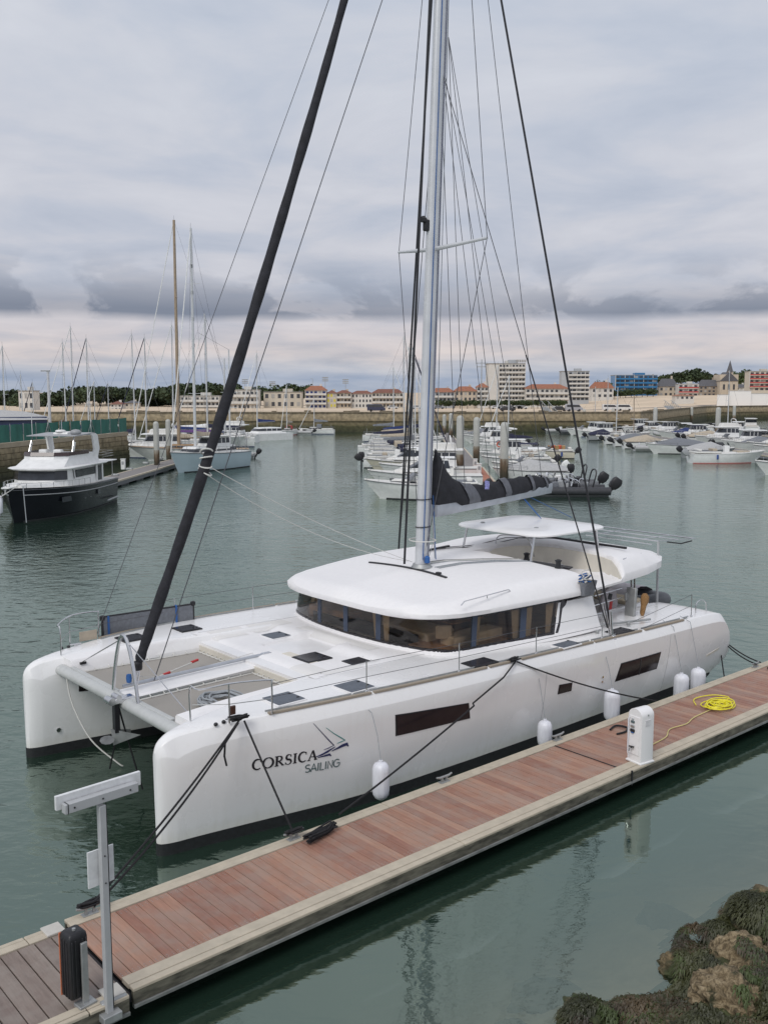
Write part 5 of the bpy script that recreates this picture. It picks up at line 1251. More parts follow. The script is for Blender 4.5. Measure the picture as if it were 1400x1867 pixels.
# ---- trees
M['leaf_dk'] = mat('pine_foliage', (.036, .058, .024), .8, var=.4, scale=.5, col2=(.062, .088, .034))
M['leaf'] = mat('broadleaf_foliage', (.048, .078, .028), .8, var=.4, scale=.5, col2=(.085, .115, .042))
M['bark'] = mat('bark', (.10, .075, .055), .9, var=.2)
def crown_mesh(seed, rx, rz_, n, flat=.0, size=.9):
    rnd = random.Random(seed); vs = []; fs = []
    lobes = [(rnd.uniform(-.6, .6) * rx, rnd.uniform(-.6, .6) * rx, rnd.uniform(-.35, .5) * rz_, rnd.uniform(.38, .62)) for _ in range(9)]
    for k in range(n):
        lx, ly, lz, lr = lobes[rnd.randrange(9)]
        v = Vector((rnd.gauss(0, 1), rnd.gauss(0, 1), rnd.gauss(0, 1))).normalized() * (rnd.random() ** .35)
        p = Vector((lx + v.x * rx * lr, ly + v.y * rx * lr, lz + v.z * rz_ * lr * 1.1))
        if p.z < -rz_ * .55: p.z = -rz_ * .55 + rnd.random() * .4
        s = size * rnd.uniform(.6, 1.4); a = Vector((rnd.gauss(0, 1), rnd.gauss(0, 1), rnd.gauss(0, .6))).normalized(); b = a.orthogonal().normalized()
        if rnd.random() < .5: b = a.cross(b)
        o = len(vs); vs += [p + a * s, p + b * s * .8, p - a * s * .9, p - b * s * .7]; fs.append((o, o + 1, o + 2, o + 3))
    me = bpy.data.meshes.new("crown"); me.from_pydata([tuple(v) for v in vs], [], fs); me.update(); return me
CR = [crown_mesh(i, 1.0, .72, 900, size=.095) for i in range(5)]
CRP = [crown_mesh(20 + i, 1.0, .42, 900, size=.09) for i in range(4)]
for me in CR: me.materials.append(M['leaf'])
for me in CRP: me.materials.append(M['leaf_dk'])
def tree(label, p, h, r_, pine, seed, group, trunk_share=.5, dz=0.0):
    t = thing("pine_tree" if pine else "tree", label, "tree", p, seed * 1.3, group)
    me = (CRP if pine else CR)[seed % (4 if pine else 5)]
    rz0 = (.42 if pine else .72) * r_
    o = bpy.data.objects.new("crown", me); COL.objects.link(o); o.parent = t; o.scale = (r_, r_, r_ * (1.15 if pine else 1.0)); o.location = (0, 0, h - rz0 * .8)
    MB().tube([(0, 0, -1), (.1, 0, h * .4), (0, .1, h - rz0 * .7)], [.05 * h * .8, .035 * h, .02 * h], 7).build("trunk", M['bark'], t)
    for k in range(3):
        a = k * 2.1 + seed; MB().tube([(.05, 0, h * .45 + k * .3), (math.cos(a) * r_ * .5, math.sin(a) * r_ * .5, h - rz0 * .9)], [.02 * h, .008 * h], 5).build("limb", M['bark'], t)
    return t
rnd = random.Random(5)
k = 0
for px_ in range(2, 432, 12):
    yt = interp([(0, 716), (60, 722), (100, 719), (150, 709), (190, 711), (240, 715), (300, 716), (330, 706), (380, 704), (430, 706)], px_) + rnd.uniform(-2, 3)
    Y = rnd.uniform(440, 520); b = aty(px_, 738, Y); b.z = terr_z(b.x, Y) ; top = aty(px_, yt, Y).z
    zone = "behind the clubhouse at the far left" if px_ < 95 else "behind the tall masts over the green fence" if px_ < 215 else "left of the classic yacht's wooden mast" if px_ < 322 else "above the long white terrace of flats"
    tree("dark pine in the row " + zone, b, top - b.z, rnd.uniform(7.5, 10.5), True, k, "umbrella pines " + zone); k += 1
for px_, yt, rr_, lab in ((452, 708, 6.0, "green tree behind the white villa with open terraces"), (475, 704, 6.5, "green tree right behind the villa, next to the small catamaran's mast"), (488, 707, 6.5, "green tree over the left end of the flat roofed beach building"), (512, 705, 7, "green tree behind the middle of the flat roofed beach building"), (536, 702, 7.0, "rounded green tree behind the right end of the flat roofed beach building"), (552, 703, 6, "green tree touching the corner house with navy shutters")):
    Y = 470; b = aty(px_, 738, Y); b.z = terr_z(b.x, Y); tree(lab, b, aty(px_, yt, Y).z - b.z, rr_, False, k, "trees behind the beach houses"); k += 1
for px_, yt, rr_, Y, lab in ((1096, 694, 6, 520, "dark tree between the grey tower and the villa with red roof"), (1204, 684, 8, 640, "dark tree behind the right end of the blue balcony building"), (1240, 682, 9, 660, "tall dark pine left above the stone villas"), (1256, 676, 9, 665, "tallest dark pine above the white block with red panels"), (1275, 682, 9, 660, "spreading dark pine right above the block with red panels"), (1291, 683, 8, 655, "dark pine left of the spire"), (1345, 680, 8, 650, "dense round dark tree right of the spire"), (1362, 677, 9, 660, "big round dark tree touching the cream block at the right"), (1225, 690, 6, 640, "lower dark tree behind the old stone villa")):
    b = aty(px_, 716, Y); b.z = terr_z(b.x, Y); tree(lab, b, aty(px_, yt, Y).z - b.z, rr_, px_ > 1200 and px_ < 1300, k, "trees above the right shore"); k += 1
for i, px_ in enumerate(list(range(800, 880, 13)) + list(range(892, 1035, 11)) + list(range(1120, 1200, 10))):
    Y = 385 if px_ < 1100 else 520; b = aty(px_, 738, Y); b.z = terr_z(b.x, Y)
    zone = "before the red roofed houses right of the big mast" if px_ < 885 else "before the slab of flats and the long red roofed block" if px_ < 1100 else "before the blue balcony building"
    tree("small clipped street tree " + zone, b, 3.4 if px_ < 1100 else 4.2, 2.3 if px_ < 1100 else 3.2, False, i, "clipped street trees " + zone)
# lamp posts and floodlights on the shore
def pole(label, px_, yt, yb, Y, kind):
    b = aty(px_, yb, Y); h = aty(px_, yt, Y).z - b.z
    t = thing("floodlight_mast" if kind else "lamp_post", label, "lamp", b)
    MB().tube([(0, 0, -2), (0, 0, h)], [.16, .09], 7).build("pole", M['alu_dull'], t)
    if kind == 1:
        for z in (0, .9, 1.8): MB().box((0, 0, h - z), (3.2, .3, .5)).build("lamp_bank", M['alu_dull'], t)
    elif kind == 2:
        for z in (0, .8): MB().box((0, 0, h * .93 - z), (2.6 - z * .6, .14, .14)).build("crossarm", M['alu_dull'], t)
    else: MB().box((-.6, 0, h), (1.3, .3, .14)).build("lamp_head", M['alu_dull'], t)
pole("floodlight mast above the white villa with open terraces", 447, 692, 715, 520, 1); pole("floodlight mast above the flat roofed beach building", 497, 696, 715, 520, 1)
pole("floodlight mast above the orange roof of the corner house", 593, 688, 712, 520, 1); pole("floodlight mast above the brown roofed row of houses", 630, 692, 712, 520, 1)
pole("tall thin mast with crossarms left of the slab of flats", 877, 655, 752, 215, 2); pole("thin pole rising beside the orange roof of the corner house", 570, 690, 705, 520, 0)
# ---- cars
def car(label, px_, yb, Y, col, van=False, name="parked_car", rz=0.0):
    b = aty(px_, yb, Y); b.z = terr_z(b.x, b.y)
    t = thing(name, label, "van" if van else "car", b, rz, "vehicles parked along the beach road")
    m = mat('car_paint_' + '_'.join(str(int(c * 100)) for c in col), col, .3, var=.03, coat=.5)
    if van: pr = [(-2.3, .3), (2.3, .3), (2.35, .95), (1.9, 1.15), (1.35, 1.9), (-2.2, 1.95), (-2.35, 1.2)]; gl_ = [(1.25, 1.15), (1.72, 1.17), (1.25, 1.78), (-2.0, 1.82), (-2.05, 1.2)]
    else: pr = [(-2.1, .3), (2.1, .3), (2.15, .75), (1.2, .92), (.6, 1.40), (-1.1, 1.42), (-1.9, .98), (-2.15, .8)]; gl_ = [(1.05, .94), (.52, 1.34), (-1.05, 1.36), (-1.7, .98)]
    MB().prismy(pr, -.85, .85).build("body", m, t, bevel=.08)
    MB().prismy(gl_, -.87, .87).build("windows", M['win'], t)
    for x in (-1.35, 1.35):
        for y in (-.8, .8): MB().tube([(x, y - .1, .32), (x, y + .1, .32)], .33, 12).build("wheel", M['black'], t)
car("dark blue minibus on the sand above the sea wall left of the mast", 686, 752, 246, (.03, .04, .09), True, "minibus")
car("dark parked car above the sea wall right of the slab of flats' lamp mast", 925, 750, 262, (.03, .03, .035))
car("silver grey van above the sea wall near the gangway", 1046, 745, 262, (.35, .36, .40), True, "parked_van"); car("white van on the beach road right of the silver van", 1112, 744, 290, (.7, .7, .7), True, "parked_van")
car("white camper van beside the white van on the beach road", 1138, 743, 292, (.72, .72, .70), True, "parked_van"); car("dark parked car at the left of the silver grey van", 1020, 746, 270, (.05, .05, .055)) 
for i, px_ in enumerate((690, 716, 760, 800, 905, 917, 931, 944, 952)):
    car(("grey car before the left end of the long guest house", "white car before the middle of the long guest house", "white car half hidden behind the shrouds left of the big mast", "grey car before the pale terrace house right of the mast", "white car at the left foot of the slab of flats", "white car second from the left before the slab of flats", "grey car at the middle of the slab of flats", "white car second from the right before the slab of flats", "white car at the right foot of the slab of flats")[i], px_, 741, 372, (.6, .6, .6) if i % 3 else (.2, .21, .23), False)

# ---- left quay with green screened fence
qa, qb = Vector((-34.6, 86, 0)), Vector((-30.0, 112.3, 0)); qd = (qb - qa).normalized(); qn = Vector((qd.y, -qd.x, 0)); q0 = qa - qd * 52
QW = 15.0
lq = bpy.data.objects.new("left_quay", None); COL.objects.link(lq); lq['kind'] = 'structure'
MB().loft([[tuple(p + qn * o_ + Vector((0, 0, z))) for o_, z in ((.35, -1.5), (0, 3.0), (-QW, 3.0), (-QW, -1.5))] for p in (q0, qb)]).build("quay_body", WM, lq, smooth=0)
blk = None; rnd = random.Random(3)
L_ = (qb - q0).length
for row in range(5):
    x = .2 + .6 * (row % 2)
    while x < L_ - .2:
        w = rnd.uniform(1.3, 2.0); h = .50; z = 2.98 - .27 - row * .54
        if x + w > L_: w = L_ - x
        off = .35 * (3.0 - z) / 4.5
        if x > L_ - 33:
            c = q0 + qd * (x + w / 2) + qn * (off + .03)
            o = MB().box((0, 0, 0), (w - .05, .16, h - .02)).build("stone", WM, lq, smooth=0) if blk is None else blk.copy()
            if blk is None: blk = o; bw_ = w - .05
            else: COL.objects.link(o); o.scale = ((w - .05) / bw_, 1, 1)
            o.location = c + Vector((0, 0, z)); o.rotation_euler = (0, 0, math.atan2(qd.y, qd.x)); o.parent = lq
        x += w
MB().loft([[tuple(p + qn * o_ + Vector((0, 0, z))) for o_, z in ((.18, 3.0), (.18, 3.42), (-.35, 3.42), (-.35, 3.0))] for p in (q0, qb)]).build("parapet", mat('quay_parapet', (.36, .30, .22), .9, var=.12, scale=1.2, bump=.2), lq, smooth=0)
fen = thing("screened_fence", "long green mesh screened fence with pale posts on the left quay", "fence", q0 + Vector((0, 0, 3.42)), math.atan2(qd.y, qd.x))
nf_ = int(L_ / 2.2)
M['green'] = mat('green_windbreak_net', (.035, .145, .115), .8, var=.22, scale=.9, stretch=(1, 1, .4))
for i in range(nf_):
    x = i * L_ / nf_
    rg = [[(x + .05 + (L_ / nf_ - .1) * k / 6, -.05 + .06 * math.sin(k * 1.05 + i), .05), (x + .05 + (L_ / nf_ - .1) * k / 6, -.04 + .03 * math.sin(k * 1.9 + i), 1.62 + .03 * math.sin(i + k))] for k in range(7)]
    MB().loft(rg, closed=False, cap=(False, False)).build("screen", M['green'], fen, smooth=60)
    MB().tube([(x, -.12, 0), (x, -.12, 1.72)], .035, 6).build("post", M['alu_dull'], fen)
for i in (nf_ - 8, nf_ - 4): 
    x = i * L_ / nf_; MB().tube([(x - .9, -1.0 + .9, 0), (x, -.15, 1.6)], .04, 6).build("brace", M['alu_dull'], fen); MB().tube([(x + .9, -.1, 0), (x, -.15, 1.6)], .04, 6).build("brace", M['alu_dull'], fen)
lpb = q0 + qd * (L_ - 15.5) - qn * 3
b = aty(92, 790, 105); 
lp_ = thing("quay_lamp", "tall white lamp post with a flat head behind the green fence", "lamp", (b.x, 105, 3.0))
MB().tube([(0, 0, 0), (0, 0, 7.3)], [.17, .13], 10).build("pole", M['alu_mast'], lp_); MB().box((-.25, 0, 7.3), (.95, .3, .12)).build("lamp_head", M['alu_dull'], lp_)

# ---- gangway on the far wall
def truss(label, a, b, w, h):
    a, b = Vector(a), Vector(b); d = (b - a); L2 = d.length; t = thing("gangway", label, "gangway", a)
    n = Vector((-d.y, d.x, 0)).normalized() * w / 2
    for s_ in (-1, 1):
        for z in (0, h): MB().tube([n * s_ + Vector((0, 0, z)), d + n * s_ + Vector((0, 0, z))], .07, 5).build("chord", M['alu_dull'], t)
        for k in range(9):
            p = d * (k / 9); q = d * ((k + 1) / 9)
            MB().tube([p + n * s_, q + n * s_ + Vector((0, 0, h))], .04, 4).build("brace", M['alu_dull'], t); MB().tube([q + n * s_, q + n * s_ + Vector((0, 0, h))], .04, 4).build("brace", M['alu_dull'], t)
    MB().loft([[tuple(n * s_ + Vector((0, 0, .05))) for s_ in (-1, 1)] + [tuple(-n * s_ - Vector((0, 0, .05))) for s_ in (-1, 1)][::1], [tuple(d + n * s_ + Vector((0, 0, .05))) for s_ in (-1, 1)] + [tuple(d - n * s_ - Vector((0, 0, .05))) for s_ in (-1, 1)]]).build("walkway", M['alu_dull'], t)
truss("grey lattice gangway sloping down the far wall left of the silver van", aty(992, 742, 200), aty(1017, 769, 196), 1.6, 1.3)
truss("second grey lattice gangway at the wall recess below the beach", aty(1216, 740, 262), aty(1242, 760, 250), 1.8, 1.6)
# ================================================================ moored boats (boat frame: x to the bow, z up, waterline z=0)
random.seed(33)
M['hull_lblue'] = mat('pale_blue_hull', (.40, .49, .54), .35, var=.04, scale=.8)
M['hull_black'] = mat('black_hull_paint', (.007, .008, .012), .25, var=.2, scale=.6, spec=.25)
M['hull_navy'] = mat('navy_hull_paint', (.02, .035, .10), .25, var=.1)
M['hull_pink'] = mat('faded_red_hull', (.42, .14, .13), .5, var=.1)
M['hull_cream'] = mat('cream_hull', (.60, .55, .45), .45, var=.06)
M['hull_grey'] = mat('grey_hull_paint', (.30, .31, .32), .4, var=.06)
M['deck_lt'] = mat('pale_boat_deck', (.66, .65, .62), .6, var=.05)
M['deck_teak'] = mat('boat_teak_deck', (.32, .23, .15), .75, var=.12, scale=6)
M['wscreen'] = mat('boat_window', (.030, .034, .042), .08, var=.3, scale=1.5)
M['mast_w'] = mat('white_mast_paint', (.58, .59, .60), .4, var=.05)
M['mast_wood'] = mat('spruce_mast_varnish', (.34, .26, .18), .4, var=.12, scale=3)
M['purple'] = mat('purple_canvas', (.10, .04, .16), .85); M['green_cv'] = mat('green_canvas', (.02, .10, .08), .85)
def H2(root, L, B, fb, m, stripe=None, deck='deck_lt', sheer=.28, rake=.14, full=.5, wl=.86, n=15, bowz=None):
    def st(s):
        hb = B / 2 * (min(1, .84 + .4 * s) if s < .4 else 1.0) * (1 if s < full else max(0.0, 1 - ((s - full) / (1 - full)) ** 2.1))
        z = fb * (1 + sheer * s * s); return hb, z
    rg = []; dk = []
    for i in range(n):
        s = i / (n - 1); hb, z = st(s); xd = -L / 2 + L * s; xw = -L / 2 + L * s * (1 - rake); xm = xd * .55 + xw * .45
        w = hb * (wl - .25 * s * s); kx = -L / 2 + L * s * (1 - rake * 1.25)
        rg.append([(kx, 0, -.45), (xw, -w * .95, -.05), (xw + .01, -w, .10), (xm, -(hb * .97), z * .55), (xd, -hb, z), (xd, hb, z), (xm, hb * .97, z * .55), (xw + .01, w, .10), (xw, w * .95, -.05)])
        dk.append([(xd - .02 * (s > .9), -hb * .93, z + .012), (xd - .02 * (s > .9), 0, z + .05 + .06 * s), (xd - .02 * (s > .9), hb * .93, z + .012)])
    h = MB().loft(rg).build("hull", M[m], root, smooth=30)
    MB().loft(dk, closed=False, cap=(False, False)).build("deck", M[deck], root, smooth=30, fix=False)
    bs = [[(r_[2][0], r_[2][1] * 1.012 - .004, .09), (r_[1][0], r_[1][1] * 1.02 - .006, -.2), (r_[8][0], r_[8][1] * 1.02 + .006, -.2), (r_[7][0], r_[7][1] * 1.012 + .004, .09)] for r_ in rg[:-1]]
    MB().loft(bs).build("boot_stripe", M[stripe or 'antifoul'], h, smooth=30)
    for sg_ in (4, 5):
        MB().tube([(r_[sg_][0], r_[sg_][1] * 1.01, r_[sg_][2] - .03) for r_ in rg], .035, 4).build("rub_rail", M['rubber' if stripe is None else 'sailboat_white'], h)
    return lambda s: (-L / 2 + L * s, st(s)[0], st(s)[1]), h
def outboard(root, x, y=0, s=1.0, tilt=0.0, col='black', z=.55):
    rg = [[(px_ * s, py_ * s, pz * s) for px_, py_, pz in rrect(0, 0, a, b, .08, z_, 2)] for a, b, z_ in ((.17, .15, .05), (.26, .18, .25), (.27, .18, .5), (.20, .14, .66))]
    mt = Matrix.Translation((x, y, z)) @ Matrix.Rotation(tilt, 4, 'Y')
    o = MB().loft([[mt @ Vector(p) for p in r_] for r_ in rg]).build("outboard_cowl", M[col], root, smooth=50)
    mb = MB(); mb.box((0, 0, -.3 * s), (.14 * s, .10 * s, .8 * s)).box((-.05 * s, 0, -.55 * s), (.34 * s, .22 * s, .03 * s)).box((-.08 * s, 0, -.72 * s), (.3 * s, .09 * s, .10 * s))
    mb.v = [tuple(mt @ Vector(v)) for v in mb.v]; mb.build("outboard_leg", M[col], o)
def cabin(root, x0, x1, w0, w1, z0, h, m='sailboat_white', slope=.5, aft=.1, win=(.35, .85), name="cabin", roofover=.0):
    def rr(z, t): return [(x0 + aft * t, -w0 / 2 * (1 - .12 * t), z), (x1 - slope * t - .25, -w1 / 2 * (1 - .12 * t), z), (x1 - slope * t, -w1 * .28, z), (x1 - slope * t, w1 * .28, z), (x1 - slope * t - .25, w1 / 2 * (1 - .12 * t), z), (x0 + aft * t, w0 / 2 * (1 - .12 * t), z)]
    c = MB().loft([rr(z0 - .25, -.2), rr(z0 + h * .96, .96), [(x * .98 + (x0 + x1) / 2 * .02, y * .92, z0 + h) for x, y, z in rr(z0 + h, 1)]]).build(name, M[m], root, smooth=30)
    if win:
        a, b = win; g = MB().loft([[(p[0] + .012 * (1 if p[0] > (x0 + x1) / 2 else -1), p[1] * 1.015, p[2]) for p in rr(z0 + h * t, t)] for t in (a, b)]).build("windows", M['wscreen'], c, smooth=30)
        for k in range(1, 4):
            x = x0 + (x1 - slope - x0) * k / 4
            for s_ in (-1, 1): MB().box((x, s_ * (w0 + (w1 - w0) * k / 4) / 2 * .965, z0 + h * (a + b) / 2), (.07, .07, h * (b - a)), rx=-s_ * .0).build("window_post", M[m], c)
    return c
def rails(root, f, s0, s1, h=.45, n=6, m='steel', r=.016):
    for sg_ in (-1, 1):
        t = []
        for k in range(n):
            x, y, z = f(s0 + (s1 - s0) * k / (n - 1)); y *= .9
            t.append((x, sg_ * y, z + h))
            MB().tube([(x, sg_ * y, z), (x, sg_ * y, z + h)], r, 4).build("stanchion", M[m], root)
        MB().tube(t, r, 4).build("guard_rail", M[m], root)
def sailrig(root, L, B, z, mh, mx, cover='canvas_navy', mm='mast_w', furl=True, boomlen=.38, r=.09, fcol='sailboat_white', sp=2):
    ms = MB().tube([(mx, 0, z), (mx - .1, 0, z + mh)], [r, r * .7], 8).build("mast", M[mm], root)
    bl = L * boomlen
    MB().tube([(mx - .1, 0, z + 1.1), (mx - bl, 0, z + 1.15)], .06, 6).build("boom", M[mm], root)
    if cover:
        MB().loft([[(mx - .1 - bl * .98 * t, a * w, z + 1.16 + b * hh) for a, b in ((-1, 0), (-.8, .6), (0, 1), (.8, .6), (1, 0))] for t, w, hh in ((0, .12, .55), (.3, .15, .38), (.7, .13, .30), (1, .07, .16))]).build("sail_cover", M[cover], root, smooth=50)
    top = (mx - .1, 0, z + mh)
    wr = .012
    if furl: MB().tube([(L / 2 - .15, 0, z - .2), top], .055, 6).build("furled_sail", M[fcol], root)
    else: MB().tube([(L / 2 - .15, 0, z - .3), top], wr, 3).build("forestay", M['wire'], root)
    MB().tube([(-L / 2 + .1, 0, z - .3), top], wr, 3).build("backstay", M['wire'], root)
    for s_ in (-1, 1):
        for k in range(sp):
            zs = z + mh * (k + 1) / (sp + 1); MB().tube([(mx - .05, 0, zs), (mx - .25, s_ * B * .24, zs + .05)], .03, 4).build("spreader", M[mm], ms)
        MB().tube([(mx - .2, s_ * B * .46, z - .4), (mx - .25, s_ * B * .24, z + mh / (sp + 1)), top], wr, 3).build("shroud", M['wire'], root)
        MB().tube([(mx - .3, s_ * B * .46, z - .4), (mx, 0, z + mh / (sp + 1))], wr, 3).build("shroud", M['wire'], root)
    MB().tube([top, (top[0], 0, top[2] + .5)], .012, 3).build("vhf_aerial", M['black'], ms)
def sailboat(root, L, mh=None, m='sailboat_white', stripe='hull_navy', cover='canvas_navy', hood='canvas_navy', mm='mast_w', furl=True, B=None, fcol='sailboat_white', sp=2):
    B = B or L * .32; fb = .085 * L + .25; mh = mh or L * 1.25
    f, h = H2(root, L, B, fb, m, stripe, 'deck_lt', .22, .16, .45, .80)
    z = f(.5)[2]
    cabin(root, -L * .12, L * .25, B * .58, B * .36, z, .42, 'deck_lt', .5, .1, (.25, .75), "coachroof")
    MB().box((-L * .30, 0, z + .12), (L * .30, B * .62, .24)).build("cockpit_coaming", M['deck_lt'], root, bevel=.05)
    MB().box((-L * .30, 0, z + .246), (L * .27, B * .44, .02)).build("cockpit_well", M['canvas_grey'], root)
    if hood: MB().loft([[(-L * .12 + dx, y, z + .3 + zz_) for y, zz_ in ((-B * .28, 0), (-B * .24, .55), (0, .72), (B * .24, .55), (B * .28, 0))] for dx in (-.2, .25, .7)], closed=False, cap=(False, False)).build("sprayhood", M[hood], root, smooth=50)
    rails(root, f, .02, .97, .55, 7)
    sailrig(root, L, B, z + .35, mh, L * .07, cover, mm, furl, r=.055 + L * .004, fcol=fcol, sp=sp)
    MB().tube([(-L * .42, B * .2, z + .3), (-L * .42, B * .2, z + 1.0)], .03, 5).build("steering_pedestal", M['steel'], root)
def motorboat(root, L, kind='cuddy', m='sailboat_white', stripe=None, eng=1, engcol='black', top=None, B=None):
    B = B or min(3.4, L * .36 + .1); fb = .55 + .06 * L
    f, h = H2(root, L, B, fb, m, stripe, 'deck_lt', .32, .13, .5, .84); z = f(.5)[2]
    if kind == 'cuddy':
        cabin(root, -L * .02, L * .34, B * .74, B * .34, z, .34, 'deck_lt', .9, 0, (.3, .62), "foredeck_cuddy")
        MB().loft([[(L * .10 - .55 * t, -B * .38 * (1 - .1 * t), z + .3 + .5 * t), (L * .16 - .7 * t, 0, z + .34 + .5 * t), (L * .10 - .55 * t, B * .38 * (1 - .1 * t), z + .3 + .5 * t)] for t in (0, 1)], closed=False, cap=(False, False)).build("windscreen", M['wscreen'], root, smooth=30)
    elif kind == 'house':
        cabin(root, -L * .02, L * .34, B * .70, B * .34, z, .40, 'deck_lt', .8, 0, None, "foredeck_cuddy")
        cabin(root, -L * .18, L * .16, B * .70, B * .62, z + .1, 1.45, 'sailboat_white', .55, .0, (.48, .90), "wheelhouse")
        MB().box((-L * .05, 0, z + 1.60), (L * .42, B * .70, .08)).build("wheelhouse_roof", M['sailboat_white'], root, bevel=.03)
    elif kind == 'cruiser':
        cabin(root, -L * .25, L * .36, B * .80, B * .30, z, .55, 'deck_lt', 1.6, 0, None, "foredeck")
        cabin(root, -L * .22, L * .16, B * .74, B * .60, z + .45, .85, 'sailboat_white', 1.5, .2, (.1, .85), "saloon")
        MB().box((-L * .10, 0, z + 1.36), (L * .34, B * .60, .07)).build("hardtop", M['sailboat_white'], root, bevel=.03)
        for s_ in (-1, 1): MB().loft([[(x, s_ * (f((x + L / 2) / L)[1] * .985 + .01), zz) for zz in (z * .62, z * .74)] for x in (-L * .05, L * .08, L * .2, L * .3)], closed=False, cap=(False, False)).build("hull_window", M['wscreen'], root, smooth=0)
    elif kind == 'fly':
        cabin(root, -L * .25, L * .36, B * .80, B * .30, z, .45, 'deck_lt', 1.2, 0, None, "foredeck")
        cabin(root, -L * .26, L * .14, B * .76, B * .62, z + .3, 1.2, 'sailboat_white', 1.0, .1, (.35, .85), "saloon")
        MB().box((-L * .10, 0, z + 1.56), (L * .46, B * .78, .12)).build("flybridge_floor", M['sailboat_white'], root, bevel=.04)
        cabin(root, -L * .26, L * .06, B * .66, B * .56, z + 1.62, .55, 'deck_lt', .3, .1, None, "flybridge")
        MB().tube(smoothpts([(-L * .22, -B * .3, z + 1.7), (-L * .2, -B * .28, z + 2.7), (-L * .2, B * .28, z + 2.7), (-L * .22, B * .3, z + 1.7)], 4), .06, 6).build("radar_arch", M['sailboat_white'], root)
    elif kind == 'open':
        MB().box((-L * .02, 0, z + .42), (.55, .62, .8)).build("console", M['sailboat_white'], root, bevel=.06)
        MB().loft([[(.12 - .2 * t, -.28, z + .82 + .35 * t), (.2 - .2 * t, 0, z + .82 + .35 * t), (.12 - .2 * t, .28, z + .82 + .35 * t)] for t in (0, 1)], closed=False, cap=(False, False)).build("windscreen", M['wscreen'], root)
        MB().box((-L * .20, 0, z + .25), (.5, B * .5, .5)).build("helm_seat", M['canvas_beige'], root, bevel=.05); MB().box((L * .18, 0, z + .12), (L * .16, B * .55, .22)).build("bow_cushion", M['canvas_beige'], root, bevel=.05)
    elif kind == 'covered': pass
    if kind in ('cuddy', 'open', 'house'):
        MB().box((-L * .30, 0, z + .10), (L * .34, B * .80, .20)).build("cockpit_rim", M['deck_lt'], root, bevel=.05); MB().box((-L * .30, 0, z + .205), (L * .30, B * .62, .02)).build("cockpit_floor", M['canvas_grey' if kind != 'house' else 'deck_teak'], root)
        MB().box((-L * .40, 0, z + .32), (.4, B * .55, .22)).build("aft_seat", M['deck_lt'], root, bevel=.05)
    if top:
        if kind == 'covered' or top[0] == 'cover':
            MB().loft([[(x, -w, z + .02), (x, -w * .7, z + hh * .6), (x, 0, z + hh), (x, w * .7, z + hh * .6), (x, w, z + .02)] for x, w, hh in ((-L * .48, B * .40, .3), (-L * .25, B * .48, .7), (L * .02, B * .48, 1.0), (L * .2, B * .40, .55), (L * .36, B * .22, .25))]).build("boat_cover", M[top[1]], root, smooth=40)
        elif top[0] == 'bimini':
            MB().loft([[(x, y, z + 1.65 + dz) for y, dz in ((-B * .4, -.12), (-B * .2, 0), (B * .2, 0), (B * .4, -.12))] for x in (-L * .28, -L * .02)], closed=False, cap=(False, False)).build("bimini", M[top[1]], root)
            for x in (-L * .27, -L * .03):
                for s_ in (-1, 1): MB().tube([(-L * .15, s_ * B * .42, z), (x, s_ * B * .4, z + 1.54)], .018, 4).build("bimini_frame", M['steel'], root)
        elif top[0] == 'tent':
            MB().loft([[(-L * .42, -B * .4, z + .1), (-L * .42, B * .4, z + .1)], [(-L * .30, -.1, z + 1.25), (-L * .30, .1, z + 1.25)], [(-L * .02, -B * .36, z + .75), (-L * .02, B * .36, z + .75)]], closed=False, cap=(False, False)).build("cockpit_tent", M[top[1]], root, smooth=0)
            for s_ in (-1, 1): MB().add([(-L * .42, s_ * B * .4, z + .1), (-L * .30, s_ * .1, z + 1.25), (-L * .02, s_ * B * .36, z + .75), (-L * .02, s_ * B * .4, z + .1)], [(0, 1, 2, 3)]).build("tent_side", M[top[1]], root, smooth=0)
    rails(root, f, .55, .98, .40, 5)
    for k in range(eng): outboard(root, -L / 2 - .22, (k - (eng - 1) / 2) * .55, 1.25, random.choice((-.0, -.75, -.9)), engcol, z * .75)
    for s_ in (-1, 1):
        x, y, zz = f(.3); MB().lathe([(0, -.3), (.11, -.22), (.11, .22), (.03, .3), (0, .32)], 8, (x, s_ * (y + .1), zz - .35)).build("side_fender", M[random.choice(('fender', 'fender', 'fender_blue'))], root)
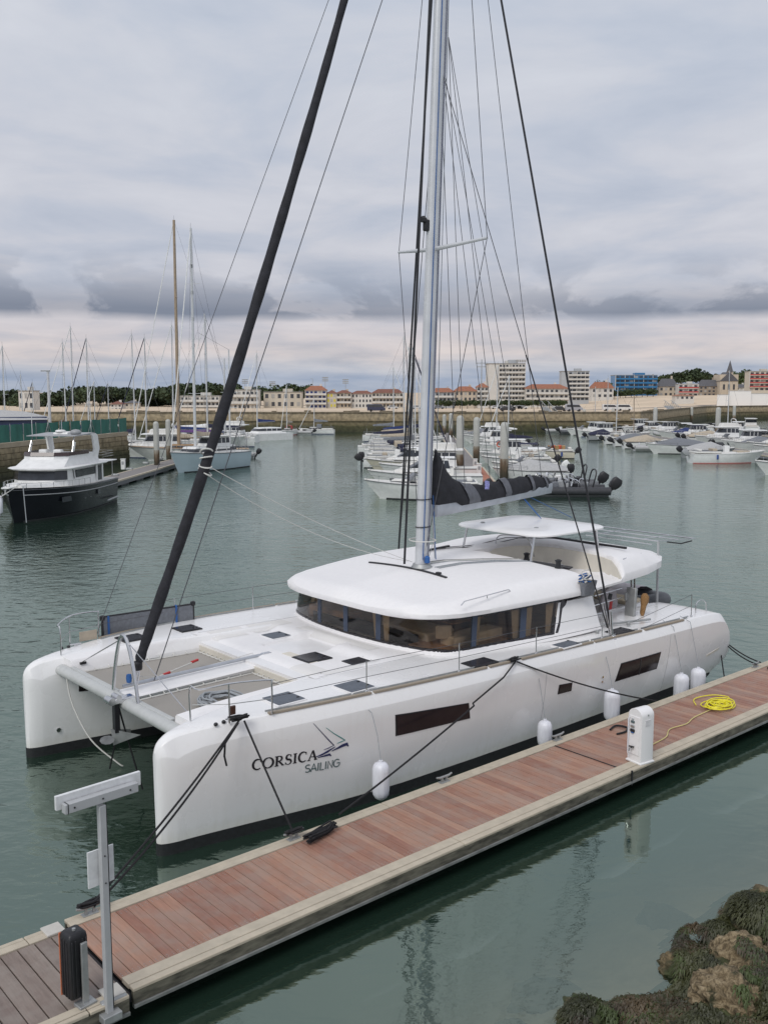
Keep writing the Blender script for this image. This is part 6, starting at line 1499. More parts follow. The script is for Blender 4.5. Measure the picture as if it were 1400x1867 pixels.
def rib(root, L, m='rubber_dk', B=None, big=False, eng=1, stripe=None, clutter=0):
    B = B or L * .36; r_ = .23 + .012 * L
    pts = smoothpts([(-L / 2, -B / 2 + r_, .45), (L * .15, -B / 2 + r_, .48), (L * .38, -B * .26, .62), (L / 2 - r_, 0, .78), (L * .38, B * .26, .62), (L * .15, B / 2 - r_, .48), (-L / 2, B / 2 - r_, .45)], 6)
    tb = MB().tube(pts, r_, 10).build("tube", M[m], root, smooth=60)
    if stripe:
        for dz in (-.05, -.16): MB().tube([(p.x * 1.0 + (.0), p.y + math.copysign(r_ * .97, p.y) * (1 if abs(p.x) < L * .4 else .6), p.z + dz) for p in pts if p.x < L * .3 and p.y < 0], .03, 4).build("rub_strip", M[stripe], tb)
    MB().loft([[(x, -w, .35), (x, w, .35), (x, w * .6, -.2), (x, -w * .6, -.2)] for x, w in ((-L / 2 + .1, B / 2 - r_), (L * .15, B / 2 - r_), (L * .4, B * .15))]).build("hull", M['hull_grey' if m != 'rubber_lt' else 'sailboat_white'], root, smooth=30)
    MB().box((-.1 * L, 0, .42), (L * .7, B - 2.2 * r_, .05)).build("floor", M['canvas_grey'], root)
    MB().box((-.02 * L, 0, .8), (.55, .55, .75)).build("console", M['sailboat_white' if m != 'rubber_dk' else 'hull_grey'], root, bevel=.06)
    MB().box((.02 * L, 0, 1.28), (.06, .5, .28), ry=-.3).build("windscreen", M['wscreen'], root)
    MB().box((-.16 * L, 0, .72), (.45, .6, .55)).build("helm_seat", M['black'], root, bevel=.05)
    if big:
        MB().tube(smoothpts([(-L * .32, -B * .32, .6), (-L * .36, -B * .3, 1.9), (-L * .36, B * .3, 1.9), (-L * .32, B * .32, .6)], 4), .06, 6).build("roll_bar", M['black'], root)
        for k in range(clutter):
            x, y = random.uniform(-L * .3, L * .28), random.uniform(-B * .26, B * .26)
            w = random.uniform(.25, .6)
            c_ = random.choice(('rubber_lt', 'hull_grey', 'sailboat_white', 'canvas_grey', 'black', 'rubber'))
            if k % 3: MB().box((x, y, .75 + .2 * random.random()), (w, w * .7, random.uniform(.3, .7)), rz=random.random() * 3, ry=random.uniform(-.3, .3)).build("stowed_gear", M[c_], root, bevel=.05)
            else: MB().tube(smoothpts([(x, y, .7), (x + .2, y + .2, 1.2), (x + .5, y - .1, 1.3), (x + .7, y + .1, .8)], 4), .05, 5).build("grab_rail", M['steel'], root)
    for k in range(eng): outboard(root, -L / 2 - .25, (k - (eng - 1) / 2) * .7, 1.5 if big else 1.1, random.choice((-.9, -.75, -.6)), 'black', .55)
def boat(name, label, cat, x, y, hd, fn, group=None, z=0.0, **kw):
    t = thing(name, label, cat, (x, y, z), R(hd), group); fn(t, **kw); return t

# ---- the black trawler yacht at the left
ty = thing("trawler_yacht", "black hulled motor yacht with white superstructure and flybridge at the left quay", "motor yacht", (-22.2, 64.3, 0), R(-95.5))
L, B = 13.0, 4.7
f, h = H2(ty, L, B, 1.75, 'hull_black', None, 'deck_lt', .26, .05, .55, .93, 22)
for s_ in (-1, 1):
    MB().tube([(x, s_ * (f((x + L / 2) / L)[1] + .015) * .985, f((x + L / 2) / L)[2] * .80) for x in [-6.3 + k * .75 for k in range(17)]], .035, 5).build("hull_moulding", M['hull_grey'], h)
    MB().box((2.7, s_ * 2.05, 1.18), (.95, .06, .34), rz=-s_ * .20).build("hull_port", M['wscreen'], h)
    MB().box((-1.9, s_ * 2.34, 1.20), (.42, .06, .34)).build("hull_port", M['wscreen'], h)
    for x in (.4, -.5): MB().lathe([(0, -.01), (.06, -.01), (.06, .01), (0, .01)], 8, (x, s_ * 2.33, 1.0)).build("drain_outlet", M['steel'], h)
    MB().tube([(-5.9, s_ * 2.08, .42), (-3.4, s_ * 2.36, .42)], .06, 6).build("spray_rail", M['hull_grey'], h)
bow = MB().loft([[(x, -w, z) for x, w, z in ()] or [(x, -w, zz), (x, w, zz), (x, w * .86, zz + .45), (x, -w * .86, zz + .45)] for x, w, zz in ((2.6, 1.75, 1.95), (4.3, 1.3, 2.05), (5.6, .6, 2.12))]).build("foredeck_trunk", M['sailboat_white'], ty, smooth=30)
def house_ring(z, t):
    return [(-3.6, -1.9 + .10 * t, z), (2.0 - .25 * t, -1.85 + .12 * t, z), (2.75 - .35 * t, -1.2, z), (2.95 - .4 * t, 0, z), (2.75 - .35 * t, 1.2, z), (2.0 - .25 * t, 1.85 - .12 * t, z), (-3.6, 1.9 - .10 * t, z)]
sal = MB().loft([house_ring(1.8, 0), house_ring(3.75, 1)]).build("saloon", M['sailboat_white'], ty, smooth=20)
MB().loft([[(p[0] + (.02 if p[0] > 0 else 0), p[1] * 1.012, p[2]) for p in house_ring(z, t) if p[0] > -3] for z, t in ((2.65, .42), (3.58, .9))], closed=False, cap=(False, False)).build("wraparound_windows", M['wscreen'], sal, smooth=20)
for s_ in (-1, 1):
    MB().loft([[(x, s_ * 1.87, z) for x, z in ((-2.9, 2.7), (.6, 2.7), (.6, 3.5), (-2.9, 3.5))], [(x, s_ * 1.80, z) for x, z in ((-2.9, 2.7), (.6, 2.7), (.6, 3.5), (-2.9, 3.5))]]).build("side_windows", M['wscreen'], sal)
    MB().box((-3.2, s_ * 1.90, 2.75), (.7, .05, 1.7)).build("side_door", M['wscreen'], sal)
    MB().box((-2.7, s_ * 1.91, 2.8), (.2, .07, 1.9)).build("pillar", M['sailboat_white'], sal); MB().box((-3.7, s_ * 1.91, 2.8), (.2, .07, 1.9)).build("pillar", M['sailboat_white'], sal)
    MB().tube([(1.0, s_ * 1.88, 2.62), (1.0, s_ * 1.80, 3.6)], .03, 4).build("window_bar", M['black'], sal)
brow = MB().loft([[(x * k1 - .1, y * k2, z) for x, y, _ in house_ring(0, 0)] for z, k1, k2 in ((3.72, 1.10, 1.10), (3.84, 1.14, 1.13), (3.94, 1.05, 1.08))]).build("saloon_roof", M['sailboat_white'], ty, smooth=30)
MB().box((-4.6, 0, 3.86), (3.2, 4.1, .12)).build("aft_roof", M['sailboat_white'], ty, bevel=.05)
fb_ = MB().loft([[(-3.4, -1.75 * k2, z), (1.6 + dx, -1.55 * k2, z), (2.3 + dx, -.8, z), (2.3 + dx, .8, z), (1.6 + dx, 1.55 * k2, z), (-3.4, 1.75 * k2, z)] for z, dx, k2 in ((3.88, .55, 1.08), (4.7, -.6, .98), (5.05, -.75, 1.0))]).build("flybridge", M['sailboat_white'], ty, smooth=30)
MB().loft([[(-1.9, -1.74, z), (.95 + dx, -1.56, z), (1.62 + dx, -.8, z), (1.62 + dx, .8, z), (.95 + dx, 1.56, z), (-1.9, 1.74, z)] for z, dx in ((5.03, .0), (5.42, -.12))], closed=False, cap=(False, False)).build("flybridge_screen", mat('tinted_brown_screen', (.05, .03, .03), .15), fb_, smooth=30)
for s_ in (-1, 1):
    MB().loft([[(-3.6 + dx, s_ * 1.72, z), (-2.7 + dx, s_ * 1.72, z), (-2.7 + dx, s_ * 1.60, z), (-3.6 + dx, s_ * 1.60, z)] for z, dx in ((3.9, .3), (5.4, -.25), (6.9, .0), (7.15, .35))]).build("arch_leg", M['sailboat_white'], ty, smooth=30)
    MB().tube([(.3, s_ * 1.5, 5.4), (-.2, s_ * 1.45, 7.0)], .035, 6).build("bimini_strut", M['steel'], ty); MB().box((.0, s_ * 1.5, 5.9), (.25, .06, 1.1), ry=-.3).build("arch_front", M['sailboat_white'], ty)
MB().loft([[(x, -1.68, z) for x, z in ((-3.4, 7.08), (-3.0, 7.26), (.2, 7.10), (.2, 7.02))], [(x, 1.68, z) for x, z in ((-3.4, 7.08), (-3.0, 7.26), (.2, 7.10), (.2, 7.02))]]).build("hardtop", M['hull_grey'], ty, smooth=20)
MB().loft([[(x, s2 * 1.0, z) for x, z in ((-2.6, 7.2), (-2.5, 7.4), (-1.4, 7.35), (-1.3, 7.15))] for s2 in (-.5, .5)]).build("radar_platform", M['sailboat_white'], ty)
MB().lathe([(0, 0), (.32, 0), (.36, .1), (.36, .26), (.26, .44), (0, .52)], 14, (-1.2, 1.15, 7.2)).build("satellite_dome", M['hull_grey'], ty, smooth=60)
MB().lathe([(0, 0), (.34, 0), (.36, .14), (.25, .24), (0, .26)], 14, (-1.6, -.1, 7.38)).build("radar_dome", M['sailboat_white'], ty, smooth=60)
MB().tube([(-1.8, -.1, 7.6), (-1.8, -.1, 8.7)], .03, 5).build("light_mast", M['steel'], ty); MB().tube([(-.3, -1.5, 7.1), (-.3, -1.5, 10.2)], .022, 4).build("whip_aerial", M['mast_w'], ty)
for y in (-.5, .5): MB().box((.2, y, 5.35), (.5, .55, .6)).build("helm_seat", M['sailboat_white'], ty, bevel=.08)
MB().tube([(-5.6, -1.9, 2.0), (-5.6, -1.9, 3.8)], .035, 5).build("aft_post", M['steel'], ty); MB().tube([(-5.6, 1.9, 2.0), (-5.6, 1.9, 3.8)], .035, 5).build("aft_post", M['steel'], ty)
for z in (4.4, 4.7, 5.0):
    MB().tube([(-5.9, -1.9, z), (-5.9, 1.9, z), (-3.7, 1.95, z)], .02, 4).build("aft_rail", M['steel'], ty)
rails(ty, f, .42, .99, .62, 9, r=.022)
MB().box((6.1, 0, 2.45), (1.3, .5, .14)).build("bow_platform", M['sailboat_white'], ty, bevel=.03); MB().box((5.3, 0, 2.62), (.5, .4, .3)).build("windlass", M['sailboat_white'], ty, bevel=.05)
MB().tube([(6.7, 0, 2.35), (6.75, 0, 1.9), (6.6, .12, 1.8)], .05, 5).build("anchor", M['alu_dull'], ty)
tag(MB().tube(sag((-22.2, 58.6, 2.5), (-25.2, 53.5, .6), .3), .03, 5).build("mooring_line", M['rope_white'], None), "white bow line of the black hulled motor yacht leading left to the quay", "rope")
tag(MB().tube([(-22.0, 58.25, 2.3), (-21.8, 58.0, .1)], .03, 5).build("anchor_line", M['rope_grey'], None), "thin line hanging from the bow of the black hulled motor yacht into the water", "rope")
for k, (dx, dy, zc) in enumerate(((-23.3, 57.9, 1.2), (-23.9, 59.2, .9))):
    tag(MB().lathe([(0, -.55), (.14, -.45), (.16, .4), (.05, .55), (0, .6)], 12, (dx, dy, zc)).build("fender", M['fender'], None, smooth=60), ("white fender hanging at the left of the black motor yacht's bow", "second white fender behind the first at the black yacht's bow")[k], "fender")

for ch_ in list(ty.children_recursive):     # low air draught: everything above the sheer is built low
    if ch_.name.startswith(('hull', 'deck', 'boot')) and not ch_.name.startswith('hull_m'): continue
    for v in ch_.data.vertices:
        if v.co.z > 1.9: v.co.z = 1.9 + (v.co.z - 1.9) * .62

# ---- grey pontoon at the left with its two piles
def pile(px_, ytop, Y, r_=.33, label="", zt=None):
    p = aty(px_, ytop, Y); t = thing("mooring_pile", label, "pile", (p.x, Y, 0)); zt = p.z; b_ = 2.1
    MB().lathe([(r_, b_), (r_, zt - r_ * 1.1), (r_ * .92, zt - r_ * .6), (r_ * .6, zt - r_ * .15), (0, zt)], 16).build("sleeve", M['pile_w'], t, smooth=50)
    MB().lathe([(r_ * 1.01, -3), (r_ * 1.01, b_)], 16).build("weathered_foot", M['pile_d'], t, smooth=50)
def pilem():
    m = bpy.data.materials.new("pile_tidal_growth"); m.use_nodes = True; t = m.node_tree; b = t.nodes['Principled BSDF']; b.inputs['Roughness'].default_value = .85
    g = N(t, 'ShaderNodeNewGeometry'); s = N(t, 'ShaderNodeSeparateXYZ'); t.links.new(g.outputs['Position'], s.inputs[0])
    mp = N(t, 'ShaderNodeMapping'); mp.inputs['Scale'].default_value = (3, 3, .5); t.links.new(g.outputs['Position'], mp.inputs[0])
    n = N(t, 'ShaderNodeTexNoise', ins={'Scale': 1.6, 'Detail': 5.0}); t.links.new(mp.outputs[0], n.inputs['Vector'])
    z = math_n(t, 'ADD', s.outputs[2], math_n(t, 'MULTIPLY', math_n(t, 'SUBTRACT', n.outputs['Fac'], .5), 2.6))
    r = ramp(t, [(.0, (.03, .028, .02)), (.30, (.06, .048, .03)), (.5, (.14, .095, .06)), (.72, (.30, .27, .22)), (.9, (.44, .43, .39))], math_n(t, 'DIVIDE', z, 3.0)); t.links.new(r.outputs[0], b.inputs['Base Color']); return m
M['pile_d'] = pilem(); M['pile_w'] = mat('pile_sleeve_grey', (.42, .42, .39), .6, var=.08, scale=1.2)
pile(284, 768, 99, .29, "grey capped pile, left of the two in front of the pale blue ketch"); pile(306, 764, 107, .28, "grey capped pile, right of the two in front of the pale blue ketch")
pile(839, 757, 92, .36, "grey capped pile just right of the big mast, left of the red walkway"); pile(869, 760, 106, .36, "grey capped pile standing right behind the red walkway end"); pile(920, 769, 86, .38, "widest grey capped pile in front of the white boats, right of the red walkway")
pile(822, 753, 160, .33, "slim pale pile left behind the pile beside the big mast"); pile(810, 755, 172, .33, "farthest slim pile of the central pontoon, beside the big mast")
pile(1195, 742, 186, .40, "capped pile at the left of the front row of the right marina"); pile(1310, 742, 160, .42, "tallest capped pile in the middle of the right marina"); pile(1118, 743, 215, .38, "capped pile right beside the thick black shroud in the right marina")
pile(1065, 745, 222, .38, "capped pile behind the white wheelhouse boats of the right marina"); pile(1054 , 751, 232, .30, "thin pile next to the gangway on the far wall"); pile(1339, 739, 250, .40, "pale pile in front of the far wall below the white screen wall"); pile(1261, 742, 250, .38, "dark pile right of the lattice gangway at the wall recess")
def simple_pontoon(name, a, b, w, deckm, z=.55, plank=False):
    a, b = Vector((*a, 0)), Vector((*b, 0)); d = b - a; ang = math.atan2(d.y, d.x); c = (a + b) / 2
    r = bpy.data.objects.new(name, None); COL.objects.link(r); r['kind'] = 'structure'; r.location = c; r.rotation_euler = (0, 0, ang)
    MB().box((0, 0, z - .04), (d.length, w - .4, .08)).build("walkway_deck", deckm, r); 
    for s_ in (-1, 1): MB().box((0, s_ * (w / 2 - .1), z - .05), (d.length, .2, .14)).build("kerb", M['concrete'], r)
    MB().box((0, 0, z - .28), (d.length, w, .30)).build("side_beam", M['rubber'], r)
    k = -d.length / 2 + 1.5
    while k < d.length / 2: MB().box((k, 0, .02), (2.2, w * .92, .4)).build("float", M['rubber_dk'], r); k += 4.5
    return r
M['redwalk'] = mat('red_walkway', (.36, .14, .085), .75, var=.10, scale=2, stretch=(.4, 6, 1)); M['greywalk'] = mat('grey_walkway', (.20, .185, .18), .8, var=.12, scale=2, stretch=(6, .4, 1))
pa, pb = at(190, 886, .5), at(322, 838, .5)
simple_pontoon("left_pontoon", (pa.x - 1.5, pa.y - 4), (pb.x + .6, pb.y + 3), 2.3, M['greywalk'])
simple_pontoon("central_pontoon", (8.1, 80.5), (8.7, 96), 2.6, M['redwalk']); simple_pontoon("central_pontoon", (8.75, 96.1), (11.2, 178), 2.2, M['greywalk'])
simple_pontoon("right_pontoon", (46.5, 96), (45.0, 206), 2.2, M['greywalk']); simple_pontoon("back_pontoon", (66, 176), (100, 190), 2.2, M['greywalk']); simple_pontoon("outer_pontoon", (35, 212), (58, 214), 2.2, M['greywalk'])
for k, (px_, py_) in enumerate(((225, 856), (866, 856), (873, 866))):
    p = at(px_, py_, .55); t = thing("pontoon_pedestal", ("small white service pedestal on the grey pontoon left of the ketch", "rear white service box on the left edge of the red walkway", "front white service box on the left edge of the red walkway")[k], "pedestal", p)
    MB().box((0, 0, .5), (.40, .34, 1.0)).build("housing", M['sailboat_white'], t, bevel=.05); MB().box((0, -.18, .65), (.22, .02, .3)).build("sockets", M['hull_grey'], t); MB().box((0, 0, 1.02), (.46, .4, .06)).build("cap", M['sailboat_white'], t)
for k, (px_, py_) in enumerate(((210, 868), (236, 857), (266, 846), (292, 838))):
    p = at(px_, py_ - 2, .62); tag(MB().box((p.x, p.y, p.z), (.6, .5, .22)).build("mooring_block", M['alu_dull'], None, bevel=.05), "low dark fitting on the grey pontoon, number %d from the black yacht towards the ketch" % (k + 1) if 0 else ("low dark fitting on the grey pontoon nearest the black yacht", "low dark fitting left of the small white pontoon pedestal" if 0 else "low dark fitting beside the small white pontoon pedestal", "low dark fitting halfway along the grey pontoon towards the ketch", "low dark fitting on the grey pontoon close to the two piles")[k], "fitting")
bk = []
# rocks of the quay foot behind the left pontoon
# ---- left boats
def ketch(root):
    L = 11.4; B = 3.7
    f, h = H2(root, L, B, 1.7, 'hull_lblue', None, 'deck_lt', .25, .10, .5, .86, 18)
    MB().tube([(x, s_ * (f((x + L / 2) / L)[1] * .99), f((x + L / 2) / L)[2] * .82) for s_ in (-1,) for x in [-5.5 + k for k in range(11)]], .04, 4).build("hull_line", M['sailboat_white'], h)
    cabin(root, -3.4, 3.6, 2.6, 1.9, 1.75, .75, 'sailboat_white', .7, 0, (.3, .75), "deckhouse"); cabin(root, -2.4, .6, 2.4, 2.0, 2.4, 1.05, 'sailboat_white', .5, 0, (.35, .85), "wheelhouse")
    MB().box((-.9, 0, 3.48), (3.6, 2.7, .09)).build("wheelhouse_roof", M['deck_lt'], root, bevel=.03)
    rails(root, f, .03, .98, .65, 9, r=.02)
    for x in (-3.5, -4.8): MB().tube(smoothpts([(x, -1.5, 1.9), (x, -1.4, 3.6), (x, 1.4, 3.6), (x, 1.5, 1.9)], 4), .04, 5).build("frame_arch", M['steel'], root)
    sailrig(root, L, B, 2.4, 21.8, 1.8, 'canvas_beige', 'mast_w', True, .40, .16, sp=3)
    MB().tube([(-4.0, 0, 2.0), (-4.1, 0, 12.5)], [.10, .07], 8).build("mizzen_mast", M['mast_w'], root); MB().tube([(-4.1, 0, 12.5), (.9, 0, 14)], .012, 3).build("triatic_stay", M['wire'], root)
    for k in range(3): MB().tube([(-4.05, -1.1 + .1 * k, 8.0 - 1.6 * k), (-4.05, 1.1 - .1 * k, 8.0 - 1.6 * k)], .035, 4).build("mizzen_crosstree", M['mast_w'], root)
    for k in range(4): MB().box((1.72, 0, 14.5 - k * 2.6 + 6), (.2, .2, .35)).build("mast_fitting", M['black'], root)
p = at(372, 858, 0)
boat("ketch", "pale blue two masted ketch with white deckhouse beside the left piles", "sailboat", -18.4, 99.6, -118, ketch)
p = at(434, 836, 0); boat("dinghy", "grey rubber dinghy tied under the stern of the pale blue ketch", "dinghy", p.x + .3, p.y + 1, 165, rib, L=3.6, m='rubber_lt')
p = at(276, 838, 0); boat("motor_yacht", "large white cruiser behind the left pile of the pair", "motor boat", p.x - .5, p.y + 4, 185, motorboat, L=11.5, kind='fly', stripe='hull_navy', eng=0)
p = at(325, 800, 0)
def woodketch(root):
    f, h = H2(root, 14, 3.9, 1.3, 'sailboat_white', None, 'deck_teak', .3, .16, .45, .8)
    cabin(root, -2, 3.0, 2.1, 1.5, 1.4, .5, 'wood_var', .4, 0, (.3, .7), "deckhouse"); rails(root, f, .03, .97, .6, 8)
    sailrig(root, 14, 3.9, 1.5, 26.2, 1.2, 'canvas_beige', 'mast_wood', True, .42, .22, sp=2); MB().tube([(-4.2, 0, 1.3), (-4.3, 0, 12)], [.14, .09], 8).build("mizzen_mast", M['mast_w'], root)
boat("classic_yacht", "classic yacht with the tallest varnished wooden mast behind the two left piles", "sailboat", -23.1, 114, 190, woodketch)
def minicat(root):
    for s_ in (-1, 1):
        sub = MB(); 
        MB().loft([[(x, s_ * 1.95 - w, -.3), (x, s_ * 1.95 + w, -.3), (x, s_ * 1.95 + w * 1.2, 1.15), (x, s_ * 1.95 - w * 1.2, 1.15)] for x, w in ((-5, .45), (0, .6), (3, .5), (5, .06))]).build("hull", M['sailboat_white'], root, smooth=30)
    MB().box((-1.2, 0, 1.0), (6.0, 3.6, .6)).build("bridge_deck", M['sailboat_white'], root, bevel=.1); MB().tube([(3.9, -1.9, 1.0), (3.9, 1.9, 1.0)], .09, 6).build("crossbeam", M['alu_dull'], root)
    MB().box((2.9, 0, .95), (2.2, 2.8, .02)).build("trampoline", M['net'], root)
    cabin(root, -3.2, 1.6, 3.6, 2.6, 1.25, .85, 'sailboat_white', 1.0, .0, (.35, .8), "saloon"); sailrig(root, 10, 4.2, 1.9, 12.6, .6, 'canvas_blue', 'mast_w', True, .36, .10, sp=1)
p = at(472, 803, 0); boat("catamaran", "small white catamaran with blue sail cover before the far wall", "catamaran", p.x, p.y + 2, 222, minicat)
p = at(525, 793, 0); boat("sailboat", "small white sailboat with a red bow just right of the small catamaran", "sailboat", p.x, p.y, 250, sailboat, L=6.4, mh=8.2, stripe='hull_pink', cover='canvas_beige', hood='red')
p = at(549, 792, 0); boat("rowing_boat", "little pair of tenders lying between the two small sailboats by the far wall" if 0 else "little grey tender lying between the two small sailboats by the far wall", "tender", p.x, p.y, 170, rib, L=4.2, m='rubber_lt')
p = at(577, 791, 0); boat("sailboat", "white sailboat with grey cover lying alone farthest right before the far wall", "sailboat", p.x, p.y, 175, sailboat, L=7.0, mh=5.5, cover='canvas_grey', hood='canvas_grey')
for lab, px_, py_, hd, kw in (("white motor cruiser with flybridge partly hidden by the dark furled sail", 415, 806, 170, dict(kind='fly', L=10, eng=0)), ("white boat with a purple canopy behind the classic yacht", 345, 800, 180, dict(kind='covered', L=9, eng=0, top=('cover', 'purple'))), ("white speedboat under a beige cover behind the ketch's masts", 395, 799, 175, dict(kind='covered', L=8, top=('cover', 'canvas_beige')))):
    p = at(px_, py_, 0); boat("motorboat", lab, "motor boat", p.x, p.y, hd, motorboat, **kw)
mastlist = [("sailboat whose mast tip leans left, seen at the far left edge of the photo", 12, 627, 124, 10), ("tall masted sailboat right of the flat headed lamp, first behind the green fence", 104, 620, 130, 11), ("sailboat with the tallest of the masts over the green fence", 138, 592, 138, 12), ("sailboat with a slightly left leaning mast right of the tallest fence mast", 165, 613, 138, 11), ("sailboat with a left leaning mast at the right end of the green fence", 230, 605, 126, 11), ("sailboat with a thick white mast just right of the green fence", 273, 612, 122, 11), ("sailboat with dark furled sail and grey mast left of the classic yacht", 322, 588, 135, 12), ("sailboat with slender grey mast between the classic yacht and the furled sail", 362, 568, 140, 13), ("sailboat with a slender white mast close to the dark furled sail", 384, 578, 142, 12), ("little sailboat with short mast behind the fence left of the lamp", 63, 695, 150, 7), ("little sailboat with short bare mast near the left photo edge", 32, 680, 140, 7), ("little sailboat with a low mast right of the leaning fence mast", 201, 697, 160, 7), ("sailboat with thin mast behind the pines, right of the slightly leaning one", 176, 693, 165, 8), ("small sailboat with thin mast left of the leaning mast at the fence end", 158, 702, 170, 7)]
for i, (lab, px_, yt, Y, L_) in enumerate(mastlist):
    tp_ = aty(px_, yt, Y); onq = px_ < 226 and Y < 132
    z0 = 0.0; fbz = .085 * L_ + .25 + .02 * L_ + .4
    boat("sailboat", lab, "sailboat", tp_.x, Y, (175, 8, 190, 172, 5, 184)[i % 6], sailboat, z=z0, L=L_, mh=tp_.z - fbz, cover=('canvas_navy', 'canvas_beige', 'canvas_blue', 'sailboat_white')[i % 4], hood=('canvas_navy', None, 'canvas_blue')[i % 3], sp=1 + i % 2, furl=i % 3 != 1, fcol=('sailboat_white', 'canvas_navy')[i % 2])
cb_ = thing("covered_boat", "boat with grey winter cover and blue skirt standing on the left quay", "boat", (-39.5, 95, 3.0), R(12))
MB().loft([[(x, -w, 1.2), (x, w, 1.2), (x, w * .8, 2.6), (x, -w * .8, 2.6)] for x, w in ((-6, 1.5), (0, 1.9), (4, 1.4), (6, .3))]).build("hull", M['hull_navy'], cb_); MB().loft([[(x, -w, 2.3), (x, 0, h_), (x, w, 2.3)] for x, w, h_ in ((-6, 1.6, 3.0), (0, 2.0, 3.4), (4, 1.5, 3.1), (6.1, .4, 2.6))]).build("winter_cover", M['rubber_lt'], cb_, smooth=40); MB().box((-2.6, 0, .6), (.4, 2.4, 1.2)).build("cradle", M['alu_dull'], cb_); MB().box((2.6, 0, .6), (.4, 2.0, 1.2)).build("cradle", M['alu_dull'], cb_)

# ---- central pontoon, left side (bows or sterns to the left)
boat("motorboat", "nearest white motorboat with a short dark hull window, bow pointing left", "motor boat", 2.9, 72.3, 178, motorboat, L=8.8, kind='cuddy', eng=1)
boat("motor_cruiser", "sleek white cruiser with dark hull stripe and grey windscreen behind the nearest boat", "motor boat", 3.4, 80.5, 178, motorboat, L=9.6, kind='cruiser', stripe=None, eng=0)
boat("motor_cruiser", "white hardtop cruiser with big dark side windows left of the big mast", "motor boat", 4.2, 88.5, 178, motorboat, L=9.4, kind='fly', eng=0)
boat("motorboat", "long white motorboat with beige gunwale next behind the hardtop cruiser", "motor boat", 2.6, 95.5, 176, motorboat, L=9.0, kind='cruiser', m='hull_cream', eng=0)
boat("motorboat", "white open boat with two tilted black outboards at its left end", "motor boat", 1.6, 103, 2, motorboat, L=7.6, kind='open', eng=2)
lc = [(110, 9.6, 'canvas_grey', 'canvas_navy', 'white sailboat with grey boom cover and navy hood', 640), (117, 10, 'canvas_beige', 'canvas_beige', 'white sailboat with beige boom cover in the left central row', 612), (124, 10.5, 'canvas_navy', 'canvas_navy', 'white sailboat with the lower of two long navy boom covers', 603), (131, 10, 'canvas_beige', 'canvas_grey', 'white sailboat with sand coloured boom cover between two navy ones', 622), (139, 11, 'canvas_blue', 'canvas_navy', 'white sailboat with the upper navy boom cover', 625), (148, 9.5, 'canvas_navy', None, 'small sailboat with a navy tent, last but one of the left central row', 650), (158, 9, 'canvas_grey', 'canvas_navy', 'farthest sailboat at the left end of the central pontoon', 660)]
mastpx = (757, 750, 737, 746, 752, 764, 718)
for i, (Y, L_, cv, hd_, lab, yt) in enumerate(lc):
    zt = aty(700, yt, Y).z; mxw = (mastpx[i] - 700) / 1750 * Y; hd = 3
    boat("sailboat", lab, "sailboat", mxw - L_ * .07, Y, hd, sailboat, L=L_, mh=zt - 2.2, cover=cv, hood=hd_, furl=i % 2 == 0, fcol='sailboat_white' if i % 4 else 'canvas_navy')
# right side of the central pontoon
boat("rigid_inflatable", "big black inflatable with white rubbing lines, roll bar and twin tilted black outboards", "inflatable boat", 13.6, 74.5, 179, rib, L=7.6, m='rubber_dk', big=True, eng=2, stripe='sailboat_white', B=2.9, clutter=16)
boat("rigid_inflatable", "grey inflatable crowded with pale gear behind the big black one", "inflatable boat", 14.3, 79.5, 177, rib, L=6.6, m='rubber', big=True, eng=1, B=2.6, clutter=18)
boat("motorboat", "white open boat with pale cushions beside the widest pile", "motor boat", 13.2, 86.5, 176, motorboat, L=6.8, kind='covered', eng=1, top=('cover', 'deck_lt') if 0 else ('cover', 'rubber_lt'))
boat("speedboat", "white speedboat with a folded white canopy right of the widest pile", "motor boat", 13.8, 93.5, 177, motorboat, L=6.6, kind='cuddy', eng=1, engcol='sailboat_white', top=('bimini', 'sailboat_white'))
boat("motorboat", "long white cuddy boat passing behind the widest pile", "motor boat", 14.0, 101, 176, motorboat, L=7.4, kind='open', eng=1, top=('bimini', 'canvas_navy'))
fsh = boat("fishing_boat", "white fishing boat with blue wheelhouse window and an orange lifebuoy", "fishing boat", 14.2, 109.5, 177, motorboat, L=7.2, kind='house', stripe='canvas_blue', eng=0)
tb_ = MB().tube([(1.5 + .35 * 0, -.0, 0)] * 0 + [(-.9 + .0 * a, -1.15, 2.2 + .0) for a in range(0)] + [(.95 + .30 * math.cos(a), -.98, 2.05 + .30 * math.sin(a)) for a in [2 * math.pi * k / 12 for k in range(12)]], .07, 6, closed=True).build("lifebuoy", M['orange'], fsh)
rr = [("white sailboat with furled navy sail bag behind the fishing boat", 117, 'sail', 0), ("white boat with brown and orange gear heaped on its stern", 119, 'gear', 0), ("white cuddy boat with blue sides left of the fishing boat's wheelhouse" if 0 else "white cuddy boat with a navy lower hull next behind the sailboat with the navy bag", 127, 'cuddy', 1), ("white cabin boat with dark wrap windows, middle of the right central row", 135, 'house', 0), ("white sailboat with a bare short mast far along the central pontoon", 144, 'sail2', 0), ("white flybridge boat far along the right side of the central pontoon", 152, 'fly', 0), ("dark covered boat at the far end of the right central row", 160, 'cover', 0), ("farthest small white boat on the right of the central pontoon", 169, 'open', 0)]
